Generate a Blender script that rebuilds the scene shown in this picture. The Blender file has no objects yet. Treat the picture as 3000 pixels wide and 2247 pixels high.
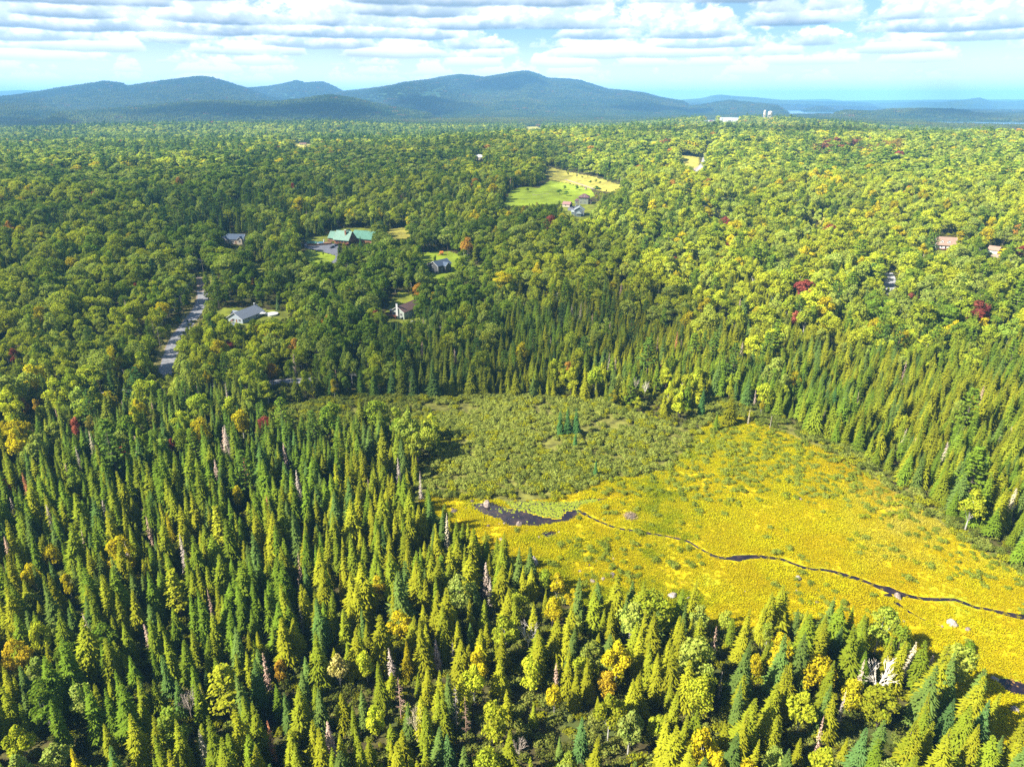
import bpy, math, random
import numpy as np
from math import sin, cos, pi, radians, hypot, atan2, tan
from mathutils import Vector, Matrix

EXPOSURE = 2.6
SKY_MUL = (0.19, 0.22, 0.25)
CLOUD_DARK = (0.42, 0.62, 0.85)
CLOUD_MID = (1.5, 1.7, 1.9)
CLOUD_LIT = (3.1, 3.1, 3.05)
CLOUD_FAR = (2.6, 2.55, 2.5)
CLOUD_SCALE = 0.7
CLOUD_T = 0.50
CLOUD_DOME = 0.27
CLOUD_BASE = 0.2
CLOUDS = True
HAZE = 7.5e-5
HAZE_COL = (0.20, 0.50, 0.92)

SC = bpy.context.scene
COL = SC.collection
random.seed(11)
R = np.random.default_rng(11)

# ------------------------------------------------------------------ camera
F = 2000.0
PITCH = radians(22.5)
CAM = np.array([0.0, 0.0, 130.0])
cam_data = bpy.data.cameras.new('camera')
cam_data.sensor_width = 36.0
cam_data.lens = 24.0
cam_data.clip_start = 1.0
cam_data.clip_end = 80000.0
cam = bpy.data.objects.new('camera', cam_data)
cam.location = CAM
cam.rotation_euler = (radians(90) - PITCH, 0, 0)
COL.objects.link(cam)
SC.camera = cam

SC.render.engine = 'CYCLES'
SC.cycles.max_bounces = 5
SC.cycles.diffuse_bounces = 3
SC.cycles.glossy_bounces = 2
SC.cycles.transmission_bounces = 3
SC.cycles.volume_bounces = 1
SC.cycles.transparent_max_bounces = 10
SC.cycles.caustics_reflective = False
SC.cycles.caustics_refractive = False
SC.cycles.use_denoising = False
SC.cycles.use_adaptive_sampling = False
SC.cycles.adaptive_threshold = 0.02
SC.cycles.sample_clamp_indirect = 4.0
SC.view_settings.view_transform = 'Standard'
SC.view_settings.look = 'None'
SC.view_settings.exposure = EXPOSURE
SC.view_settings.gamma = 1.0
SC.view_settings.use_curve_mapping = False

# ------------------------------------------------------------------ sun and sky
SUN_EL = radians(41)
SUN_AZ = atan2(-0.95, -0.31)                     # measured from +Y towards +X
SUN = Vector((sin(SUN_AZ) * cos(SUN_EL), cos(SUN_AZ) * cos(SUN_EL), sin(SUN_EL)))
sd = bpy.data.lights.new('sun', 'SUN')
sd.energy = 3.3
sd.angle = radians(0.53)
sd.color = (1.0, 0.93, 0.80)
sun = bpy.data.objects.new('sun', sd)
sun.rotation_euler = SUN.to_track_quat('Z', 'Y').to_euler()
sun.location = (0, 0, 900)
COL.objects.link(sun)


class NT:
    """small helper for writing node trees"""
    def __init__(s, tree):
        s.t = tree; s.n = tree.nodes; s.l = tree.links
    def new(s, typ, **kw):
        nd = s.n.new(typ)
        for k, v in kw.items(): setattr(nd, k, v)
        return nd
    def put(s, sock, v):
        if isinstance(v, bpy.types.NodeSocket): s.l.new(v, sock)
        elif v is not None: sock.default_value = v
    def m(s, op, a, b=None, c=None, clamp=False):
        nd = s.new('ShaderNodeMath', operation=op, use_clamp=clamp)
        s.put(nd.inputs[0], a)
        if b is not None: s.put(nd.inputs[1], b)
        if c is not None: s.put(nd.inputs[2], c)
        return nd.outputs[0]
    def ss(s, v, a, b, lo=0.0, hi=1.0):
        nd = s.new('ShaderNodeMapRange', interpolation_type='SMOOTHSTEP')
        s.put(nd.inputs[0], v); s.put(nd.inputs[1], a); s.put(nd.inputs[2], b)
        nd.inputs[3].default_value = lo; nd.inputs[4].default_value = hi
        return nd.outputs[0]
    def mix(s, f, a, b, mode='MIX'):
        nd = s.new('ShaderNodeMix', data_type='RGBA', blend_type=mode)
        s.put(nd.inputs[0], f)
        s.put(nd.inputs[6], a if not isinstance(a, tuple) else (*a[:3], 1))
        s.put(nd.inputs[7], b if not isinstance(b, tuple) else (*b[:3], 1))
        return nd.outputs[2]
    def xyz(s, x, y, z):
        nd = s.new('ShaderNodeCombineXYZ')
        s.put(nd.inputs[0], x); s.put(nd.inputs[1], y); s.put(nd.inputs[2], z)
        return nd.outputs[0]
    def noise(s, vec, scale, detail=4.0, rough=0.55, dist=0.0, out=0):
        nd = s.new('ShaderNodeTexNoise')
        s.put(nd.inputs['Vector'], vec)
        nd.inputs['Scale'].default_value = scale
        nd.inputs['Detail'].default_value = detail
        nd.inputs['Roughness'].default_value = rough
        nd.inputs['Distortion'].default_value = dist
        return nd.outputs[out]


world = bpy.data.worlds.new('World')
SC.world = world
world.use_nodes = True
world.cycles.sampling_method = 'NONE'
W = NT(world.node_tree)
W.n.clear()
w_out = W.new('ShaderNodeOutputWorld')
w_bg = W.new('ShaderNodeBackground')
w_bg.inputs['Strength'].default_value = 0.1
W.l.new(w_bg.outputs[0], w_out.inputs[0])
w_sky = W.new('ShaderNodeTexSky')
w_sky.sky_type = 'NISHITA'
w_sky.sun_disc = False
w_sky.sun_elevation = SUN_EL
w_sky.sun_rotation = SUN_AZ % (2 * pi)
w_sky.altitude = 500.0
w_sky.air_density = 1.0
w_sky.dust_density = 0.6
w_sky.ozone_density = 1.5
tc = W.new('ShaderNodeTexCoord')
sp = W.new('ShaderNodeSeparateXYZ')
W.l.new(tc.outputs['Generated'], sp.inputs[0])
vx, vy, vz = sp.outputs
zc = W.m('MAXIMUM', vz, 0.006)
# the sky dimmed a little: raw Nishita near the horizon is brighter than clouds
sky_col = W.mix(1.0, w_sky.outputs[0], SKY_MUL, 'MULTIPLY')
col = sky_col
hl = W.m('MAXIMUM', W.m('SQRT', W.m('ADD', W.m('MULTIPLY', vx, vx), W.m('MULTIPLY', vy, vy))), 0.02)
hx = W.m('DIVIDE', vx, hl); hy = W.m('DIVIDE', vy, hl); slope = W.m('DIVIDE', W.m('MAXIMUM', vz, 0.0), hl)
east = W.ss(vx, -0.5, 0.55, 0.035, -0.03)
# a cumulus layer with one flat base height (= 1): curtains of it at growing distances, far to near
SHELLS = [1.6, 3.6, 6.4, 7.6, 8.8, 10.0, 11.6, 13.4, 15.8, 19, 24, 32, 46]
SD = Vector((sin(SUN_AZ) * cos(SUN_EL), cos(SUN_AZ) * cos(SUN_EL), sin(SUN_EL))) * 0.10
for D in reversed(SHELLS):
    z = W.m('MULTIPLY', slope, D)
    X = W.m('MULTIPLY', hx, D * CLOUD_SCALE); Y = W.m('MULTIPLY', hy, D * CLOUD_SCALE)
    P = W.xyz(X, Y, W.m('MULTIPLY', z, 1.5 * CLOUD_SCALE))
    cell = W.noise(W.xyz(X, Y, 7.7), 0.80, 0.0)
    det = 5.0 if 6 < D < 16 else (3.0 if D > 6 else 1.0)
    n1 = W.noise(P, 1.7, det, 0.60)
    rise = W.m('MAXIMUM', W.m('SUBTRACT', z, 1.0), 0.0)
    thr = W.m('MULTIPLY_ADD', rise, CLOUD_DOME, CLOUD_T)
    den = W.m('ADD', W.m('MULTIPLY_ADD', cell, 0.55, W.m('MULTIPLY', n1, 0.62)), east)
    den = W.m('SUBTRACT', den, thr)
    soft = 0.06 + 0.0008 * D
    a = W.ss(den, 0.0, soft)
    wob = W.m('MULTIPLY_ADD', n1, 0.10, -0.05)
    bs = W.m('ADD', W.m('MULTIPLY_ADD', cell, 0.16, z), W.m('SUBTRACT', wob, 0.08))
    a = W.m('MULTIPLY', a, W.ss(bs, 0.985, 1.02))
    a = W.m('MULTIPLY', a, 0.95)
    # light: dark flat base, bright domes, darker where the cloud is thick above
    lift = W.ss(bs, 0.99, 1.0 + CLOUD_BASE)
    if 6 < D < 16:
        P2 = W.xyz(W.m('ADD', X, SD.x), W.m('ADD', Y, SD.y), W.m('MULTIPLY_ADD', z, 1.5 * CLOUD_SCALE, SD.z))
        n2 = W.noise(P2, 1.7, det - 2, 0.58)
        emb = W.ss(W.m('SUBTRACT', n1, n2), -0.08, 0.10)
    else: emb = 0.6
    lit = W.mix(emb, CLOUD_MID, CLOUD_LIT)
    core = W.ss(den, 0.02, 0.16)
    dark = W.mix(core, CLOUD_MID, CLOUD_DARK)
    cc = W.mix(lift, dark, lit)
    if D > 16: cc = W.mix(min(.75, (D - 16) / 60), cc, CLOUD_FAR)
    col = W.mix(a, col, cc)
# towards the horizon the layer merges into bright far cloud
far = W.ss(vz, 0.01, 0.085, 0.9, 0.0)
col = W.mix(far, col, CLOUD_FAR)
# below the horizon: plain dull ground tone so nothing odd lights the scene from below
below = W.ss(vz, -0.02, 0.0)
col = W.mix(below, (0.35, 0.45, 0.4), col)
W.l.new(col, w_bg.inputs['Color'])

# ------------------------------------------------------------------ numeric helpers
_tab = np.random.default_rng(5).random((256, 256))


def vn(x, y, s=0):
    x = np.asarray(x, float) + s * 17.31; y = np.asarray(y, float) + s * 9.77
    xi = np.floor(x).astype(int); yi = np.floor(y).astype(int)
    fx = x - xi; fy = y - yi
    fx = fx * fx * (3 - 2 * fx); fy = fy * fy * (3 - 2 * fy)
    a = _tab[xi & 255, yi & 255]; b = _tab[(xi + 1) & 255, yi & 255]
    c = _tab[xi & 255, (yi + 1) & 255]; d = _tab[(xi + 1) & 255, (yi + 1) & 255]
    return (a * (1 - fx) + b * fx) * (1 - fy) + (c * (1 - fx) + d * fx) * fy


def fbm(x, y, lam, s=0, o=3):
    v = 0; amp = 1; tot = 0
    for k in range(o):
        v = v + amp * (vn(np.asarray(x) / lam * 2 ** k, np.asarray(y) / lam * 2 ** k, s + k) - .5)
        tot += amp; amp *= .5
    return v / tot * 2


def smooth(a, b, x):
    t = np.clip((np.asarray(x, float) - a) / (b - a), 0, 1)
    return t * t * (3 - 2 * t)


CP, SP = cos(PITCH), sin(PITCH)


def ray(px, py):
    u = (np.asarray(px, float) - 1500) / F; v = (1123.5 - np.asarray(py, float)) / F
    return u, CP + v * SP, -SP + v * CP


def project(x, y, z):
    dx = x; dy = y; dz = z - CAM[2]
    d = dy * CP - dz * SP
    d = np.where(np.abs(d) < 1e-3, 1e-3, d)
    return 1500 + F * dx / d, 1123.5 - F * (dy * SP + dz * CP) / d, d


# ridges: distance, half width in front, half width behind, relief, skyline as (px, py) on the photograph's frame
RIDGES = [
 (7600, 2100, 1600, 10, [(-500, 280), (-200, 268), (0, 283), (81, 274), (170, 258), (250, 247), (305, 238), (353, 243), (372, 252), (420, 245), (488, 235), (583, 224), (610, 225), (651, 237), (690, 249), (719, 258), (766, 276), (830, 292), (900, 306)]),
 (9200, 1700, 1500, 10, [(560, 290), (719, 259), (800, 251), (840, 243), (868, 236), (895, 243), (943, 239), (976, 253), (1003, 268), (1060, 282), (1150, 300)]),
 (8400, 2600, 1800, 14, [(900, 300), (1004, 268), (1060, 262), (1112, 256), (1150, 250), (1187, 241), (1254, 234), (1300, 225), (1343, 219), (1380, 221), (1417, 227), (1460, 220), (1500, 213), (1541, 208), (1568, 215), (1602, 229), (1650, 231), (1690, 234), (1724, 244), (1778, 261), (1839, 266), (1880, 271), (1934, 285), (1975, 292), (2060, 303)]),
 (11500, 1500, 1500, 8, [(1850, 300), (1975, 292), (2056, 286), (2085, 278), (2110, 275), (2151, 279), (2219, 283), (2280, 290), (2381, 294), (2504, 297), (2620, 302)]),
 (4700, 700, 900, 5, [(100, 330), (260, 322), (393, 312), (542, 298), (630, 293), (746, 297), (820, 296), (881, 290), (930, 281), (970, 277), (1037, 287), (1112, 305), (1187, 319), (1300, 335)]),
 (6000, 600, 700, 4, [(1090, 325), (1153, 306), (1190, 292), (1220, 285), (1254, 281), (1300, 290), (1322, 297), (1370, 312), (1420, 325)]),
 (5500, 500, 600, 4, [(2400, 345), (2429, 326), (2480, 322), (2560, 326), (2612, 319), (2720, 317), (2800, 320), (2860, 330), (2924, 344), (2980, 352), (3100, 356)]),
 (7200, 900, 800, 5, [(1950, 322), (2063, 305), (2137, 293), (2178, 298), (2230, 303), (2280, 309), (2310, 322), (2340, 340)]),
 (8600, 350, 350, 2, [(2320, 325), (2350, 317), (2395, 311), (2430, 313), (2463, 319), (2490, 325)]),
 (12500, 1400, 1500, 8, [(2500, 303), (2653, 298), (2690, 295), (2760, 297), (2809, 292), (2840, 288), (2870, 283), (2904, 294), (2960, 297), (3000, 293), (3200, 290), (3500, 300)]),
 (6200, 1200, 1000, 6, [(-700, 318), (0, 300), (250, 306), (420, 312), (600, 325)]),
 (17000, 2500, 2500, 6, [(-900, 268), (-100, 262), (0, 266), (60, 262), (130, 266), (400, 282), (1000, 288), (1600, 290), (2300, 292), (2420, 289), (2470, 294), (2720, 291), (3000, 290), (3600, 286)]),
]
_RD = []
for D, wf, wb, rel, pts in RIDGES:
    ax = []; hz = []
    for (x, y) in pts:
        a, b, c = ray(x, y); s = hypot(a, b)
        ax.append(atan2(a, b)); hz.append(max(0.0, 130 + D * c / s - 12))
    _RD.append((D, wf, wb, rel, np.array(ax), np.array(hz)))

_PA = np.radians([-60, -36, -30, -22, -14, -10, -4, 2, 8, 12, 16, 20, 24, 28, 32, 36, 45, 60])
_P1 = np.array([4, 4, 4, 4, 4, 6, 12, 18, 20, 20, 20, 20, 18, 14, 14, 16, 20, 20.])
_P2 = np.array([12, 12, 12, 14, 14, 16, 24, 30, 32, 30, 28, 28, 32, 36, 40, 40, 40, 30.])
_P3 = np.array([0, 0, 14, 22, 20, 12, 0, 0, 6, 24, 34, 34, 24, 8, 0, 0, 0, 0.])


def terr(x, y):
    x = np.asarray(x, float); y = np.asarray(y, float)
    r = np.hypot(x, y); az = np.arctan2(x, y)
    h = smooth(345, 640, r) * 12 + smooth(500, 900, r) * (14 + 10 * smooth(-.2, .35, az))
    h = h + smooth(850, 1500, r) * np.interp(az, _PA, _P1) - smooth(1700, 2350, r) * np.interp(az, _PA, _P2)
    h = h + np.exp(-((r - 2900) / 420) ** 2) * np.interp(az, _PA, _P3)
    h = h + smooth(380, 900, r) * 5 * fbm(x, y, 330, 3, 2) + smooth(1100, 2200, r) * 8 * fbm(x, y, 900, 6, 3)
    low = 21 + 14 * fbm(x, y, 1300, 9, 3)
    h = h + (low - h) * smooth(3000, 3900, r)
    for (rc, wr, a0, a1) in LAKES:
        m = smooth(wr, wr * .75, np.abs(r - rc)) * smooth(a0, a0 + .012, az) * (1 - smooth(a1 - .012, a1, az))
        h = h + (6 - h) * m
    for D, wf, wb, rel, ax, hz in _RD:
        H = np.interp(az, ax, hz, left=0, right=0)
        edge = smooth(ax[0], ax[0] + .03, az) * (1 - smooth(ax[-1] - .03, ax[-1], az))
        t = (r - D) / np.where(r < D, wf, wb)
        bell = np.exp(-t * t * 1.6)
        rr = 1 + smooth(.12, 1.0, np.abs(t)) * (rel * .035) * (1 - 2 * np.abs(fbm(x, y, wf * .55, int(D) % 13, 3)))
        hh = H * edge * bell * rr
        d = hh - h
        k = 6.0
        h = h + (np.where(d > k, hh, np.where(d < -k, h, h + (d + k) ** 2 / (4 * k))) - h) * smooth(1, 25, hh)
    return h


def azp(px):
    a, b, c = ray(px, 330); return atan2(a, b)


LAKES = [(9200, 2900, azp(2275), azp(2575)), (4620, 480, azp(2700), azp(3700))]


def hit(px, py, off=0.0):
    """points where the rays through (px, py) come within off of the ground; vectorised"""
    px = np.atleast_1d(np.asarray(px, float)); py = np.atleast_1d(np.asarray(py, float))
    a, b, c = ray(px, py); n = np.hypot(a, b); a = a / n; b = b / n; c = c / n
    ts = np.concatenate([np.arange(60, 900, 6.), np.geomspace(900, 22000, 330)])
    hi = np.empty(px.shape); lo = np.empty(px.shape); ch = 400
    for i in range(0, len(px), ch):
        A, B, C = a[i:i + ch, None], b[i:i + ch, None], c[i:i + ch, None]
        for rnd_ in range(4):
            TT = ts[None] if rnd_ == 0 else lo_[:, None] + (hi_ - lo_)[:, None] * np.linspace(0, 1, 9)[None]
            ins = 130 + C * TT < terr(A * TT, B * TT) + off
            k_ = np.where(ins.any(1), ins.argmax(1), TT.shape[1] - 1); k0 = np.maximum(k_ - 1, 0)
            TB = np.broadcast_to(TT, ins.shape); ar = np.arange(len(k_))
            hi_, lo_ = TB[ar, k_].copy(), TB[ar, k0].copy()
        hi[i:i + ch] = hi_
    X = a * hi; Y = b * hi
    return X, Y, terr(X, Y)


def at(px, py, off=0.0):
    X, Y, Z = hit([px], [py], off)
    return float(X[0]), float(Y[0]), float(Z[0])


def at_r(px, r):
    a, b, c = ray(px, 345); n = hypot(a, b); x, y = float(a / n * r), float(b / n * r)
    return x, y, float(terr(x, y))


def inpoly(px, py, poly):
    px = np.asarray(px); py = np.asarray(py); r = np.zeros(px.shape, bool)
    n = len(poly); j = n - 1
    for i in range(n):
        xi, yi = poly[i]; xj, yj = poly[j]
        c = ((yi > py) != (yj > py)) & (px < (xj - xi) * (py - yi) / ((yj - yi) if yj != yi else 1e-9) + xi)
        r ^= c; j = i
    return r


# ------------------------------------------------------------------ materials
BUILT = .72


def mat(name, base=(.5, .5, .5), rough=.8, var=.12, scale=3.0, bump=0.0, metal=0.0, spec=.3, dark=None, emis=None):
    base = tuple(c * BUILT for c in base)
    m = bpy.data.materials.new(name); m.use_nodes = True
    t = NT(m.node_tree); b = t.n['Principled BSDF']
    tcn = t.new('ShaderNodeTexCoord')
    nz = t.noise(tcn.outputs['Object'], scale, 5)
    d = dark or tuple(c * (1 - var * 2.5) for c in base)
    c = t.mix(t.ss(nz, .3, .7), d, tuple(min(1, q * (1 + var * .5)) for q in base))
    t.l.new(c, b.inputs['Base Color'])
    b.inputs['Roughness'].default_value = rough
    b.inputs['Metallic'].default_value = metal
    b.inputs['Specular IOR Level'].default_value = spec
    if bump:
        bn = t.new('ShaderNodeBump'); bn.inputs['Strength'].default_value = bump
        bn.inputs['Distance'].default_value = .1
        t.l.new(t.noise(tcn.outputs['Object'], scale * 4, 4), bn.inputs['Height'])
        t.l.new(bn.outputs[0], b.inputs['Normal'])
    return m


def leaf_mat(name, trans=.3, rough=.6, hue=.05, lo=.62, rng_=.75):
    m = bpy.data.materials.new(name); m.use_nodes = True
    t = NT(m.node_tree); t.n.clear()
    o = t.new('ShaderNodeOutputMaterial')
    at_ = t.new('ShaderNodeAttribute', attribute_type='INSTANCER', attribute_name='tint')
    av = t.new('ShaderNodeAttribute', attribute_type='GEOMETRY', attribute_name='v')
    hs = t.new('ShaderNodeHueSaturation')
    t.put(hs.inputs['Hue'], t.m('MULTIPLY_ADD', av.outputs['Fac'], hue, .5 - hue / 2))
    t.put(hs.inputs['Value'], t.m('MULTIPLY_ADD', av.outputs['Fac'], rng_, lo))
    t.l.new(at_.outputs['Color'], hs.inputs['Color'])
    d = t.new('ShaderNodeBsdfDiffuse'); t.l.new(hs.outputs[0], d.inputs[0])
    tr = t.new('ShaderNodeBsdfTranslucent')
    t.l.new(t.mix(1.0, hs.outputs[0], (1.15, 1.25, .6), 'MULTIPLY'), tr.inputs[0])
    mx = t.new('ShaderNodeMixShader'); mx.inputs[0].default_value = trans
    t.l.new(d.outputs[0], mx.inputs[1]); t.l.new(tr.outputs[0], mx.inputs[2])
    t.l.new(mx.outputs[0], o.inputs[0])
    return m


M = {}
M['needle'] = leaf_mat('needles', .28, hue=.03)
M['leaf'] = leaf_mat('leaves', .4)
M['bark'] = mat('bark', (.13, .105, .085), .9, .2, 6, .5)
M['birch'] = mat('birch bark', (.5, .48, .44), .8, .2, 4)
M['deadwood'] = leaf_mat('dead twigs', .05, hue=.02)
M['asphalt'] = mat('asphalt', (.36, .36, .38), .9, .12, .6, .2)
M['asphalt2'] = mat('driveway asphalt', (.2, .21, .25), .9, .12, .6, .2)
M['gravel'] = mat('gravel', (.42, .33, .25), .95, .2, 2, .3)
M['verge'] = mat('verge', (.30, .27, .07), .95, .3, .5, .3)
M['lawn'] = mat('lawn', (.26, .30, .02), .95, .22, .12, .3)
M['lawn2'] = mat('bright meadow', (.28, .38, .01), .95, .16, .07, .3)
M['field'] = mat('dry field', (.46, .42, .06), .95, .2, .1, .3)
M['rock'] = mat('granite', (.30, .24, .21), .9, .22, 1.5, .8)
M['white'] = mat('white paint', (.8, .8, .78), .6, .03, 1)
M['trim'] = mat('white trim', (.78, .78, .76), .6, .03, 1)
M['glass'] = mat('dark glass', (.03, .04, .06), .12, .1, 2, spec=.6)
M['wood'] = mat('cedar wall', (.42, .22, .12), .8, .18, 2.5, .2)
M['redwood'] = mat('red stained wood', (.26, .10, .06), .8, .15, 3, .2)
M['greenroof'] = mat('green metal roof', (.12, .30, .22), .45, .08, .4)
M['greyroof'] = mat('grey shingle roof', (.30, .34, .40), .85, .08, 1.5, .2)
M['blueroof'] = mat('dark slate roof', (.09, .13, .20), .8, .1, 1.5, .2)
M['maroonroof'] = mat('maroon shingle roof', (.24, .13, .15), .85, .12, 1.5, .2)
M['pinkroof'] = mat('faded red roof', (.42, .24, .22), .85, .08, 1.5, .2)
M['brownroof'] = mat('brown shingle roof', (.25, .15, .13), .85, .1, 1.5, .2)
M['tanroof'] = mat('tan shingle roof', (.30, .20, .15), .85, .08, 1.5, .2)
M['palegreyroof'] = mat('pale grey green roof', (.40, .47, .46), .8, .06, 1.5, .2)
M['mint'] = mat('pale mint siding', (.52, .60, .52), .8, .05, 2)
M['cream'] = mat('cream siding', (.62, .54, .42), .8, .05, 2)
M['sage'] = mat('sage siding', (.33, .37, .27), .8, .08, 2)
M['slate'] = mat('blue grey siding', (.24, .31, .34), .8, .06, 2)
M['paleblue'] = mat('pale blue siding', (.5, .58, .66), .8, .05, 2)
M['darkgrey'] = mat('dark grey siding', (.10, .105, .11), .8, .1, 2)
M['dark'] = mat('dark opening', (.02, .02, .022), .9, .1, 2)  # near black; on the open garages it stands in for inside shade
M['poolwater'] = mat('pool water', (.05, .33, .55), .1, .06, .6, .1, spec=.5)
M['polewood'] = mat('weathered pole', (.36, .31, .27), .9, .15, 3)
M['wire'] = mat('wire', (.35, .36, .38), .6, .05, 1)
M['blackpaint'] = mat('black car paint', (.02, .022, .028), .25, .1, 1, spec=.6)
M['redpaint'] = mat('red car paint', (.45, .02, .03), .25, .05, 1, spec=.6)
M['whitepaint'] = mat('white car paint', (.75, .75, .76), .25, .02, 1, spec=.6)
M['bluepaint'] = mat('blue car paint', (.04, .05, .12), .25, .05, 1, spec=.6)
M['tyre'] = mat('tyre rubber', (.02, .02, .02), .9, .1, 4)
M['orange'] = mat('orange plastic', (.7, .25, .04), .5, .05, 2)
M['teal'] = mat('teal tarp', (.02, .32, .32), .5, .05, 2)
M['steel'] = mat('pale tower steel', (.66, .60, .50), .6, .06, .2)
M['stick'] = mat('piled sticks', (.42, .31, .19), .9, .25, 3)


# ------------------------------------------------------------------ object helpers
def mesh_from(name, V, Fc, m, smoothf=False):
    me = bpy.data.meshes.new(name)
    me.from_pydata([tuple(v) for v in V], [], Fc)
    for q in (m if isinstance(m, (list, tuple)) else [m]): me.materials.append(q)
    if smoothf: me.polygons.foreach_set('use_smooth', [True] * len(me.polygons))
    me.update()
    return me


def link(name, me, parent=None, loc=(0, 0, 0), rz=0.0):
    o = bpy.data.objects.new(name, me)
    o.location = loc; o.rotation_euler = (0, 0, rz)
    if parent is not None: o.parent = parent
    COL.objects.link(o)
    return o


def tag(o, label=None, cat=None, group=None, kind=None):
    if label: o['label'] = label
    if cat: o['category'] = cat
    if group: o['group'] = group
    if kind: o['kind'] = kind
    return o


def thing(name, label, cat, loc=(0, 0, 0), rz=0.0, group=None):
    return tag(link(name, None, None, loc, rz), label, cat, group)


def rz_of(x, y): return atan2(y, x)


class MB:
    def __init__(s): s.v = []; s.f = []
    def add(s, V, Fs):
        n = len(s.v); s.v += [tuple(p) for p in V]; s.f += [tuple(i + n for i in q) for q in Fs]
        return s
    def box(s, x0, x1, y0, y1, z0, z1):
        return s.add([(x0, y0, z0), (x1, y0, z0), (x1, y1, z0), (x0, y1, z0), (x0, y0, z1), (x1, y0, z1), (x1, y1, z1), (x0, y1, z1)],
                     [(0, 3, 2, 1), (4, 5, 6, 7), (0, 1, 5, 4), (1, 2, 6, 5), (2, 3, 7, 6), (3, 0, 4, 7)])
    def tube(s, a, b, r0, r1=None, n=7):
        r1 = r0 if r1 is None else r1
        a = Vector(a); b = Vector(b); d = (b - a)
        if d.length < 1e-6: return s
        d.normalize(); u = d.orthogonal().normalized(); w = d.cross(u)
        V = []
        for p, r in ((a, r0), (b, r1)):
            for i in range(n):
                t = 2 * pi * i / n; V.append(p + u * (r * cos(t)) + w * (r * sin(t)))
        Fs = [(i, (i + 1) % n, n + (i + 1) % n, n + i) for i in range(n)]
        Fs += [tuple(range(n))[::-1], tuple(range(n, 2 * n))]
        return s.add(V, Fs)
    def cyl(s, x, y, z0, z1, r, n=16, r1=None): return s.tube((x, y, z0), (x, y, z1), r, r1, n)
    def lathe(s, prof, n=16, c=(0, 0)):
        V = []
        for (r, z) in prof:
            for i in range(n):
                t = 2 * pi * i / n; V.append((c[0] + r * cos(t), c[1] + r * sin(t), z))
        Fs = [(k * n + i, k * n + (i + 1) % n, (k + 1) * n + (i + 1) % n, (k + 1) * n + i) for k in range(len(prof) - 1) for i in range(n)]
        Fs += [tuple(range(n))[::-1], tuple(range((len(prof) - 1) * n, len(prof) * n))]
        return s.add(V, Fs)
    def build(s, name, m, parent=None, loc=(0, 0, 0), rz=0.0, smoothf=False):
        return link(name, mesh_from(name, s.v, s.f, m, smoothf), parent, loc, rz)


def ground_patch(name, poly, m, off, label=None, cell=3.0, kind='structure', world_poly=None, flat=None):
    """a sheet that follows the ground inside an outline"""
    if world_poly is None:
        X, Y, Z = hit([p[0] for p in poly], [p[1] for p in poly])
        P = list(zip(X, Y))
    else: P = world_poly
    xs = np.array([p[0] for p in P]); ys = np.array([p[1] for p in P])
    gx = np.arange(xs.min() - cell, xs.max() + 2 * cell, cell); gy = np.arange(ys.min() - cell, ys.max() + 2 * cell, cell)
    GX, GY = np.meshgrid(gx, gy, indexing='ij')
    JX = GX + (vn(GX * .7, GY * .7, 2) - .5) * cell * .8; JY = GY + (vn(GX * .7, GY * .7, 4) - .5) * cell * .8
    ins = inpoly(JX, JY, P)
    Z = (terr(JX, JY) if flat is None else np.full(JX.shape, flat)) + off
    idx = np.arange(GX.size).reshape(GX.shape)
    cin = ins[:-1, :-1].astype(int) + ins[1:, :-1] + ins[1:, 1:] + ins[:-1, 1:]
    c = np.argwhere(cin >= 3)
    Fs = [(int(idx[i, j]), int(idx[i + 1, j]), int(idx[i + 1, j + 1]), int(idx[i, j + 1])) for i, j in c]
    used = sorted({q for f in Fs for q in f}); mp = {q: k for k, q in enumerate(used)}
    V = np.stack([JX.ravel(), JY.ravel(), Z.ravel()], 1)[used] if used else np.zeros((0, 3))
    me = mesh_from(name, V, [tuple(mp[q] for q in f) for f in Fs], m, True)
    o = link(name, me)
    if kind: o['kind'] = kind
    if label: o['label'] = label
    return o


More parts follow.
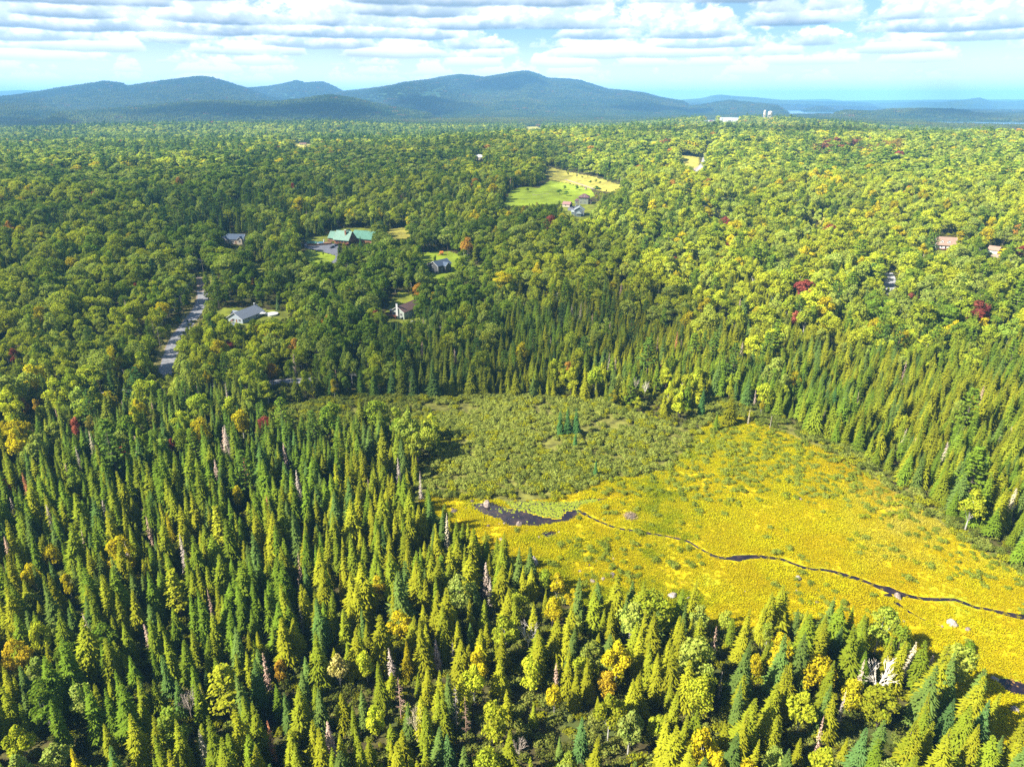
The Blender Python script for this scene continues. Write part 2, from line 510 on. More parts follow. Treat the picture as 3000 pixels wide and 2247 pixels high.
def ribbon(name, pts, w, m, off, px=True, world=None, flat=None, jit=0.0, wander=0.0):
    if world is None:
        X, Y, Z = hit([p[0] for p in pts], [p[1] for p in pts]); P = np.stack([X, Y], 1)
    else: P = np.array(world, float)
    ww = w if isinstance(w, (list, tuple)) else [w] * len(P)
    # resample with a smooth curve
    T = np.concatenate([[0], np.cumsum(np.hypot(*np.diff(P, axis=0).T))])
    n = max(4, int(T[-1] / (3.0 if max(ww) > 2 else 1.0))); t = np.linspace(0, T[-1], n)
    X = np.interp(t, T, P[:, 0]); Y = np.interp(t, T, P[:, 1]); Wd = np.interp(t, T, ww)
    k = np.array([1, 2, 3, 2, 1.]); k /= k.sum()
    for _ in range(2):
        Xp = np.pad(X, 2, mode='edge'); Yp = np.pad(Y, 2, mode='edge')
        X2 = np.convolve(Xp, k, 'valid'); Y2 = np.convolve(Yp, k, 'valid')
        X2[0], X2[-1], Y2[0], Y2[-1] = X[0], X[-1], Y[0], Y[-1]; X, Y = X2, Y2
    if wander:
        dx = np.gradient(X); dy = np.gradient(Y); L = np.hypot(dx, dy) + 1e-9; e_ = np.minimum(1, np.minimum(t, T[-1] - t) / 6)
        q = (fbm(t, t * 0, 9, 13, 3) * wander) * e_; X = X - dy / L * q; Y = Y + dx / L * q
        Wd = Wd * (1 + .5 * fbm(t, t * 0 + 5, 6, 17, 2))
    dx = np.gradient(X); dy = np.gradient(Y); L = np.hypot(dx, dy) + 1e-9
    nx, ny = -dy / L, dx / L
    nc = 4; cc_ = np.arange(nc + 1)[None] / nc - .5
    jj = jit * (vn(t[:, None] * .6, np.arange(nc + 1)[None] * 9.3, 7) - .5) * (np.abs(cc_) > .4)
    VX = X[:, None] + nx[:, None] * (cc_ * Wd[:, None] + jj); VY = Y[:, None] + ny[:, None] * (cc_ * Wd[:, None] + jj)
    VZ = (terr(VX, VY) if flat is None else np.full(VX.shape, flat)) + off
    V = np.stack([VX.ravel(), VY.ravel(), VZ.ravel()], 1)
    Fs = [(i * (nc + 1) + c, i * (nc + 1) + c + 1, (i + 1) * (nc + 1) + c + 1, (i + 1) * (nc + 1) + c) for i in range(len(X) - 1) for c in range(nc)]
    o = link(name, mesh_from(name, V, Fs, m, True)); o['kind'] = 'structure'
    return o, np.stack([X, Y], 1)

# ================================================================== THE GROUND
azs = np.concatenate([np.radians(np.arange(-180, -48, 4.0)), np.radians(np.arange(-48, 48, .16)), np.radians(np.arange(48, 180, 4.0))])
rr = [6.0]
while rr[-1] < 1100: rr.append(rr[-1] * 1.018 + .25)
while rr[-1] < 30000: rr.append(rr[-1] * 1.022)
rr = np.array(rr)
A_, R_ = np.meshgrid(azs, rr, indexing='ij')
GX, GY = np.sin(A_) * R_, np.cos(A_) * R_
GZ = terr(GX, GY)
na, nr = A_.shape
V = np.concatenate([np.stack([GX.ravel(), GY.ravel(), GZ.ravel()], 1), [[0, 0, 0]]])
idx = np.arange(na * nr).reshape(na, nr)
i2 = np.roll(idx, -1, axis=0)
Q = np.stack([idx[:, :-1].ravel(), idx[:, 1:].ravel(), i2[:, 1:].ravel(), i2[:, :-1].ravel()], 1)[:, ::-1]
tri = [(int(na * nr), int(idx[k, 0]), int(idx[(k + 1) % na, 0])) for k in range(na)]
me = bpy.data.meshes.new('ground')
nv = len(V); nq = len(Q); nt = len(tri)
me.vertices.add(nv); me.vertices.foreach_set('co', V.ravel())
me.loops.add(nq * 4 + nt * 3)
me.loops.foreach_set('vertex_index', np.concatenate([Q.ravel(), np.array([(t[0], t[2], t[1]) for t in tri]).ravel()]).astype(np.int32))
me.polygons.add(nq + nt)
me.polygons.foreach_set('loop_start', np.concatenate([np.arange(nq) * 4, nq * 4 + np.arange(nt) * 3]).astype(np.int32))
me.polygons.foreach_set('use_smooth', np.ones(nq + nt, bool))
me.update(calc_edges=True); me.validate()

gm = bpy.data.materials.new('forest ground'); gm.use_nodes = True
T = NT(gm.node_tree); pb = T.n['Principled BSDF']
tcn = T.new('ShaderNodeTexCoord'); oc = tcn.outputs['Object']
ln = T.new('ShaderNodeVectorMath', operation='LENGTH'); T.l.new(oc, ln.inputs[0])
near = T.mix(T.ss(T.noise(oc, .35, 5), .35, .65), (.035, .028, .014), (.075, .07, .022))
near = T.mix(T.ss(T.noise(oc, .05, 3), .45, .7), near, (.05, .065, .016))
n1 = T.noise(oc, .02, 8, .7); n2 = T.noise(oc, .0016, 3)
farc = T.mix(T.ss(n1, .3, .72), (.014, .038, .018), (.055, .085, .022))  # far greens kept dark: the forest's self-shadowing is put into the colour
farc = T.mix(T.ss(n2, .4, .65), farc, T.mix(T.ss(n1, .3, .72), (.010, .03, .02), (.03, .06, .026)))
T.l.new(T.mix(T.ss(ln.outputs['Value'], 2500, 3600), near, farc), pb.inputs['Base Color'])
pb.inputs['Roughness'].default_value = 1.0; pb.inputs['Specular IOR Level'].default_value = .05
bn = T.new('ShaderNodeBump'); bn.inputs['Distance'].default_value = 9.0
T.put(bn.inputs['Strength'], T.ss(ln.outputs['Value'], 2500, 5000, .1, 1.0))
T.l.new(T.noise(oc, .045, 6, .7), bn.inputs['Height']); T.l.new(bn.outputs[0], pb.inputs['Normal'])
me.materials.append(gm)
ground = tag(link('ground', me), kind='structure')

# lakes in the far valley
wm = bpy.data.materials.new('lake water'); wm.use_nodes = True
T = NT(wm.node_tree); pb = T.n['Principled BSDF']
pb.inputs['Base Color'].default_value = (.08, .16, .27, 1); pb.inputs['Roughness'].default_value = .22
bn = T.new('ShaderNodeBump'); bn.inputs['Strength'].default_value = .35; bn.inputs['Distance'].default_value = .3
tcn = T.new('ShaderNodeTexCoord'); T.l.new(T.noise(tcn.outputs['Object'], .08, 4), bn.inputs['Height']); T.l.new(bn.outputs[0], pb.inputs['Normal'])
for (rc, wr, a0, a1) in LAKES:
    a1 = min(a1, radians(44))
    na_, nr_ = 24, 12; Vv = []; Fv = []
    for i in range(na_ + 1):
        for j in range(nr_ + 1):
            a = a0 + (a1 - a0) * i / na_; r_ = rc - wr + 2 * wr * j / nr_
            Vv.append((sin(a) * r_, cos(a) * r_, 13.0))
    for i in range(na_):
        for j in range(nr_): Fv.append((i * (nr_ + 1) + j, i * (nr_ + 1) + j + 1, (i + 1) * (nr_ + 1) + j + 1, (i + 1) * (nr_ + 1) + j))
    tag(link('lake', mesh_from('lake', Vv, Fv, wm)), kind='structure')

# ---- the marsh
MARSH = [(1180, 1462), (1235, 1420), (1300, 1290), (1180, 1265), (940, 1260), (760, 1240), (760, 1200), (1000, 1165), (1300, 1165), (1560, 1165), (1760, 1175), (2010, 1255), (2060, 1180), (2090, 1165), (2180, 1190),
         (2290, 1235), (2400, 1285), (2500, 1330), (2640, 1420), (2780, 1520), (2890, 1600), (3000, 1665), (3150, 1740), (3500, 1850),
         (3500, 2600), (3150, 2400), (3060, 2310), (2985, 2240), (2880, 2150), (2800, 2060), (2720, 1990), (2620, 1950), (2540, 1900), (2400, 1870), (2250, 1855), (2100, 1850),
         (1950, 1840), (1800, 1800), (1680, 1775), (1600, 1745), (1540, 1690), (1470, 1655), (1380, 1600), (1310, 1560), (1245, 1500)]
YELLOW = [(1225, 1490), (1235, 1455), (1330, 1462), (1480, 1470), (1640, 1462), (1700, 1440), (1760, 1410), (1850, 1395), (1950, 1380), (2000, 1330), (2060, 1250), (2110, 1215), (2200, 1230), (2300, 1270), (2420, 1320), (2540, 1390),
          (2700, 1500), (2880, 1620), (3000, 1690), (3500, 1880), (3500, 2600), (3150, 2400), (2985, 2240), (2800, 2060), (2540, 1900), (2250, 1855), (1950, 1840), (1680, 1775), (1540, 1690), (1380, 1600)]

mm = bpy.data.materials.new('marsh sedge ground'); mm.use_nodes = True
T = NT(mm.node_tree); pb = T.n['Principled BSDF']
tcn = T.new('ShaderNodeTexCoord'); oc = tcn.outputs['Object']
c1 = T.mix(T.ss(T.noise(oc, 1.1, 6, .7), .32, .68), (.30, .22, .005), (.46, .37, .006))
c1 = T.mix(T.ss(T.noise(oc, .045, 4, .6), .5, .66), c1, (.26, .28, .012))
c1 = T.mix(T.ss(T.noise(oc, .09, 4, .6, 2.0), .62, .72), c1, (.32, .22, .02))
T.l.new(c1, pb.inputs['Base Color']); pb.inputs['Roughness'].default_value = 1; pb.inputs['Specular IOR Level'].default_value = .05
bn = T.new('ShaderNodeBump'); bn.inputs['Strength'].default_value = .9; bn.inputs['Distance'].default_value = .4
T.l.new(T.noise(oc, 1.4, 6, .7), bn.inputs['Height']); T.l.new(bn.outputs[0], pb.inputs['Normal'])
sm = mat('alder carr ground', (.19, .19, .03), 1, .25, .3, .4)
ground_patch('marsh', MARSH, sm, .05, cell=3.0)
ground_patch('marsh', YELLOW, mm, .10, cell=2.0)

# pond and stream
pw = bpy.data.materials.new('peaty water'); pw.use_nodes = True
T = NT(pw.node_tree); pb = T.n['Principled BSDF']
tcn = T.new('ShaderNodeTexCoord'); oc = tcn.outputs['Object']
T.l.new(T.mix(T.ss(T.noise(oc, .35, 5), .4, .7), (.010, .007, .012), (.035, .022, .018)), pb.inputs['Base Color'])
pb.inputs['Roughness'].default_value = .12; pb.inputs['Specular IOR Level'].default_value = .5
bn = T.new('ShaderNodeBump'); bn.inputs['Strength'].default_value = .12; bn.inputs['Distance'].default_value = .05
T.l.new(T.noise(oc, 2.5, 3), bn.inputs['Height']); T.l.new(bn.outputs[0], pb.inputs['Normal'])
POND = [(1383, 1487), (1400, 1474), (1440, 1470), (1490, 1488), (1540, 1500), (1580, 1512), (1640, 1522), (1655, 1500), (1690, 1492), (1700, 1502), (1668, 1528), (1622, 1537), (1580, 1545), (1585, 1560), (1625, 1555), (1640, 1562), (1612, 1583), (1590, 1577), (1572, 1545), (1520, 1540), (1490, 1545), (1480, 1535), (1460, 1522), (1430, 1512), (1400, 1502)]
POND2 = [(1680, 1470), (1730, 1458), (1760, 1462), (1735, 1475), (1705, 1482), (1690, 1492), (1655, 1500), (1640, 1522), (1580, 1512), (1500, 1490), (1470, 1470), (1560, 1468)]
POND3 = [(2905, 1985), (2950, 1985), (3000, 2000), (3080, 2010), (3080, 2060), (3000, 2045), (2950, 2035), (2925, 2010)]
ground_patch('pond', POND, pw, .14, cell=.8)
ground_patch('pond', POND2, pw, .135, cell=.8)
ground_patch('pond', POND3, pw, .14, cell=.8)
S1 = [(1738, 1470), (1760, 1462), (1780, 1460)]
S2 = [(1690, 1494), (1712, 1500), (1740, 1520), (1765, 1538), (1800, 1545), (1860, 1545), (1910, 1558), (1960, 1575), (2010, 1590), (2060, 1605), (2095, 1627), (2110, 1645), (2140, 1650), (2165, 1645), (2200, 1627), (2240, 1625), (2300, 1640), (2345, 1655), (2365, 1668), (2440, 1668),
      (2480, 1680), (2520, 1703), (2560, 1720), (2600, 1735), (2660, 1748), (2720, 1745), (2775, 1745), (2790, 1755), (2805, 1772), (2840, 1790), (2880, 1803), (2930, 1803), (3000, 1812), (3120, 1830)]
W2 = [w_ * 1.35 for w_ in [.9, 1.0, .7, .8, 1.0, 1.0, .9, .8, .9, .8, 1.0, .7, 1.0, 2.6, 1.9, .8, 1.1, 1.1, .9, .9, 1.3, 1.1, 1.4, 2.4, 1.3, 1.2, 1.2, 1.2, 1.1, 1.0, .9, 1.1, 1.2, 1.2]]
S3 = [(2598, 1740), (2608, 1758), (2620, 1780), (2660, 1805), (2700, 1822), (2760, 1836)]
_, p2 = ribbon('stream', S2, W2, pw, .145, jit=.6, wander=2.4)
_, p3 = ribbon('stream', S3, [2.8, 1.6, .9, .8, .6, .5], pw, .140, jit=.6, wander=1.2)
_, p1 = ribbon('stream', S1, [1.0, .8, .5], pw, .142)
WATER_PTS = np.concatenate([p1, p2, p3])
def _w(ws, n): return np.interp(np.linspace(0, 1, n), np.linspace(0, 1, len(ws)), ws)
WATER_W = np.concatenate([_w([1.0, .8, .5], len(p1)), _w(W2, len(p2)), _w([2.8, 1.6, .9, .8, .6, .5], len(p3))])
_wx, _wy, _ = hit([p[0] for p in POND], [p[1] for p in POND]); PONDW = list(zip(_wx, _wy))
_wx, _wy, _ = hit([p[0] for p in POND2], [p[1] for p in POND2]); POND2W = list(zip(_wx, _wy))
_wx, _wy, _ = hit([p[0] for p in POND3], [p[1] for p in POND3]); POND3W = list(zip(_wx, _wy))
_wx, _wy, _ = hit([p[0] for p in YELLOW], [p[1] for p in YELLOW]); YELW = list(zip(_wx, _wy))
_wx, _wy, _ = hit([p[0] for p in MARSH], [p[1] for p in MARSH]); MARW = list(zip(_wx, _wy))

# ---- roads, drives, lawns
ROAD_A = [(452, 1165), (487, 1085), (512, 1000), (552, 948), (585, 905), (597, 876), (594, 850), (590, 828), (584, 815)]
ROAD_B = [(-120, 1180), (120, 1165), (260, 1155), (358, 1148), (423, 1143), (480, 1138), (600, 1130), (740, 1124), (845, 1119), (950, 1112), (1100, 1096), (1260, 1075)]
ribbon('verge', ROAD_A, 15.0, M['verge'], .12)
ribbon('verge', [(p[0] - 14, p[1]) for p in ROAD_A[:7]], 3.0, M['gravel'], .17, jit=1.2)
ribbon('verge', ROAD_B, 12.0, M['verge'], .12)
ribbon('road', ROAD_A[:7], 7.2, M['asphalt'], .22)
ribbon('road', ROAD_B, 6.8, M['asphalt'], .26)
ribbon('path', [(594, 856), (586, 838), (590, 826), (578, 812)], 5.0, M['gravel'], .24, jit=1)
ribbon('road', [(2640, 905), (2603, 850), (2608, 828), (2604, 805), (2588, 788)], 7.5, M['asphalt'], .3)
ribbon('road', [(2025, 545), (2045, 505), (2062, 480), (2068, 458), (2074, 438), (2078, 425)], 9, M['asphalt'], .4)
ribbon('path', [(2062, 482), (2040, 495), (2028, 502)], 7, M['gravel'], .38)
LAWNS = [
 ('lawn', [(895, 729), (930, 737), (985, 750), (1010, 762), (985, 775), (950, 780), (905, 770), (885, 752)], 'lawn2', .12),
 ('lawn', [(1030, 712), (1060, 716), (1105, 700), (1120, 690), (1090, 672), (1060, 668), (1000, 668), (950, 690), (890, 700), (900, 715)], 'lawn', .10),
 ('lawn', [(640, 905), (690, 900), (780, 905), (850, 915), (850, 935), (780, 948), (700, 965), (650, 960), (620, 925)], 'lawn', .12),
 ('lawn', [(735, 770), (800, 765), (800, 805), (750, 815), (730, 795)], 'lawn', .12),
 ('lawn', [(1150, 872), (1175, 850), (1215, 868), (1240, 900), (1240, 960), (1180, 970), (1130, 955), (1130, 915)], 'lawn', .12),
 ('lawn', [(1225, 745), (1290, 735), (1330, 740), (1370, 765), (1340, 850), (1290, 860), (1240, 830), (1230, 790)], 'lawn2', .12),
 ('lawn', [(1130, 675), (1190, 665), (1215, 690), (1180, 705), (1140, 700)], 'field', .12),
 ('lawn', [(1380, 775), (1430, 780), (1460, 800), (1420, 830), (1385, 810)], 'lawn', .12),
 ('meadow', [(1470, 612), (1478, 588), (1495, 558), (1530, 548), (1577, 552), (1610, 530), (1650, 536), (1735, 556), (1745, 575), (1697, 596), (1640, 600), (1558, 604), (1500, 606)], 'lawn2', .14),
 ('meadow', [(1590, 484), (1609, 490), (1669, 504), (1748, 520), (1827, 546), (1790, 566), (1735, 556), (1650, 536), (1610, 528), (1596, 512)], 'field', .13),
 ('lawn', [(1640, 600), (1760, 590), (1765, 625), (1730, 650), (1690, 655), (1650, 630)], 'lawn', .11),
 ('lawn', [(2725, 740), (2755, 730), (2800, 735), (2800, 760), (2750, 765)], 'lawn', .12),
 ('lawn', [(2900, 735), (2960, 725), (2975, 745), (2960, 760), (2900, 765)], 'lawn', .11),
 ('meadow', [(1980, 455), (2050, 462), (2052, 490), (2020, 500), (1985, 480)], 'field', .13),
 ('meadow', [(2080, 618), (2130, 622), (2145, 632), (2110, 638), (2080, 630)], 'field', .13),
 ('meadow', [(2370, 640), (2420, 636), (2410, 660), (2375, 662)], 'field', .13),
 ('meadow', [(850, 420), (910, 424), (915, 432), (860, 434)], 'field', .13),
 ('meadow', [(560, 800), (610, 790), (640, 815), (600, 830)], 'lawn', .1),
 ('meadow', [(1535, 373), (1570, 370), (1590, 378), (1545, 381)], 'field', .13),
 ('meadow', [(2090, 362), (2100, 352), (2110, 366)], 'field', .13),
]
for nm, pl, mt, off in LAWNS:
    dist = float(np.hypot(*hit([pl[0][0]], [pl[0][1]])[:2])[0])
    ground_patch(nm, pl, M[mt], off + .12, cell=2.2 if dist < 900 else 4.0)
ground_patch('driveway', [(888, 716), (905, 712), (925, 716), (970, 716), (990, 716), (1000, 735), (990, 752), (950, 741), (928, 735), (890, 727)], M['asphalt2'], .36, cell=1.6)
ground_patch('driveway', [(1060, 702), (1078, 695), (1090, 704), (1100, 712), (1070, 712)], M['asphalt2'], .36, cell=1.6)
ribbon('driveway', [(985, 742), (994, 755), (985, 766), (960, 778), (935, 800)], 4.0, M['asphalt2'], .37)
ground_patch('driveway', [(1665, 609), (1690, 604), (1700, 600), (1700, 612), (1680, 620), (1660, 618)], M['asphalt2'], .36, cell=1.5)
ground_patch('driveway', [(2898, 748), (2935, 742), (2930, 756), (2905, 760)], M['gravel'], .36, cell=1.5)
ribbon('path', [(1655, 527), (1668, 531), (1700, 541), (1722, 549), (1745, 556)], 3.6, M['gravel'], .34)

# ================================================================== TREE SHAPES
SRC = bpy.data.collections.new('tree_sources')          # never linked into the scene


class TM:
    """numpy mesh collector with a per-vertex variation value"""
    def __init__(s): s.V = []; s.F = []; s.v = []; s.n = 0; s.mi = []
    def add(s, V, Fs, var, mi=0):
        V = np.asarray(V, float)
        s.V.append(V); s.v.append(np.full(len(V), var) if np.isscalar(var) else np.asarray(var))
        s.F += [tuple(i + s.n for i in f) for f in Fs]; s.mi += [mi] * len(Fs); s.n += len(V)
    def mesh(s, name, mats):
        me = bpy.data.meshes.new(name)
        V = np.concatenate(s.V) if s.V else np.zeros((0, 3))
        me.from_pydata(V.tolist(), [], s.F)
        for q in mats: me.materials.append(q)
        if len(mats) > 1: me.polygons.foreach_set('material_index', s.mi)
        a = me.attributes.new('v', 'FLOAT', 'POINT'); a.data.foreach_set('value', np.concatenate(s.v).astype(np.float32))
        me.update(); return me


def tube(tm, a, b, r0, r1, n=5, var=.5, mi=0):
    m = MB().tube(a, b, r0, r1, n); tm.add(m.v, m.f, var, mi)


def kite(tm, p, d, side, L, w, droop, var, up=(0, 0, 1), fold=0.25):
    """a needle spray: a folded kite from p along d"""
    p = np.array(p); d = np.array(d); side = np.array(side); up = np.array(up)
    mid = p + d * L * .45
    tip = p + d * L - up * droop * L * .35
    tm.add([p, mid + side * w - up * fold * w, tip, mid - side * w - up * fold * w, mid + up * .0], [(0, 4, 1), (4, 2, 1), (0, 3, 4), (4, 3, 2)], [var, var, min(1, var + .1), var, var])


def spruce(seed, h=14.0, rad=2.2, dens=1.0, bare=0.0, lo=False, bottom=.08, irregular=.15, mi=0, shape=.85):
    rg = np.random.default_rng(seed); tm = TM()
    z = h * (bottom + bare)
    step = .42 if not lo else .9
    lean = (rg.random(2) - .5) * .02 * h
    lob = rg.random(6) * 2 * pi
    while z < h * .985:
        t = (z / h - bottom) / (1 - bottom)
        L = rad * (1 - t) ** shape * (1 + irregular * .45 * (sin(lob[0] + z * 1.3) * .6 + rg.standard_normal() * .8)) + .12
        n = max(5, int((11 if not lo else 7) * dens * (.55 + .45 * (1 - t))))
        a0 = rg.random() * 6.28
        cx, cy = lean[0] * t, lean[1] * t
        for k in range(n):
            if rg.random() < .07: continue
            a = a0 + 2 * pi * k / n + rg.standard_normal() * .14
            l = L * (1 + irregular * .6 * sin(2 * a + lob[1] + z * .5)) * (.78 + rg.random() * .34)
            dr = -.10 - .38 * (1 - t) + rg.standard_normal() * .08 + (.35 if t > .85 else 0)
            d = np.array([cos(a), sin(a), dr]); d /= np.linalg.norm(d)
            sd = np.array([-sin(a), cos(a), 0]); w = .13 + l * .15
            up = np.cross(d, sd); up = up if up[2] > 0 else -up
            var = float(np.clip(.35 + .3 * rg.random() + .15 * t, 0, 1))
            zz = z + rg.standard_normal() * .08
            p0 = np.array([cx, cy, zz]) + d * .05
            if lo:
                kite(tm, p0, d, sd, l, w * 1.6, .25, var, up)
            else:
                kite(tm, p0, d, sd, l, w * .75, .25, var, up, .5)
                for s in (-1, 1):
                    q = p0 + d * l * (.28 + .2 * rg.random())
                    dd = d * .72 + sd * s * .68; dd /= np.linalg.norm(dd)
                    s2 = np.cross(up, dd)
                    kite(tm, q, dd, s2, l * .45, w * .5, .3, min(1, var + .12), up, .4)
        z += step * (.75 + .5 * rg.random()) * (1 if t < .8 else .7)
    # leader
    tm.add([(lean[0] - .12, lean[1], h * .955), (lean[0] + .12, lean[1], h * .955), (lean[0], lean[1] + .12, h * .955), (lean[0], lean[1], h * 1.01)], [(0, 1, 3), (1, 2, 3), (2, 0, 3)], .8)
    return tm


def spruce_trunk(h, tm=None, mi=0, n=5):
    tm = tm or TM(); tube(tm, (0, 0, -.3), (0, 0, h * .95), h * .013, .03, n, .5, mi); return tm


def dead_spruce(seed, h=13.0, rad=1.9, full=1.0):
    rg = np.random.default_rng(seed); tm = TM()
    z = h * .12
    while z < h * .99:
        t = z / h; L = rad * (1 - t) ** .8 + .12
        n = int(9 * full)
        for k in range(max(3, n)):
            a = rg.random() * 6.28; l = L * (.5 + .6 * rg.random())
            d = np.array([cos(a), sin(a), -.25 + rg.standard_normal() * .12]); d /= np.linalg.norm(d)
            sd = np.array([-sin(a), cos(a), 0])
            kite(tm, (0, 0, z), d, sd, l, .045 + .03 * rg.random(), .4, .3 + .6 * rg.random())
            for s in (-1, 1, -1, 1):
                q = np.array([0, 0, z]) + d * l * (.25 + .6 * rg.random()); dd = d * .6 + sd * s * .8 + np.array([0, 0, -.25]); dd /= np.linalg.norm(dd)
                kite(tm, q, dd, np.cross((0, 0, 1), dd), l * .36, .06, .5, .3 + .6 * rg.random())
        z += .34 * (.7 + .6 * rg.random())
    return tm


def bare_tree(seed, h=11.0, spread=.9, n0=7, thick=.11, depth=3):
    rg = np.random.default_rng(seed); tm = TM()
    def grow(p, d, L, r, dep):
        q = p + d * L
        bend = q + rg.standard_normal(3) * L * .06
        tube(tm, p, bend, r, r * .6, 4, .4 + .5 * rg.random())
        if dep == 0: return
        for _ in range(3 if dep > 1 else 3):
            nd = d + rg.standard_normal(3) * .42 * spread + np.array([0, 0, .12]); nd /= np.linalg.norm(nd)
            grow(p + (bend - p) * (.45 + .55 * rg.random()), nd, L * (.5 + .2 * rg.random()), r * .55, dep - 1)
    base = np.array([0, 0, h * .3])
    tube(tm, (0, 0, 0), base, thick * 1.6, thick * 1.3, 6, .5)
    for k in range(n0):
        a = 2 * pi * k / n0 + rg.random() * .5
        d = np.array([cos(a) * .5 * spread, sin(a) * .5 * spread, 1.0]); d /= np.linalg.norm(d)
        grow(base, d, h * .32 * (.8 + .4 * rg.random()), thick, depth)
    return tm


def bare_conifer(seed, h=11.0):
    rg = np.random.default_rng(seed); tm = TM()
    tube(tm, (0, 0, 0), (0, 0, h), .13, .03, 5, .6)
    for k in range(46):
        z = h * (.25 + .73 * rg.random()); a = rg.random() * 6.28; l = (1 - z / h) * 2.0 * (.5 + .6 * rg.random()) + .3
        d = np.array([cos(a), sin(a), -.12 + rg.standard_normal() * .2])
        tube(tm, (0, 0, z), np.array([0, 0, z]) + d * l, .04, .012, 3, .6)
        tube(tm, np.array([0, 0, z]) + d * l * .6, np.array([0, 0, z - .15]) + d * l * .8 + np.array([-sin(a), cos(a), 0]) * l * .3, .02, .008, 3, .6)
    return tm


def cards(tm, C, N, S, rg, V0, mi=0):
    """bent leaf clumps at C facing N with size S"""
    n = len(C)
    u = np.cross(N, rg.standard_normal((n, 3))); u /= np.linalg.norm(u, axis=1)[:, None] + 1e-9
    w = np.cross(N, u)
    S = S[:, None]
    a = C + u * S - N * S * .25; b = C + w * S * .8 + N * S * .12; c = C - u * S - N * S * .25; d = C - w * S * .8 + N * S * .12
    V = np.stack([a, b, c, d], 1).reshape(-1, 3)
    Fs = []
    for k in range(n): Fs += [(4 * k, 4 * k + 1, 4 * k + 3), (4 * k + 1, 4 * k + 2, 4 * k + 3)]
    tm.add(V, Fs, np.repeat(V0, 4), mi)


def broadleaf(seed, h=14.0, rad=4.0, base=.3, lobes=13, ncard=1300, size=.42, tall=1.0, lo=False, top=None, open_=0.0):
    rg = np.random.default_rng(seed); tm = TM()
    zc = h * (base + 1) / 2; hz = h * (1 - base) / 2
    cen = []
    for k in range(lobes):
        for _ in range(30):
            p = rg.uniform(-1, 1, 3)
            if np.linalg.norm(p) < 1: break
        p = p / (np.linalg.norm(p) + 1e-6) * (.35 + .42 * rg.random() ** .5)
        taper = 1 - .35 * max(0, p[2]) - .25 * max(0, -p[2])
        cen.append((p[0] * rad * taper, p[1] * rad * taper, zc + p[2] * hz, rad * (.30 + .20 * rg.random()), hz * (.20 + .14 * rg.random()) * tall))
    cen.append((0, 0, h - hz * .35, rad * .38, hz * .33))
    per = ncard // len(cen)
    for i, (x, y, z, r, rz_) in enumerate(cen):
        n = per
        d = rg.standard_normal((n, 3)); d /= np.linalg.norm(d, axis=1)[:, None]
        low = d[:, 2] < -.3; d[low, 2] *= -.6
        rad_ = .72 + .36 * rg.random(n)
        C = np.stack([x + d[:, 0] * r * rad_, y + d[:, 1] * r * rad_, z + d[:, 2] * rz_ * rad_], 1)
        N = d + rg.standard_normal((n, 3)) * .55; N /= np.linalg.norm(N, axis=1)[:, None]
        tone = .22 * rg.random()
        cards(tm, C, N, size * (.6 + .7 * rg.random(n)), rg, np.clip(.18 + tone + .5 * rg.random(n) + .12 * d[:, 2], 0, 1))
    return tm, cen


def broad_trunk(seed, h, base, cen, tm=None, mi=0, r=.2):
    rg = np.random.default_rng(seed); tm = tm or TM()
    fork = h * base * 1.05
    tube(tm, (0, 0, -.3), (0, 0, fork), r, r * .75, 6, .5, mi)
    for (x, y, z, _, _) in cen[::2]:
        tube(tm, (0, 0, fork * (.75 + .3 * rg.random())), (x, y, z), r * .5, .04, 4, .5, mi)
    return tm


def pine(seed, h=17.0, rad=3.8, lo=False, base=.22):
    rg = np.random.default_rng(seed); tm = TM(); tr = TM()
    tube(tr, (0, 0, -.3), (0, 0, h * .97), .26, .04, 6, .5)
    z = h * base
    while z < h * .98:
        t = (z / h - base) / (1 - base)
        L = rad * (1 - t * .86) ** .8 * (.65 + .5 * rg.random())
        n = int(5 if not lo else 4)
        a0 = rg.random() * 6.28
        for k in range(n):
            a = a0 + 2 * pi * k / n + rg.standard_normal() * .25
            l = L * (.7 + .5 * rg.random()); rise = .06 + .3 * t
            e = np.array([cos(a) * l, sin(a) * l, rise * l]); p = np.array([0, 0, z])
            tube(tr, p, p + e, .06, .02, 3, .5)
            m = int((16 if not lo else 6) * (.5 + .5 * l / rad))
            f = .3 + .72 * rg.random(m) ** .8
            lat = rg.standard_normal(m) * .22 * l * f
            C = p + e[None] * f[:, None] + np.stack([-sin(a) * lat, cos(a) * lat, .12 * l * f * f + rg.random(m) * .25], 1)
            N = np.array([cos(a) * .3, sin(a) * .3, .9]) + rg.standard_normal((m, 3)) * .4; N /= np.linalg.norm(N, axis=1)[:, None]
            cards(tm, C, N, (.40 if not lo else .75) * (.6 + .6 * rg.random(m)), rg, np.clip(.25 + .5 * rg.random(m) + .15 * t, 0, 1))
        z += (.95 if not lo else 1.5) * (.7 + .6 * rg.random())
    return tm, tr


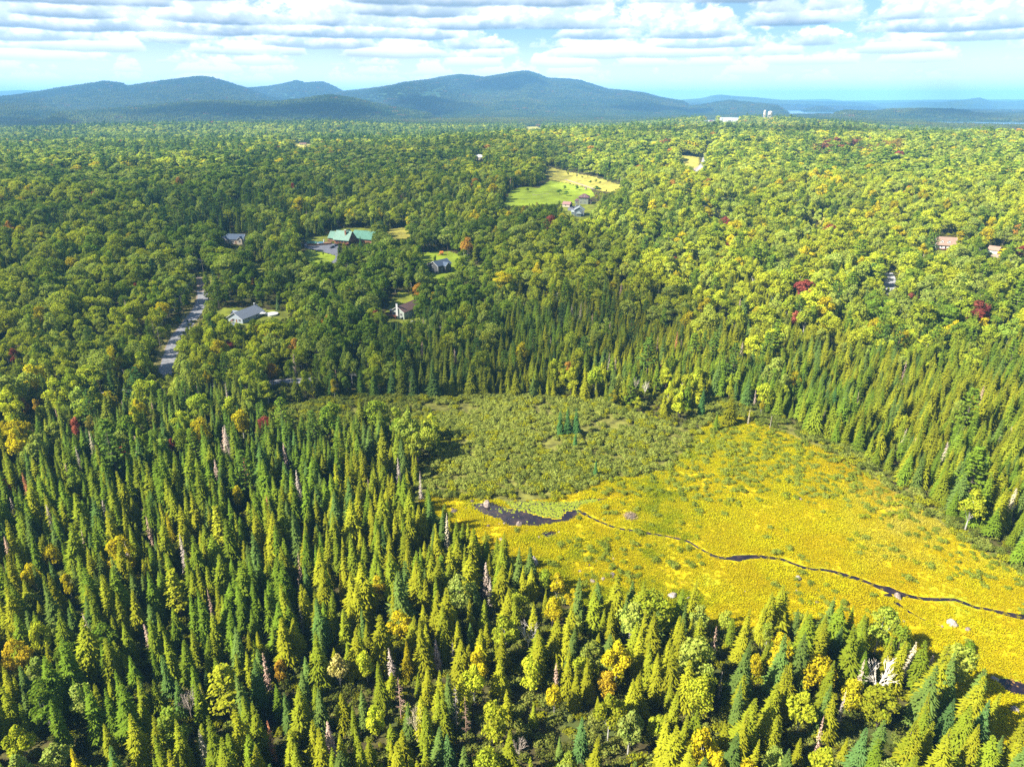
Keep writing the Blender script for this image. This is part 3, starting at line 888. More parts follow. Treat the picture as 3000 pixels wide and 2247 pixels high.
def shrub(seed, rad=1.7, h=2.3, n=330, size=.2):
    rg = np.random.default_rng(seed); tm = TM()
    cen = [(rg.uniform(-.6, .6) * rad, rg.uniform(-.6, .6) * rad, h * rg.uniform(.35, .62), rad * rg.uniform(.35, .5), h * rg.uniform(.3, .42)) for _ in range(6)]
    for (x, y, z, r, rz_) in cen:
        m = n // 6; d = rg.standard_normal((m, 3)); d /= np.linalg.norm(d, axis=1)[:, None]; d[:, 2] = np.abs(d[:, 2]) * 1.0 - .15
        C = np.stack([x + d[:, 0] * r, y + d[:, 1] * r, z + d[:, 2] * rz_], 1) + rg.standard_normal((m, 3)) * .08
        N = d + rg.standard_normal((m, 3)) * .5; N /= np.linalg.norm(N, axis=1)[:, None]
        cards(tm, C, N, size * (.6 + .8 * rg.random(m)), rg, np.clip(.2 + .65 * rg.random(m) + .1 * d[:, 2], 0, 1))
    for k in range(5):
        a = rg.random() * 6.28
        tube(tm, (0, 0, 0), (cos(a) * rad * .5, sin(a) * rad * .5, h * .6), .03, .01, 3, .2)
    return tm


def merged(parts, name, mats):
    """parts: [(TM, material index)] in one mesh"""
    out = TM()
    for tm, mi in parts:
        base = out.n
        out.V += tm.V; out.v += tm.v; out.F += [tuple(i + base for i in f) for f in tm.F]; out.mi += [mi] * len(tm.F); out.n += tm.n
    return out.mesh(name, mats)


def source(coll, name, me):
    o = bpy.data.objects.new(name, me); coll.objects.link(o)


KINDS_ = {}
def reg(kind, crown, trunk, h, mats):
    d = KINDS_.setdefault(kind, dict(crown=[], trunk=[], h=[], coll=bpy.data.collections.new(kind + '_shapes')))
    k = len(d['h'])
    d['crown'].append(crown.mesh(kind + '_crown', [mats[0]])); d['trunk'].append(trunk.mesh(kind + '_trunk', [mats[1]])); d['h'].append(h)
    source(d['coll'], 'k%02d' % k, merged([(crown, 0), (trunk, 1)], kind, mats))


NB = [M['needle'], M['bark']]; LB = [M['leaf'], M['bark']]; LW = [M['leaf'], M['birch']]
# spruces: slim, ordinary, broad, half bare, thin old ones
for i, (h, r, b, irr, sh) in enumerate([(14, 3.1, .06, .2, 1.05), (14, 3.4, .10, .26, 1.0), (14, 2.7, .12, .22, .95), (14, 3.8, .05, .22, 1.15), (14, 2.9, .25, .34, .9), (14, 3.2, .18, .3, .85), (14, 2.6, .08, .2, 1.1), (14, 3.5, .14, .38, .95)]):
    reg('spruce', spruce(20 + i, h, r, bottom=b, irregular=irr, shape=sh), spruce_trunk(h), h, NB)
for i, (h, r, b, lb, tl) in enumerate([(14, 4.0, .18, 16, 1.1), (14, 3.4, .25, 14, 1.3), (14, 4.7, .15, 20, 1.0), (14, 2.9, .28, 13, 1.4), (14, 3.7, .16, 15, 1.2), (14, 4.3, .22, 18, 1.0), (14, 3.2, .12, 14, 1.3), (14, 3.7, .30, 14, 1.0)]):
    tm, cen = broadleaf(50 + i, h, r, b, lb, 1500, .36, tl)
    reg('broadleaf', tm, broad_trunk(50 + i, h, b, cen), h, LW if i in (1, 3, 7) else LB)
for i, (h, r, b) in enumerate([(17, 4.0, .2), (17, 3.4, .3), (17, 4.6, .16), (17, 3.0, .25)]):
    tm, tr = pine(80 + i, h, r, base=b); reg('pine', tm, tr, h, NB)
for i, f in enumerate([1.0, .75, .55]):
    reg('dead', dead_spruce(90 + i, 13, 1.9 - .2 * i, f), spruce_trunk(13), 13, [M['deadwood'], M['bark']])
for i in range(6):
    s_ = shrub(110 + i, 1.7 + .2 * (i % 3), 2.2 + .3 * (i % 2)); e_ = TM(); tube(e_, (0, 0, -.1), (0, 0, .8), .05, .03, 4)
    reg('shrub', s_, e_, 2.4, LB)

# light versions for the middle distance and forest clumps for the far distance
LOW = bpy.data.collections.new('mid_shapes'); LOWN = dict(spruce=[0, 1, 2, 3], broadleaf=[4, 5, 6, 7, 8, 9], pine=[10, 11])
k = 0
for i in range(4):
    source(LOW, 'm%02d' % k, spruce(200 + i, 14, 1.9 + .25 * i, lo=True, bottom=.08).mesh('mid_spruce', [M['needle']])); k += 1
for i in range(6):
    tm, _ = broadleaf(220 + i, 13, 3.4 + .5 * (i % 3), .2, 8 + i, 300, .75, 1.1 + .15 * (i % 3))
    source(LOW, 'm%02d' % k, tm.mesh('mid_broadleaf', [M['leaf']])); k += 1
for i in range(2):
    tm, _ = pine(240 + i, 16, 3.6, lo=True); source(LOW, 'm%02d' % k, tm.mesh('mid_pine', [M['needle']])); k += 1
CLUMP = bpy.data.collections.new('clump_shapes')
for i in range(5):
    rg = np.random.default_rng(300 + i); out = TM()
    for j in range(22):
        x, y = rg.uniform(-20, 20, 2); con = rg.random() < (.25 + .12 * i)
        hh = rg.uniform(9, 15)
        if con:
            n = 6; rd = rg.uniform(1.6, 2.6)
            V_ = [(x + cos(2 * pi * q / n) * rd, y + sin(2 * pi * q / n) * rd, 1) for q in range(n)] + [(x, y, hh + 2)]
            out.add(V_, [(q, (q + 1) % n, n) for q in range(n)], rg.uniform(.0, .35))
        else:
            m = 34; d = rg.standard_normal((m, 3)); d /= np.linalg.norm(d, axis=1)[:, None]; d[:, 2] = np.abs(d[:, 2])
            rd = rg.uniform(3, 4.6)
            C = np.stack([x + d[:, 0] * rd, y + d[:, 1] * rd, hh * .45 + d[:, 2] * hh * .5], 1)
            N = d + rg.standard_normal((m, 3)) * .3; N /= np.linalg.norm(N, axis=1)[:, None]
            v0 = rg.uniform(.3, 1.0)
            cards(out, C, N, np.full(m, 1.6), rg, np.clip(v0 + rg.uniform(-.15, .15, m), 0, 1))
    source(CLUMP, 'c%02d' % i, out.mesh('forest_clump', [M['leaf']]))

# grass tufts
M['sedge'] = leaf_mat('sedge', .5, hue=.012, lo=.88, rng_=.2)
TUFT = bpy.data.collections.new('tuft_shapes')
for i in range(4):
    rg = np.random.default_rng(400 + i); out = TM(); V_ = []; F_ = []; vv = []
    for j in range(34):
        a = rg.random() * 6.28; p = rg.uniform(-.7, .7, 2); l = rg.uniform(.35, .95); w = .05
        d = np.array([cos(a), sin(a)]) * rg.uniform(.15, .5); s = np.array([-sin(a), cos(a)]) * w
        b = len(V_)
        V_ += [(p[0] - s[0], p[1] - s[1], 0), (p[0] + s[0], p[1] + s[1], 0), (p[0] + d[0] * .6 + s[0], p[1] + d[1] * .6 + s[1], l * .75), (p[0] + d[0] * 1.2, p[1] + d[1] * 1.2, l * .8)]
        F_ += [(b, b + 1, b + 2), (b, b + 2, b + 3)]; q = rg.random(); vv += [q * .6, q * .6, q, q]
    out.add(V_, F_, vv); source(TUFT, 't%02d' % i, out.mesh('grass_tuft', [M['sedge']]))


# ------------------------------------------------------------------ geometry-nodes scatter for "stuff"
def scatter(name, coll, P, idx, scl, rot, tint, label=None):
    me = bpy.data.meshes.new(name)
    me.vertices.add(len(P)); me.vertices.foreach_set('co', np.asarray(P, np.float32).ravel())
    def A(n, t, dom, key, val):
        a = me.attributes.new(n, t, 'POINT'); a.data.foreach_set(key, np.asarray(val, np.float32 if t != 'INT' else np.int32).ravel())
    A('pick', 'INT', 'POINT', 'value', idx)
    A('scl', 'FLOAT_VECTOR', 'POINT', 'vector', scl)
    A('rot', 'FLOAT_VECTOR', 'POINT', 'vector', rot)
    A('tint', 'FLOAT_COLOR', 'POINT', 'color', np.concatenate([tint, np.ones((len(P), 1))], 1))
    me.update()
    o = link(name, me); o['kind'] = 'stuff'
    if label: o['label'] = label
    ng = bpy.data.node_groups.new(name, 'GeometryNodeTree')
    ng.interface.new_socket('Geometry', in_out='INPUT', socket_type='NodeSocketGeometry')
    ng.interface.new_socket('Geometry', in_out='OUTPUT', socket_type='NodeSocketGeometry')
    gi = ng.nodes.new('NodeGroupInput'); go = ng.nodes.new('NodeGroupOutput')
    ci = ng.nodes.new('GeometryNodeCollectionInfo'); ci.inputs['Collection'].default_value = coll
    ci.inputs['Separate Children'].default_value = True; ci.inputs['Reset Children'].default_value = True
    ip = ng.nodes.new('GeometryNodeInstanceOnPoints'); ip.inputs['Pick Instance'].default_value = True
    mp = ng.nodes.new('GeometryNodeMeshToPoints')
    def NA(n, t):
        q = ng.nodes.new('GeometryNodeInputNamedAttribute'); q.data_type = t; q.inputs['Name'].default_value = n; return q.outputs['Attribute']
    L = ng.links
    L.new(gi.outputs[0], mp.inputs['Mesh']); L.new(mp.outputs[0], ip.inputs['Points']); L.new(ci.outputs[0], ip.inputs['Instance'])
    L.new(NA('pick', 'INT'), ip.inputs['Instance Index']); L.new(NA('scl', 'FLOAT_VECTOR'), ip.inputs['Scale'])
    e = ng.nodes.new('FunctionNodeEulerToRotation'); L.new(NA('rot', 'FLOAT_VECTOR'), e.inputs[0]); L.new(e.outputs[0], ip.inputs['Rotation'])
    L.new(ip.outputs[0], go.inputs[0])
    md = o.modifiers.new('scatter', 'NODES'); md.node_group = ng
    return o

# ================================================================== THE FOREST
# places that stay open in front of roads, lawns, water and houses (outlines on the photograph's frame, turned into distances)
KEEP = [[(455, 1072), (478, 1098), (500, 1091), (514, 1061), (512, 1010), (540, 965), (545, 944), (582, 939), (596, 917), (601, 874), (597, 835), (590, 816), (578, 812), (570, 835), (582, 865), (552, 917), (528, 948), (500, 988), (476, 1026)],
 [(350, 1140), (430, 1136), (430, 1152), (350, 1158)], [(268, 1150), (300, 1148), (300, 1160), (268, 1162)], [(795, 1115), (898, 1108), (898, 1124), (795, 1130)],
 [(2588, 806), (2615, 806), (2622, 832), (2608, 858), (2596, 845)], [(2060, 490), (2074, 440), (2064, 438), (2053, 488)], [(2030, 485), (2055, 470), (2058, 492), (2035, 502)],
 [(895, 706), (955, 700), (958, 684), (990, 676), (1025, 674), (1040, 680), (1078, 690), (1088, 700), (1080, 712), (1052, 716), (1035, 712), (1028, 712), (985, 712), (985, 748), (1005, 758), (985, 768), (960, 762), (935, 760), (895, 755), (885, 730)],
 [(652, 690), (664, 682), (682, 690), (700, 690), (702, 680), (720, 690), (722, 712), (690, 722), (655, 716)],
 [(675, 900), (700, 895), (850, 915), (835, 930), (795, 930), (745, 925), (712, 944), (680, 950), (655, 925)],
 [(740, 772), (775, 772), (778, 795), (745, 800)],
 [(1128, 895), (1148, 880), (1150, 860), (1190, 865), (1212, 872), (1208, 890), (1192, 905), (1188, 935), (1160, 940), (1140, 932), (1128, 922)],
 [(1155, 865), (1165, 845), (1185, 870), (1170, 885)],
 [(1250, 772), (1268, 765), (1300, 758), (1318, 768), (1312, 795), (1295, 810), (1258, 802), (1248, 785)], [(1275, 735), (1320, 735), (1325, 755), (1280, 760)],
 [(1135, 678), (1180, 672), (1200, 690), (1160, 700)],
 [(1470, 607), (1495, 558), (1577, 552), (1600, 527), (1590, 485), (1609, 492), (1669, 504), (1748, 520), (1827, 546), (1780, 563), (1735, 560), (1740, 580), (1697, 594), (1647, 596), (1558, 597), (1500, 600)],
 [(1640, 585), (1700, 568), (1742, 572), (1738, 600), (1724, 615), (1724, 635), (1700, 642), (1690, 630), (1660, 610)],
 [(2748, 706), (2775, 690), (2800, 696), (2797, 722), (2775, 736), (2740, 742)], [(2893, 720), (2916, 722), (2935, 735), (2930, 755), (2900, 752)],
 [(1388, 460), (1420, 460), (1420, 474), (1388, 474)], [(1990, 460), (2050, 464), (2052, 488), (2010, 485)],
 [(2082, 620), (2130, 622), (2138, 634), (2090, 634)], [(2375, 640), (2412, 640), (2405, 656), (2378, 656)],
 [(860, 418), (912, 420), (910, 431), (862, 431)], [(2108, 345), (2165, 340), (2162, 356), (2128, 358), (2108, 352)], [(2066, 348), (2100, 346), (2098, 354), (2068, 355)], [(2232, 318), (2264, 318), (2264, 344), (2232, 344)],
 [(1540, 373), (1585, 372), (1582, 379), (1545, 380)]]
FX0, FY0, FW, FH = -200, 200, 860, 520      # raster cells of 4 px
KM = np.zeros((FW, FH)); gxx, gyy = np.meshgrid(FX0 + 4 * np.arange(FW) + 2, FY0 + 4 * np.arange(FH) + 2, indexing='ij')
kin = np.zeros((FW, FH), bool)
for pl in KEEP: kin |= inpoly(gxx, gyy, pl)
kx, ky, _ = hit(gxx[kin], gyy[kin]); KM[kin] = np.hypot(kx, ky)


def blocked(x, y, z, h, w, slack=.97):
    d = np.hypot(x, y); b = np.zeros(len(x), bool)
    for f in (0., .25, .5, .75, .97):
        px, py, dd = project(x, y, z + h * f)
        for s in (-1, 0, 1):
            qx = px + s * w * (1 - .5 * f) * F / dd
            i = ((qx - FX0) // 4).astype(int); j = ((py - FY0) // 4).astype(int)
            ok = (i >= 0) & (i < FW) & (j >= 0) & (j < FH)
            v = np.zeros(len(x)); v[ok] = KM[i[ok], j[ok]]
            b |= v > d * (1 / slack if f > 0 else 0.985)
    return b


def openland(px, py):
    m = inpoly(px, py, MARSH)
    for _, pl, _, _ in LAWNS: m |= inpoly(px, py, pl)
    return m


CON_R = [(2300, 1000), (2480, 1060), (2700, 1080), (2850, 1050), (3100, 1000), (3800, 950), (3800, 1900), (3000, 1700), (2640, 1430), (2400, 1300), (2300, 1240)]
CON_M = [(1150, 930), (1480, 960), (1700, 860), (1900, 880), (2200, 850), (2300, 1000), (2300, 1260), (1500, 1260), (1200, 1200), (1050, 1080)]
CON_F = [(-2500, 1420), (0, 1400), (500, 1370), (900, 1290), (1150, 1290), (1240, 1420), (1700, 1760), (2600, 1880), (3200, 2300), (4500, 3300), (4500, 6500), (-4500, 6500), (-4500, 1500)]
CON_L = [(-2500, 1120), (0, 1100), (400, 1180), (900, 1140), (1150, 1160), (1150, 1290), (900, 1290), (500, 1370), (0, 1400), (-2500, 1420)]
SHADE_L = [(1100, 640), (1700, 640), (1560, 850), (1500, 1150)]


def mixture(x, y, px, py, d):
    """share of spruce, pine, dead wood and broadleaf at each point"""
    n1 = fbm(x, y, 70, 21, 3); n2 = fbm(x, y, 190, 24, 2)
    sp = np.full(len(x), .31); pn = np.full(len(x), .12); dd = np.full(len(x), .008)
    right = smooth(1250, 1650, px)
    sp = sp + (.09 - .31) * right * (py < 900)
    sp = np.clip(sp + .55 * (n1 + n2 * .7) * (1 - .75 * right), .02, .85)
    pn = np.clip(pn + .10 * n2, .02, .3)
    m = inpoly(px, py, CON_L); sp[m] = np.clip(.50 + .7 * n1[m], .15, .9); dd[m] = .02
    m = inpoly(px, py, CON_M); sp[m] = np.clip(.36 + 1.2 * n1[m], .04, .85); pn[m] = .10; dd[m] = .02
    m = inpoly(px, py, CON_R); sp[m] = np.clip(.93 + .3 * n1[m], .6, .97); pn[m] = .01; dd[m] = .015
    m = inpoly(px, py, CON_F); sp[m] = np.clip(.86 + .5 * n1[m], .4, .96); pn[m] = .01; dd[m] = .03
    f = smooth(1100, 2500, d)
    sp = sp + (np.clip(.34 + .75 * n2, .05, .9) - sp) * f
    return sp, pn, dd


OLIVE = np.array((.190, .190, .010)); GREEN = np.array((.100, .150, .012)); BLUEG = np.array((.062, .112, .030)); DGREEN = np.array((.038, .085, .022))
LIME = np.array((.34, .355, .022)); MIDG = np.array((.13, .19, .018)); PALEG = np.array((.26, .30, .06)); YEL = np.array((.42, .34, .012)); ORG = np.array((.36, .19, .03)); RED = np.array((.22, .05, .04)); PINKR = np.array((.36, .10, .07)); TAN = np.array((.30, .22, .12))
GREY = np.array((.34, .29, .25)); RUST = np.array((.30, .12, .06)); PINK = np.array((.38, .25, .19)); PALED = np.array((.46, .40, .28)); BONE = np.array((.66, .60, .52))


def tints(kind, x, y, px, py, rg):
    n = len(x); u = rg.random(n)[:, None]; v = rg.random(n)[:, None]; s = fbm(x, y, 55, 31, 2)[:, None]; s2 = fbm(x, y, 160, 33, 2)[:, None]
    right = smooth(1150, 1700, px)[:, None]
    fg = smooth(1200, 1500, py)[:, None]
    if kind == 'spruce':
        a = GREEN + (OLIVE - GREEN) * np.clip(.66 + s * .9 + (u - .5) * 1.3, 0, 1)
        c = a + (BLUEG - a) * (v > .88) * .75
        c = c + (DGREEN - c) * (1 - np.maximum(right * .85, fg)) * .45
        c = c * (.8 + .45 * rg.random(n))[:, None]
    elif kind == 'broadleaf':
        a = MIDG + (LIME - MIDG) * np.clip(.30 + right * .40 + s * .8 + s2 * .5 + (u - .5) * 1.0, 0, 1)
        c = a + (PALEG - a) * np.clip((v - .6) * 2.6, 0, .8)
        au = rg.random(n)[:, None]; w = np.clip(s2, 0, 1) * .05 - .035 * (1 - right) * (1 - fg)
        k = .22 * fg
        c = np.where(au < .045 + w + k * .8, YEL * (.75 + .4 * u), c)
        c = np.where((au > .9925 - .006 * fg), ORG, c); c = np.where((au > .9965), RED, c)
        c = c * (.78 + .4 * rg.random(n))[:, None]
        band = ((px > 2380) & (px < 2640) & (py > 432) & (py < 478))[:, None]
        c = np.where(band & (rg.random(n)[:, None] < .35), np.where(u < .5, RED * .8 + MIDG * .2, ORG * .5 + MIDG * .3), c)
    elif kind == 'pine':
        c = DGREEN + (GREEN * 1.15 - DGREEN) * np.clip(.45 + right * .4 + fg * .5 + (u - .5), 0, 1)
    elif kind == 'shrub':
        a = np.array((.13, .155, .025)) + (np.array((.25, .27, .05)) - np.array((.13, .155, .025))) * np.clip(.35 + s + (u - .5) * 1.1, 0, 1)
        c = a + (np.array((.25, .25, .012)) - a) * (v > .8)
    else:
        c = GREY + (PINK - GREY) * u; c = c + (RUST - c) * (v > .85)
    return c


# ---- special trees, each seen singly: top of the tree on the photograph's frame, kind, height, width factor, tint, label
SPECIAL = [
 (500, 1667, 'pine', 17, 1.15, LIME * .75, 'big lime green white pine with a round top among the spruces at the lower left'),
 (630, 1480, 'pine', 17, 1.2, LIME * .85, 'bright lime white pine with wide spreading boughs above the lower left spruces'),
 (645, 1951, 'pine', 16, 1.35, LIME * .7, 'very wide lime green pine low in the forest beside the rust brown dead spruce'),
 (190, 1680, 'broadleaf', 10, .7, YEL * .8, 'round golden green birch standing alone among dark spruces at far left'),
 (144, 1592, 'broadleaf', 10, .75, YEL, 'bright yellow birch above the round golden green birch'),
 (108, 1820, 'broadleaf', 13, .8, LIME * .9, 'yellow green birch with a rounded crown over a dark gap'),
 (28, 1872, 'broadleaf', 13, .9, YEL * .7 + ORG * .3, 'amber tinged birch at the left edge of the lower forest'),
 (216, 2005, 'broadleaf', 12, 1.1, PALEG, 'wide pale green maple low at the left'),
 (81, 1738, 'broadleaf', 9, .9, PALEG * .8, 'pale green young maple under blue green spruces at the left'),
 (150, 2180, 'broadleaf', 9, 1.3, PALEG * .95, 'spreading pale green maple in the bottom left corner'),
 (40, 2130, 'broadleaf', 12, 1.1, LIME * .8, 'lime green maple at the very bottom left edge'),
 (426, 1509, 'dead', 12, 1, PINK, 'pinkish tan dead spruce beside the bright lime white pine'),
 (525, 1563, 'dead', 14, .9, GREY, 'tall grey dead spruce just left of the big lime pine'),
 (606, 1721, 'dead', 11, .7, PINK * .9, 'narrow dead spruce with a reddish tip beside the round topped lime pine'),
 (769, 1910, 'dead', 13, .9, PINK, 'pinkish grey dead spruce right of a golden birch in the lower forest'),
 (582, 2136, 'dead', 12, 1, PALED * .8, 'tan dead spruce at the bottom, left of the rust brown one'),
 (782, 2109, 'dead', 13, .9, RUST * 1.15, 'rust brown dead spruce at the bottom edge of the forest'),
 (872, 1617, 'dead', 11, .8, PINK, 'slim pinkish dead spruce with bare sides amid green spruces'),
 (875, 1765, 'dead', 11, .8, GREY, 'grey bristly dead spruce left of the apricot birch'),
 (207, 2190, 'spruce', 11, .85, YEL * .8, 'golden yellow tamarack in the bottom left corner'),
 (487, 1500, 'spruce', 12, .7, YEL * .6, 'slim golden tamarack beside the pinkish tan dead spruce'),
 (820, 1930, 'broadleaf', 9, .7, ORG * .8 + YEL * .2, 'small orange birch behind the pinkish grey dead spruce'),
 (541, 2015, 'bare', 10, .9, GREY, 'leafless grey snag with tangled twigs left of the very wide lime pine'),
 (1308, 1503, 'dead', 14, .8, PALED, 'tall straw pale dead spruce at the marsh edge below the pond'),
 (1436, 1689, 'dead', 11, .8, GREY, 'grey dead spruce right of the round pale green poplar'),
 (1103, 1685, 'broadleaf', 11, .75, YEL * .9 + ORG * .15, 'amber yellow birch among slim spruces in the middle of the lower forest'),
 (1344, 1683, 'broadleaf', 15, 1.0, PALEG * .95 , 'large round pale green poplar with bare lower limbs'),
 (1166, 1786, 'broadleaf', 11, 1.05, YEL * 1.05, 'broad golden yellow maple below the amber yellow birch'),
 (1405, 1895, 'broadleaf', 12, .95, YEL, 'bright yellow maple with a flat golden crown, upper of a pair'),
 (1387, 1951, 'broadleaf', 12, 1.0, LIME * 1.1, 'yellow green maple directly below the flat golden crowned maple'),
 (1549, 1922, 'broadleaf', 12, 1.0, LIME * 1.15, 'yellow green maple left of the pinkish dead spruce'),
 (1441, 2055, 'broadleaf', 13, 1.1, LIME * .8, 'large leafy green maple near the bottom with a dark gap at its left'),
 (1094, 2066, 'broadleaf', 10, 1.0, LIME * 1.2, 'low bright yellow green maple near the bottom'),
 (1626, 2003, 'broadleaf', 10, .8, YEL * .9, 'yellow maple just below the pinkish dead spruce'),
 (986, 1917, 'broadleaf', 11, .95, YEL * .6 + PALED * .4, 'apricot coloured maple in the lower forest'),
 (1067, 1905, 'broadleaf', 11, .8, LIME * 1.1, 'yellow green maple right of the apricot one'),
 (1784, 1967, 'broadleaf', 9, .9, YEL * .6 + ORG * .5, 'orange gold maple at the bottom among spruces'),
 (1790, 2040, 'broadleaf', 13, 1.15, LIME * .6, 'wide green maple below the orange gold maple'),
 (1850, 2090, 'broadleaf', 12, 1.1, PALEG * .8, 'pale green poplar at the bottom edge near the centre'),
 (1189, 1877, 'spruce', 12, 1.0, YEL * .42, 'bronze tinted spruce between the apricot and the flat golden maples'),
 (995, 1675, 'spruce', 12, .8, YEL * .45, 'bronze slim spruce left of the amber yellow birch'),
 (1549, 1829, 'bare', 9, 1.0, BONE * .9, 'bleached leafless tree with twisted twigs in the lower forest'),
 (1325, 1880, 'snag', 9, .8, GREY * .9, 'short grey broken snag left of the flat golden maple'),
 (1166, 1985, 'snag', 13, 1, PINK, 'bare brown spar with short side twigs in a dark gap'),
 (1333, 2010, 'snag', 14, .8, GREY, 'tall bare grey spar above an open patch of forest floor'),
 (1362, 2040, 'snag', 14, .8, PINK * .8, 'second bare spar, brownish, at the right of the tall grey spar'),
 (1630, 1940, 'dead', 11, 1, PINK * 1.05, 'pinkish grey dead spruce between two yellow maples'),
 (1518, 2152, 'bare', 9, .8, GREY, 'grey twiggy dead tree at the bottom edge right of the large leafy maple'),
 (1215, 2060, 'bare', 12, .7, PALED, 'pale fan shaped dead tree below the bare brown spar'),
 (1310, 2150, 'spruce', 12, .9, BLUEG * 1.3, 'blue green young spruce at the bottom left of the large leafy maple'),
 (1707, 2100, 'spruce', 12, .8, BLUEG * 1.2, 'slim blue green spruce at the bottom, left of the wide green maple'),
 (2685, 1880, 'dead', 13, 1.15, PALED * .95, 'big pale grey dead spruce standing behind the bleached bare tree'),
 (2588, 1937, 'bare', 12, 1.25, BONE * 1.15, 'bone white leafless tree with many upright limbs at the marsh edge'),
 (2100, 1833, 'dead', 12, .9, PINK * .95, 'pinkish dead spruce near the marsh edge right of centre'),
 (2117, 1965, 'dead', 9, .8, GREY, 'grey dead spruce below the pinkish one near the marsh edge'),
 (2415, 2094, 'dead', 11, .7, PINK * 1.1, 'slim pinkish dead spruce beside the dark trunks at the bottom'),
 (2480, 2020, 'dead', 11, .7, GREY * 1.1, 'slim grey dead spruce left of the bleached bare tree'),
 (2221, 1914, 'broadleaf', 9, .6, YEL * .9, 'small golden birch left of a dark spruce near the marsh'),
 (2512, 1991, 'broadleaf', 11, .8, YEL * .6 + LIME * .4, 'golden green birch under the bleached bare tree'),
 (2600, 2015, 'broadleaf', 13, 1.25, LIME * .6, 'large mottled green maple beneath the bleached bare tree'),
 (2360, 2030, 'broadleaf', 13, 1.1, LIME * .85, 'large yellow green maple beside dark trunks at the bottom right'),
 (2060, 1990, 'broadleaf', 12, 1.0, LIME * .95, 'yellow green maple at the bottom, right of the orange gold maple'),
 (2796, 2045, 'spruce', 14, 1.0, BLUEG * .9, 'dark blue green spruce in the bottom right corner'),
 (2900, 2050, 'spruce', 14, 1.15, BLUEG * 1.35, 'pale blue green spruce nearest the small bottom right pool'),
 (2540, 2131, 'spruce', 13, 1.05, BLUEG * 1.3, 'broad blue green spruce on the bottom edge at the right'),
 (2979, 1430, 'dead', 13, 1.25, PALED * .9, 'wide grey white dead spruce at the right edge of the marsh'),
 (2927, 1486, 'spruce', 12, 1.25, GREEN, 'full green spruce in front of the wide dead spruce at the right edge'),
 (2810, 1425, 'spruce', 12, 1.1, GREEN, 'green spruce standing forward on the right edge of the marsh'),
 (2657, 1262, 'spruce', 13, .9, GREEN, 'green spruce at the corner where the right stand meets the meadow'),
 (2450, 1133, 'spruce', 13, 1.3, DGREEN * 1.4, 'broad dark spruce in front of the right hand stand'),
 (2149, 1140, 'spruce', 17, 1.15, OLIVE * .6, 'tallest lone spruce on the upper edge of the yellow marsh'),
 (2103, 1206, 'spruce', 9, .8, GREEN, 'small spruce just left of the tallest lone spruce'),
 (2020, 1109, 'spruce', 16, 1.0, GREEN * .9, 'tall green spruce, left of a close group above the marsh'),
 (2063, 1135, 'spruce', 14, .9, DGREEN * 1.3, 'dark spruce at the right of the close group above the marsh'),
 (2235, 1170, 'broadleaf', 8, .6, YEL * .7, 'young yellow green birch with an orange foot by the marsh corner'),
 (2198, 1196, 'dead', 8, .6, PALED, 'short pale leaning dead spruce beside the tallest lone spruce'),
 (1747, 1345, 'spruce', 8, .95, DGREEN * 1.6, 'small dark spruce alone among the marsh shrubs'),
 (1687, 1262, 'spruce', 8, .8, DGREEN * 1.7, 'little spruce in front of the three shaded ones'),
 (1643, 1196, 'spruce', 13, 1, DGREEN * 1.3, 'left one of three shaded spruces standing out into the shrubs'),
 (1665, 1190, 'spruce', 14, 1, DGREEN * 1.2, 'middle one of three shaded spruces standing out into the shrubs'),
 (1690, 1196, 'spruce', 13, 1, DGREEN * 1.3, 'right one of three shaded spruces standing out into the shrubs'),
 (1786, 1033, 'dead', 14, .9, GREY * .9, 'tall grey dead spruce in the middle conifer belt'),
 (1928, 985, 'dead', 13, .7, PINK * .9, 'slender pinkish dead spruce in the middle conifer belt'),
 (1864, 1106, 'bare', 8, .9, GREY * 1.1, 'small grey leafless tree at the foot of the middle conifer belt'),
 (1892, 1118, 'bare', 8, .8, BONE * .8, 'pale leafless tree beside the small grey one above the marsh'),
 (2335, 910, 'broadleaf', 12, .9, PINKR, 'coral red maple in the yellow green woods at right centre'),
 (2132, 712, 'broadleaf', 12, .9, RED * .9, 'dark crimson maple in the bright poplar wood'),
 (2640, 862, 'broadleaf', 10, .8, RED * .6 + PINK * .1, 'dull purple red maple below the short stretch of road at the right'),
 (1647, 885, 'pine', 16, 1.0, BLUEG, 'blue green white pine left of the middle conifer belt'),
 (1853, 937, 'pine', 15, 1.0, BLUEG, 'blue green white pine inside the middle conifer belt'),
 (2038, 805, 'pine', 16, 1.0, GREEN, 'layered green pine at the top of the middle conifer belt'),
 (2096, 809, 'pine', 17, 1.1, GREEN * 1.3, 'wide layered light green pine right of its darker neighbour'),
 (1948, 903, 'pine', 16, 1.2, GREEN * 1.5, 'wide light green pine above the slender dead spruce'),
 (2140, 1113, 'broadleaf', 11, .55, LIME * .95, 'narrow bright green poplar behind the tallest lone spruce'),
 (1955, 1077, 'broadleaf', 12, .8, LIME * 1.1, 'yellow poplar in front of the middle conifer belt'),
 (1800, 1140, 'broadleaf', 9, .9, YEL * .45 + MIDG * .3, 'bronze green rounded tree below the tall grey dead spruce'),
 (216, 1223, 'broadleaf', 11, .8, PINKR * .95, 'pink red maple, left of two reds below the road'),
 (260, 1215, 'broadleaf', 11, .9, RED * .4 + MIDG * .8, 'green maple with a scarlet tip beside the pink red one'),
 (352, 1305, 'broadleaf', 11, .55, RED * 1.25, 'small scarlet maple low in front of olive spruces'),
 (500, 1284, 'broadleaf', 9, .7, RED * .8, 'dark red maple left of the broad shaded pine'),
 (65, 1164, 'broadleaf', 10, .8, ORG * .8, 'orange maple near the left edge, left of a pair'),
 (98, 1168, 'broadleaf', 10, .8, ORG * .7 + LIME * .2, 'orange and green maple, right of the pair near the left edge'),
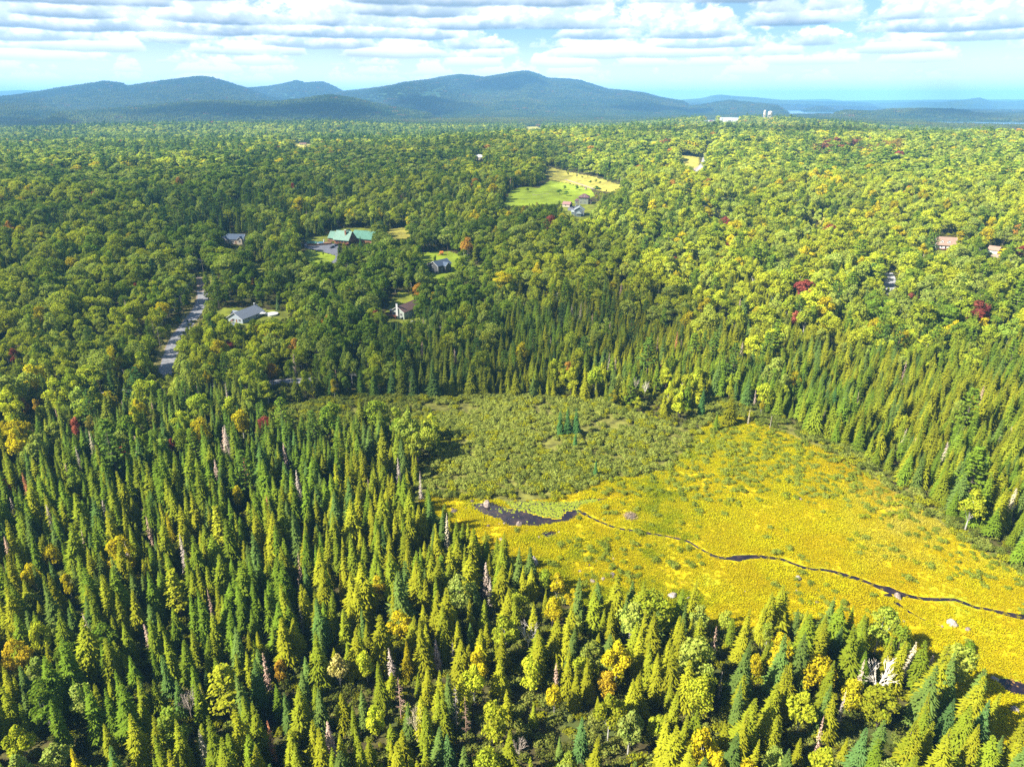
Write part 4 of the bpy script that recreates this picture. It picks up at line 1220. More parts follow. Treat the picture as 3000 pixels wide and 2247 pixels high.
 (33, 1020, 'broadleaf', 12, .8, PINKR * .6, 'dusky pink maple on the left edge above the road'),
 (8, 1404, 'broadleaf', 10, .7, RED * 1.3, 'red maple cut by the left edge of the picture'),
 (557, 1252, 'pine', 14, 1.25, GREEN * 1.1, 'broad shaded pine right of the dark red maple'),
 (260, 1262, 'dead', 14, .9, PALED * .8, 'pale dead spruce under the scarlet tipped maple'),
 (220, 1307, 'dead', 13, .7, GREY, 'thin grey dead spruce left of the pale one'),
 (867, 1376, 'dead', 13, .9, GREY * 1.1, 'grey dead spruce at the left end of the marsh shrubs'),
 (659, 1120, 'dead', 12, .9, GREY * 1.1, 'silver grey dead spruce in the shade below the side road'),
 (1230, 1380, 'dead', 12, .8, GREY, 'grey dead spruce at the left corner of the yellow marsh'),
 (1165, 1340, 'dead', 12, .8, GREY, 'grey dead spruce behind the left corner of the yellow marsh'),
 (793, 1063, 'broadleaf', 11, .75, ORG * .8, 'orange maple behind the side road'),
 (602, 1087, 'broadleaf', 11, .8, YEL * .8, 'golden maple below the bend of the grey road, lower of two'),
 (614, 1061, 'broadleaf', 11, .7, YEL * .85, 'golden maple below the grey road, upper of two'),
 (975, 1110, 'broadleaf', 11, .7, YEL * .8, 'bright yellow maple right of the side road'),
 (358, 992, 'broadleaf', 14, 1.25, MIDG, 'largest rounded green maple left of the grey road'),
 (692, 1421, 'broadleaf', 10, .8, YEL * .9, 'yellow maple sunlit on the upper edge of the lower forest'),
 (211, 1368, 'broadleaf', 13, 1.1, MIDG * 1.1 + ORG * .1, 'wide olive maple near the left edge'),
 (520, 565, 'spruce', 19, 1.1, OLIVE * .8, 'tall yellow green pine spire above the shaded hillside'),
 (485, 690, 'pine', 14, 1.0, BLUEG, 'shaded blue green pine left of the cream house'),
 (525, 595, 'broadleaf', 13, 1.1, YEL * .45 + MIDG * .4, 'gold tinged maple below the yellow green spire'),
 (860, 775, 'pine', 15, 1.2, BLUEG, 'large blue green pine on the lawn left of the green roofed lodge'),
 (945, 732, 'broadleaf', 6, .5, MIDG, 'small round tree on the lodge lawn'),
 (1118, 650, 'pine', 17, 1.2, BLUEG * 1.1, 'tall blue green pine right of the green roofed lodge'),
 (1055, 692, 'spruce', 9, 1.25, DGREEN * 1.6, 'dark spruce against the gable of the lodge'),
 (1008, 712, 'broadleaf', 8, .9, LIME * .8, 'yellow green tree in front of the lodge porch'),
 (1275, 748, 'broadleaf', 12, .6, MIDG, 'slim green tree in front of the dark walled house'),
 (1230, 890, 'broadleaf', 14, 1.25, MIDG, 'broad dark green tree hiding half of the brown roofed house'),
 (520, 925, 'spruce', 5, 1.5, DGREEN * 1.5, 'low round dark spruce beside the grey road'),
 (810, 870, 'spruce', 9, 1, BLUEG * 1.6 + GREY * .1, 'silver blue spruce right of the flower bed'),
 (622, 780, 'pine', 14, 1.0, BLUEG, 'blue green pine beside the end of the grey road'),
 (1690, 545, 'apple', 5.5, 1.25, DGREEN * 1.5, 'round dark apple tree alone in the bright meadow'),
 (1655, 544, 'apple', 5.5, 1.15, DGREEN * 1.5, 'dark apple tree behind its lighter pair in the meadow'),
 (1640, 556, 'apple', 6, 1.3, DGREEN * 1.8, 'wide grey green apple tree, left of the pair above the faded red roof'),
 (1660, 560, 'apple', 6, 1.15, DGREEN * 1.8, 'wide grey green apple tree, right of the pair above the faded red roof'),
 (1596, 512, 'broadleaf', 12, .8, MIDG * .9, 'tall dark tree at the left side of the bright meadow'),
 (1574, 524, 'apple', 8, 1.0, MIDG * .7, 'dark tree just left of the tall one in the bright meadow'),
 (1545, 551, 'apple', 5, 1.1, MIDG * .7, 'low dark apple tree at the left end of the bright meadow'),
 (1555, 537, 'apple', 5, 1.0, MIDG * .8, 'small apple tree behind the low dark one'),
 (1690, 512, 'apple', 4.5, .8, MIDG * .9, 'thin young tree beside the pole in the dry meadow'),
 (1705, 516, 'apple', 4.5, 1.0, MIDG * .9, 'young apple tree right of the pole in the dry meadow'),
 (1723, 515, 'apple', 3.5, .7, MIDG, 'smallest young tree high in the dry meadow'),
 (1731, 529, 'apple', 5, 1.0, DGREEN * 1.6, 'dark apple tree, left of the three in the dry meadow'),
 (1746, 524, 'apple', 5.5, .9, MIDG, 'green apple tree, middle of the three in the dry meadow'),
 (1759, 531, 'apple', 5, .8, MIDG * .9 + TAN * .1, 'thin apple tree, right of the three in the dry meadow'),
 (1783, 517, 'apple', 7, 1.1, MIDG * 1.1, 'green tree at the top right corner of the dry meadow'),
 (1793, 527, 'apple', 4.5, .6, MIDG * .9, 'slim tree in front of the corner tree of the dry meadow'),
 (1665, 497, 'broadleaf', 9, .9, LIME * .8, 'yellow green tree at the top of the dry meadow'),
 (1747, 545, 'apple', 9, 1.2, DGREEN * 1.7, 'big dark dome of a tree behind the maroon roofed house'),
 (2555, 590, 'pine', 16, 1.1, DGREEN * 2, 'dark pine near the line of poles'),
 (2450, 590, 'pine', 15, 1.1, BLUEG, 'blue green pine right of the broken power line'),
 (2880, 655, 'pine', 16, 1.5, DGREEN * 1.8, 'massive dark pine between the white house and the garage'),
 (2830, 690, 'pine', 13, 1.5, GREEN * 1.1, 'wide olive pine right of the white house'),
 (2560, 770, 'pine', 16, 1.4, DGREEN * 2, 'broad dark layered pine above the short stretch of road'),
 (2850, 1882, 'shrubtree', 3.2, 1.0, GREEN * 1.2, 'round dark green bush alone in the yellow marsh'),
]
for i in range(3):
    tm, cen = broadleaf(150 + i, 6, 3.0, .28, 9, 620, .30, .9); reg('apple', tm, broad_trunk(150 + i, 6, .28, cen, r=.16), 6, LB)
for i in range(3): b_ = bare_tree(160 + i, 11, .8 + .1 * i, 7); reg('bare', b_, spruce_trunk(3), 11, [M['deadwood'], M['bark']])
for i in range(2): b_ = bare_conifer(170 + i, 12); reg('snag', b_, spruce_trunk(2), 12, [M['deadwood'], M['bark']])
s_ = shrub(180, 2.0, 3.2, 700, .2); e_ = TM(); tube(e_, (0, 0, -.1), (0, 0, 1.2), .08, .04, 4); reg('shrubtree', s_, e_, 3.2, LB)
NAME = dict(spruce='spruce_tree', broadleaf='broadleaf_tree', pine='pine_tree', dead='dead_spruce', bare='bare_tree', snag='bare_spar', apple='apple_tree', shrub='alder_shrub', shrubtree='marsh_bush')
CATN = dict(spruce='tree', broadleaf='tree', pine='tree', dead='dead tree', bare='dead tree', snag='dead tree', apple='tree', shrub='shrub', shrubtree='shrub')


def plant(kind, x, y, z, h, wf, tint, label, group=None, var=None, lean=(0, 0)):
    d = KINDS_[kind]; k = (var if var is not None else random.randrange(len(d['h']))) % len(d['h'])
    s = h / d['h'][k]
    o = bpy.data.objects.new(NAME[kind], None); o.location = (x, y, z - .1)
    o.rotation_euler = (lean[0], lean[1], random.random() * 6.28); COL.objects.link(o)
    o.empty_display_size = .5
    tag(o, label, CATN[kind], group)
    w = s * wf
    for nm, me in (('crown', d['crown'][k]), ('trunk', d['trunk'][k])):
        c = bpy.data.objects.new(nm, me); c.parent = o; c.scale = (w, w, s)
        c['tint'] = [float(q) for q in tint]
        COL.objects.link(c)
    return o


SP_XY = []
for (tx, ty, kd, h, wf, tn, lb) in SPECIAL:
    x, y, z = at(tx, ty, h * .98)
    SP_XY.append((x, y, z, h, 3.6 * wf if kd in ('pine', 'broadleaf', 'apple') else 1.9 * wf, lb, kd, tx, ty))
    plant(kd, x, y, z, h, wf, tn, lb)
SPX = np.array([(s[0], s[1], s[4]) for s in SP_XY])

# ---- candidate positions over the whole wedge the camera could see
def band(r0, r1, step, seed):
    rg = np.random.default_rng(seed)
    g = np.arange(-r1, r1, step); gy = np.arange(-40 if r0 < 100 else 0, r1, step)
    X, Y = np.meshgrid(g, gy, indexing='ij'); X = X.ravel(); Y = Y.ravel()
    X = X + rg.uniform(-.46, .46, X.size) * step; Y = Y + rg.uniform(-.46, .46, Y.size) * step
    r = np.hypot(X, Y); az = np.arctan2(X, Y)
    m = (r >= r0) & (r < r1) & (np.abs(az) < radians(43))
    if r0 < 100: m = (r < r1) & (Y > 55) & (np.abs(az) < radians(43) + 18 / (r + 1))
    return X[m], Y[m], rg


for rnd, (r0, r1, step) in enumerate([(60, 950, 3.3), (950, 3300, 7.0)]):
    X, Y, rg = band(r0, r1, step, 500 + rnd)
    Z = terr(X, Y); px, py, dd = project(X, Y, Z); d = np.hypot(X, Y)
    m = ~openland(px, py)
    X, Y, Z, px, py, d = (q[m] for q in (X, Y, Z, px, py, d))
    sp, pn, de = mixture(X, Y, px, py, d)
    u = rg.random(len(X)); u2 = rg.random(len(X))
    kind = np.where(u < de, 3, np.where(u < de + sp, 0, np.where(u < de + sp + pn, 2, 1)))
    keepp = np.where(kind == 1, .42 if rnd == 0 else .85, np.where(kind == 2, .3 if rnd == 0 else .7, .66 if rnd == 0 else 1.0))
    m = u2 < keepp
    X, Y, Z, px, py, d, kind = (q[m] for q in (X, Y, Z, px, py, d, kind))
    if rnd == 0:      # broad crowns need room: drop spruces standing inside a broadleaf crown
        cell = {}
        big = np.where((kind == 1) | (kind == 2))[0]
        for i in big: cell.setdefault((int(X[i] // 5), int(Y[i] // 5)), []).append(i)
        drop = np.zeros(len(X), bool)
        for i in range(len(X)):
            cx, cy = int(X[i] // 5), int(Y[i] // 5); lim = (2.6 if d[i] < 420 else 3.2) if kind[i] in (0, 3) else (4.3 if d[i] < 420 else 5.6)
            for a in (-1, 0, 1):
                for b in (-1, 0, 1):
                    for j in cell.get((cx + a, cy + b), ()):
                        if j != i and not drop[j] and (kind[i] in (0, 3) or j < i) and (X[i] - X[j]) ** 2 + (Y[i] - Y[j]) ** 2 < lim * lim:
                            drop[i] = True; break
        for sx, sy, sr in SPX:
            drop |= (X - sx) ** 2 + (Y - sy) ** 2 < (sr * .8 + .9) ** 2
        X, Y, Z, px, py, d, kind = (q[~drop] for q in (X, Y, Z, px, py, d, kind))
    n = len(X); hn = fbm(X, Y, 60, 41, 2)
    H = np.where(kind == 0, 12.6, np.where(kind == 1, 13.5 + 1.5 * smooth(350, 520, d), np.where(kind == 2, 17.0, 11.0))) * (1 + .16 * hn) * np.clip(1 + .24 * rg.standard_normal(n), .4, 1.45)
    inF = inpoly(px, py, CON_F)
    H = np.where(inF & (kind == 1), H * .78, H)
    edge = smooth(0, 1, np.zeros(n))
    W_ = rg.uniform(.82, 1.2, n) * np.where(kind == 0, 1.0, 1.05 + .25 * smooth(350, 520, d))
    bl = blocked(X, Y, Z, H, np.where(kind == 0, 1.8, 4.4))
    # behind-the-keep trees stay; in front of them only if low enough
    for f in (.6, .35):
        low = bl.copy(); low[bl] = ~blocked(X[bl], Y[bl], Z[bl], H[bl] * f, np.where(kind[bl] == 0, 1.2, 2.2))
        H = np.where(low & bl, H * f, H); W_ = np.where(low & bl, W_ * .9, W_); bl = bl & ~low
    for (sx, sy, sz, sh, sw, lb, kd, tx, ty) in SP_XY:      # keep the special trees in view
        sd_ = hypot(sx, sy)
        tpx, tpy, tdd = project(X, Y, Z + H)
        wpx = np.where(kind == 0, .9, 2.4) * F / tdd
        bl |= (d < sd_) & (d > sd_ - 45) & (np.abs(tpx - tx) < wpx * .6 + sw * .5 * F / sd_) & (tpy < ty + sh * .45 * F / sd_)
    m = ~bl
    X, Y, Z, px, py, d, kind, H, W_ = (q[m] for q in (X, Y, Z, px, py, d, kind, H, W_)); n = len(X)
    if rnd == 0:
        NEAR = dict(X=X, Y=Y, Z=Z, px=px, py=py, d=d, kind=kind, H=H, W=W_)
    else:
        P = np.stack([X, Y, Z - .3], 1)
        tn = np.zeros((n, 3)); pick = np.zeros(n, int)
        for ki, kn in ((0, 'spruce'), (1, 'broadleaf'), (2, 'pine'), (3, 'spruce')):
            s = kind == ki
            if s.any():
                tn[s] = tints(kn, X[s], Y[s], px[s], py[s], rg); pick[s] = rg.choice(LOWN[kn], s.sum())
        s = H / 13.5; wid = np.where(kind == 1, 1.4, 1.2)
        scatter('distant_woods', LOW, P, pick, np.stack([s * W_ * wid, s * W_ * wid, s], 1), np.stack([np.zeros(n), np.zeros(n), rg.uniform(0, 6.28, n)], 1), tn,
                'mixed woods running back over the low hills to the towers')

# ---- near band: the largest 290 of a kind stand singly, the rest of the kind is one mass
rg = np.random.default_rng(77)
LAND = [s for s in SP_XY]
LXY = np.array([(s[0], s[1]) for s in LAND])
SHORT = {}
for s in LAND:
    w = s[5].split()
    SHORT[id(s)] = ' '.join(w[:8])
used_lab = {}


def side_words(dx, dy):
    if abs(dx) > abs(dy): return 'right of' if dx > 0 else 'left of'
    return 'behind' if dy > 0 else 'in front of'


CUT = (' standing', ' among', ' beside', ' with', ' at ', ' in ', ' on ', ' above', ' below', ' over', ' under', ' low ', ' just', ' left', ' right', ' near', ' between', ' cut', ' directly', ' behind', ' alone', ', ', ' against', ' inside', ' hiding')


def short(lb):
    best = len(lb)
    for c in CUT:
        k = lb.find(c)
        if 0 < k < best and len(lb[:k].split()) >= 2: best = k
    return lb[:best]


from collections import Counter
SCNT = Counter(short(s[5]) for s in LAND)
LOK = [i for i, s in enumerate(LAND) if SCNT[short(s[5])] == 1]
LOKXY = LXY[LOK]
ORD = ['nearest', 'second', 'third', 'fourth', 'fifth', 'sixth', 'seventh', 'eighth', 'ninth', 'tenth', 'eleventh', 'twelfth', 'thirteenth', 'fourteenth', 'fifteenth', 'sixteenth', 'seventeenth', 'eighteenth', 'nineteenth', 'twentieth'] + [t_ + '-' + o_ for t_ in ('twenty', 'thirty', 'forty', 'fifty') for o_ in ('first', 'second', 'third', 'fourth', 'fifth', 'sixth', 'seventh', 'eighth', 'ninth')]


def tone_word(kind, t):
    r, g, b = t
    if kind == 'spruce': return 'blue green' if b > .026 and g > r * 1.5 else ('olive' if r > g * .88 else ('dark green' if g < .075 else 'green'))
    if kind == 'dead': return 'reddish brown' if r > g * 1.8 else 'grey'
    if g > r * 1.25: return 'dark green' if g < .11 else 'green'
    if r > g * 2.6: return 'red'
    if r > g * 1.7: return 'orange'
    if r > g * 1.15: return 'golden'
    return 'pale green' if b > .03 else 'yellow green'


def name_all(items, kindname, kind):
    """labels by tone, height and place beside the closest singled-out tree"""
    groups = {}
    for it in items:
        dx = it['x'] - LOKXY[:, 0]; dy = it['y'] - LOKXY[:, 1]
        j = int(np.argmin(dx * dx + dy * dy)); L = LAND[LOK[j]]
        key = (tone_word(kind, it['t']), side_words(dx[j], dy[j]), short(L[5]))
        groups.setdefault(key, []).append((dx[j] ** 2 + dy[j] ** 2, it))
    for (tone, sd_, lm), g in groups.items():
        g.sort(key=lambda q: q[0])
        for i, (_, it) in enumerate(g):
            o = '' if len(g) == 1 else ((ORD[min(i, len(ORD) - 1)]) + ' ')
            it['label'] = (f'{o}{tone} {kindname} {sd_} the {lm}').strip()


mats_idx = dict(spruce=0, broadleaf=1, pine=2, dead=3)
NAMEL = dict(spruce='spruce', broadleaf='broadleaf tree', pine='pine', dead='dead spruce')
GROUPL = dict(spruce='spruces of the near forest', broadleaf='broadleaf trees of the near forest', pine='pines of the near forest', dead='dead spruces scattered through the forest')
N_ = NEAR
tpx, tpy, tdd = project(N_['X'], N_['Y'], N_['Z'] + N_['H'] * .8)
infr = (tpx > 10) & (tpx < 2990) & (tpy > 10) & (tpy < 2215)
for kn, ki in mats_idx.items():
    nsp = sum(1 for s in SPECIAL if s[2] == kn)
    s = np.where(N_['kind'] == ki)[0]
    area = (N_['H'][s] / tdd[s]) * np.where(infr[s], 1, 0)
    o_ = s[np.argsort(-area)]
    lim = 290 - nsp; single = [i for i in o_[:lim] if infr[i]]
    rest = np.array([i for i in s if i not in set(single)], int)
    tn_all = tints(kn, N_['X'][s], N_['Y'][s], N_['px'][s], N_['py'][s], rg); tmap = {int(i): tn_all[q] for q, i in enumerate(s)}
    items = [dict(i=int(i), x=N_['X'][i], y=N_['Y'][i], t=tmap[int(i)]) for i in single]
    name_all(items, NAMEL[kn], kn)
    for it in items:
        i = it['i']
        plant(kn, float(N_['X'][i]), float(N_['Y'][i]), float(N_['Z'][i]), float(N_['H'][i]), float(N_['W'][i]), it['t'], it['label'], GROUPL[kn],
              lean=(rg.normal() * .03, rg.normal() * .03))
    if len(rest):
        n = len(rest); T_ = np.array([tmap[int(i)] for i in rest]); hv = np.array(KINDS_[kn]['h'])
        pick = rg.integers(0, len(hv), n); sc = N_['H'][rest] / hv[pick]; w = sc * N_['W'][rest]
        scatter(dict(spruce='spruce_forest', broadleaf='broadleaf_forest', pine='pine_forest', dead='dead_spruce_forest')[kn], KINDS_[kn]['coll'],
                np.stack([N_['X'][rest], N_['Y'][rest], N_['Z'][rest] - .1], 1), pick, np.stack([w, w, sc], 1),
                np.stack([rg.normal(0, .025, n), rg.normal(0, .025, n), rg.uniform(0, 6.28, n)], 1), T_,
                dict(spruce='dense spruce forest filling the slopes round the marsh', broadleaf='yellow green broadleaf wood rolling back from the marsh', pine='white pines scattered through the mixed wood', dead='grey dead spruces scattered far off in the wood')[kn])

# ---- shrubs: alder thicket, and loose bushes over the sedge
rg = np.random.default_rng(88)
g = np.arange(-260, 420, 1.9); gy = np.arange(110, 560, 1.9)
X, Y = (q.ravel() for q in np.meshgrid(g, gy, indexing='ij')); X = X + rg.uniform(-.9, .9, X.size); Y = Y + rg.uniform(-.9, .9, Y.size)
Z = terr(X, Y); px, py, dd = project(X, Y, Z)
inM = inpoly(X, Y, MARW); inY = inpoly(X, Y, YELW)
edge = fbm(X, Y, 40, 51, 3); n2 = fbm(X, Y, 17, 55, 2)
upper = smooth(1560, 1330, py) * smooth(1500, 1900, px)
p = np.where(inM & ~inY, np.clip(.68 + .9 * n2, .3, .85), 0.)
de_ = np.full(len(X), 99.)
for qa, qb in zip(YELW[3:19], YELW[4:20]):
    for tt_ in (0, .25, .5, .75): de_ = np.minimum(de_, np.hypot(X - qa[0] - (qb[0] - qa[0]) * tt_, Y - qa[1] - (qb[1] - qa[1]) * tt_))
p = np.where(inY, np.clip(.03 + .75 * (n2 + edge * .8 + .02 + .30 * upper), 0, .6) * (.06 + .94 * smooth(1620, 1420, py) * smooth(1620, 1850, px)), p)
p = np.where(inY, np.maximum(p, .5 * smooth(26, 0, de_ + 22 * n2) * smooth(1700, 1800, px)), p)
low_edge = inY & (py > 1560) & (px > 1600)
p = np.where(low_edge, np.maximum(p, np.where(n2 + edge > .33, .22, .006)), p)
m = rg.random(len(X)) < p
near_forest = (~inM) & (np.hypot(X, Y) < 520) & (~openland(px, py)) & (rg.random(len(X)) < .035)
m |= near_forest
X, Y, Z, px, py = (q[m] for q in (X, Y, Z, px, py)); inY = inY[m]; nf = near_forest[m]
wd = np.full(len(X), 99.)
for q in WATER_PTS[::2]: wd = np.minimum(wd, np.hypot(X - q[0], Y - q[1]))
m = (wd > 2.0) & ~inpoly(X, Y, PONDW) & ~inpoly(X, Y, POND2W) & ~inpoly(X, Y, POND3W)
for q in PONDW + POND2W: m &= np.hypot(X - q[0], Y - q[1]) > 2.6
m &= ~blocked(X, Y, Z, np.full(len(X), 2.), np.full(len(X), 1.5))
X, Y, Z, px, py, inY, nf = (q[m] for q in (X, Y, Z, px, py, inY, nf)); n = len(X)
S_ = np.where(inY, rg.uniform(.3, .8, n), rg.uniform(.6, 1.15, n)) * np.where(nf, .9, 1)
T_ = tints('shrub', X, Y, px, py, rg); T_[inY] = T_[inY] * .6 + np.array((.16, .19, .012)) * .55
vis = (px > 0) & (px < 3000) & (py > 0) & (py < 2240) & ~nf
o_ = np.argsort(-np.where(vis, S_ * 2.4 / np.hypot(X, Y), 0)); single = list(o_[:290]); rest = o_[290:]
items = [dict(i=int(i), x=X[i], y=Y[i], t=T_[i]) for i in single]
MK = [((1452, 1470), 'pond boulder'), ((1520, 1540), 'middle pond boulder'), ((1848, 1505), 'heap of sticks'), ((1560, 1660), 'pointed boulder'), ((2630, 1752), 'boulder in the stream'), ((2790, 1828), 'white boulder'), ((1747, 1420), 'small lone spruce'), ((1687, 1330), 'little shaded spruce'),
      ((2149, 1300), 'tallest lone spruce'), ((2255, 1255), 'broken grey post'), ((2858, 1900), 'round dark green bush'), ((2930, 2000), 'bottom right pool'), ((2450, 1240), 'broad dark spruce'), ((2927, 1560), 'right edge spruce'), ((1848, 1690), 'flat grey boulder'), ((2095, 1627), 'first bend of the stream'),
      ((2240, 1625), 'wide reach of the stream'), ((2440, 1668), 'long bend of the stream'), ((2810, 1520), 'forward standing marsh edge spruce'), ((1160, 1420), 'dead spruce at the left marsh corner'), ((2600, 1350), 'right stand corner'), ((2100, 1890), 'pinkish dead spruce')]
mx, my, _ = hit([q[0][0] for q in MK], [q[0][1] for q in MK])
gr = {}
for it in items:
    dx = it['x'] - mx; dy = it['y'] - my; j = int(np.argmin(dx * dx + dy * dy))
    tw = 'pale' if it['t'][0] > .16 else ('dark' if it['t'][0] < .11 else 'green')
    ang = int(((atan2(dy[j], dx[j]) + pi) / (2 * pi) * 8)) % 8
    wd_ = ['left of', 'front left of', 'in front of', 'front right of', 'right of', 'behind right of', 'behind', 'behind left of'][ang]
    gr.setdefault((tw, wd_, MK[j][1]), []).append((dx[j] ** 2 + dy[j] ** 2, it))
for (tw, wd_, lm), g_ in gr.items():
    g_.sort(key=lambda q: q[0])
    for i, (_, it) in enumerate(g_):
        it['label'] = f"{ORD[min(i, len(ORD) - 1)] + ' ' if len(g_) > 1 else ''}{tw} alder shrub {wd_} the {lm}"
for it in items:
    i = it['i']; plant('shrub', float(X[i]), float(Y[i]), float(Z[i]), 2.4 * float(S_[i]), 1.15, it['t'], it['label'], 'alder shrubs round the marsh')
pick = rg.integers(0, 6, len(rest)); s = S_[rest]
scatter('alder_thicket', KINDS_['shrub']['coll'], np.stack([X[rest], Y[rest], Z[rest]], 1), pick, np.stack([s * 1.15, s * 1.15, s], 1), np.stack([np.zeros(len(rest)), np.zeros(len(rest)), rg.uniform(0, 6.28, len(rest))], 1), T_[rest], 'dense grey green alder thicket behind the yellow marsh')

# ---- undergrowth between the trees
g = np.arange(-720, 720, 2.9); gy = np.arange(50, 760, 2.9)
Xu, Yu = (q.ravel() for q in np.meshgrid(g, gy, indexing='ij')); Xu = Xu + rg.uniform(-1.4, 1.4, Xu.size); Yu = Yu + rg.uniform(-1.4, 1.4, Yu.size)
Zu = terr(Xu, Yu); pxu, pyu, ddu = project(Xu, Yu, Zu)
m = (np.abs(np.arctan2(Xu, Yu)) < radians(45)) & ~openland(pxu, pyu) & ((np.hypot(Xu, Yu) < 430) | (rg.random(len(Xu)) < .45))
m &= ~blocked(Xu, Yu, Zu, np.full(len(Xu), 2.), np.full(len(Xu), 1.5))
Xu, Yu, Zu, pxu, pyu = (q[m] for q in (Xu, Yu, Zu, pxu, pyu)); n = len(Xu)
tu = tints('shrub', Xu, Yu, pxu, pyu, rg) * (.45 + .5 * rg.random((n, 1))); su = rg.uniform(.45, 1.25, n)
scatter('undergrowth', KINDS_['shrub']['coll'], np.stack([Xu, Yu, Zu - .1], 1), rg.integers(0, 6, n), np.stack([su, su, su * .8], 1), np.stack([np.zeros(n), np.zeros(n), rg.uniform(0, 6.28, n)], 1), tu, 'low green undergrowth between the forest trees')

# ---- sedge over the marsh
g = np.arange(-60, 400, .62); gy = np.arange(105, 400, .62)
X, Y = (q.ravel() for q in np.meshgrid(g, gy, indexing='ij')); X = X + rg.uniform(-.31, .31, X.size); Y = Y + rg.uniform(-.31, .31, Y.size)
m = inpoly(X, Y, YELW); X, Y = X[m], Y[m]
px, py, dd = project(X, Y, np.zeros(len(X)))
m = (px > -250) & (px < 3250) & (py < 2400); X, Y, px, py = (q[m] for q in (X, Y, px, py))
wd = np.full(len(X), 99.)
for q, ww_ in zip(WATER_PTS, WATER_W): wd = np.minimum(wd, np.hypot(X - q[0], Y - q[1]) - ww_ / 2)
m_w = (wd > .3) & (rg.random(len(X)) < np.clip(.62 + .7 * fbm(X, Y, 9, 73, 3), .2, 1)) & ~inpoly(X, Y, PONDW) & ~inpoly(X, Y, POND3W) & ~inpoly(X, Y, POND2W)
X, Y, px, py = (q[m_w] for q in (X, Y, px, py)); n = len(X)
a = fbm(X, Y, 7, 61, 3)[:, None]; b = fbm(X, Y, 38, 64, 3)[:, None]; c = fbm(X, Y, 90, 67, 2)[:, None]
gold = np.array((.47, .385, .005)); yel = np.array((.50, .45, .006)); grn = np.array((.20, .26, .010)); org = np.array((.42, .24, .008)); straw = np.array((.44, .37, .11))
u = rg.random((n, 1))
t = gold + (yel - gold) * np.clip(.55 + a * 1.3 + (u - .5) * .1, 0, 1)
upz = (smooth(1660, 1420, py) * smooth(1700, 2000, px))[:, None]
t = t + (np.array((.42, .41, .010)) - t) * np.clip(upz * .6 + b * .7, 0, .85)
t = t + (grn - t) * np.clip((b * 1.1 + a * .9 + upz * .45 - .52) * 1.6, 0, .75)
t = t + (org - t) * np.clip((c - b * .8 - .25) * 1.5, 0, .45)
rt = (smooth(2400, 2700, px) * smooth(1750, 1400, py))[:, None]
t = t * (.94 + .1 * rg.random((n, 1)))
t = t + (straw - t) * np.clip(rt * (.45 + a), 0, .6)
sc = rg.uniform(.6, .95, n) * (1 + .5 * a[:, 0]) * np.interp(wd[m_w], [.3, 2.2], [.45, 1])
scatter('marsh_grass', TUFT, np.stack([X, Y, np.full(n, .1)], 1), rg.integers(0, 4, n), np.stack([sc * 1.25, sc * 1.25, sc], 1), np.stack([rg.normal(0, .12, n), rg.normal(0, .12, n), rg.uniform(0, 6.28, n)], 1), t, 'golden yellow sedge covering the marsh')

# ---- floating weed and lily pads on the pond
PADM = leaf_mat('floating weed', .1)
PADS = bpy.data.collections.new('pad_shapes')
pm = TM(); pm.add([(cos(k * pi / 4) * .3, sin(k * pi / 4) * .3, 0) for k in range(8)], [tuple(range(8))], .5); pme = pm.mesh('pad', [PADM]); source(PADS, 'p0', pme)
xs, ys = zip(*(PONDW + POND2W + POND3W))
n = 90000; X = rg.uniform(min(xs), max(xs), n); Y = rg.uniform(min(ys), max(ys), n)
i2_ = inpoly(X, Y, POND2W); i1_ = inpoly(X, Y, PONDW) & ~i2_; i3_ = inpoly(X, Y, POND3W)
nz = fbm(X, Y, 9, 71, 3)
m = (i2_ & (rg.random(n) < np.clip(.85 + nz * 1.6, 0, 1))) | (i1_ & (nz > .18) & (rg.random(n) < .3)) | (i1_ & (rg.random(n) < .02)) | (i3_ & (nz > .1) & (rg.random(n) < .12))
X, Y, nz, i2_, i3_ = X[m], Y[m], nz[m], i2_[m], i3_[m]; n = len(X)
t = np.array((.13, .18, .012)) + (np.array((.22, .24, .03)) - np.array((.13, .18, .012))) * rg.random((n, 1))
t = np.where((i3_)[:, None], np.array((.22, .13, .04)), t)
s = rg.uniform(.5, 1.4, n)
scatter('pond_weed', PADS, np.stack([X, Y, .155 + rg.random(n) * .03], 1), np.zeros(n, int), np.stack([s, s * rg.uniform(.6, 1, n), s], 1), np.stack([np.zeros(n), np.zeros(n), rg.uniform(0, 6, n)], 1), t, 'green floating weed spread over the pond')

# ---- far forest as clumps out to the mountains
X, Y, rg = band(3250, 10500, 33, 900)
d = np.hypot(X, Y)
Z = terr(X, Y); m = Z > 14.5; az = np.arctan2(X, Y)
m &= (d < 6500) | (rg.random(len(d)) < .7)
X, Y, Z, d = X[m], Y[m], Z[m], d[m]; n = len(X)
px, py, dd = project(X, Y, Z)
bl = blocked(X, Y, Z, np.full(n, 10.), np.full(n, 12.)) & (d < 5000); X, Y, Z, d, px, py = (q[~bl] for q in (X, Y, Z, d, px, py)); n = len(X)
a = fbm(X, Y, 240, 81, 3)[:, None]; b = fbm(X, Y, 1100, 84, 3)[:, None]; u = rg.random((n, 1))
t = np.array((.055, .095, .016)) + (np.array((.17, .19, .018)) - np.array((.055, .095, .016))) * np.clip(.4 + a * .8 + b * .6 + (u - .5) * .9, 0, 1)
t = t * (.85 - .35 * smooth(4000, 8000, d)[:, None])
t = np.where(u > .985, ORG * .55, t)
sc = rg.uniform(.85, 1.15, n)
scatter('far_forest', CLUMP, np.stack([X, Y, Z - .5], 1), rg.integers(0, 5, n), np.stack([sc, sc, sc * rg.uniform(.85, 1.15, n)], 1), np.stack([np.zeros(n), np.zeros(n), rg.uniform(0, 6.28, n)], 1), t, 'endless forest covering the far hills and mountains')

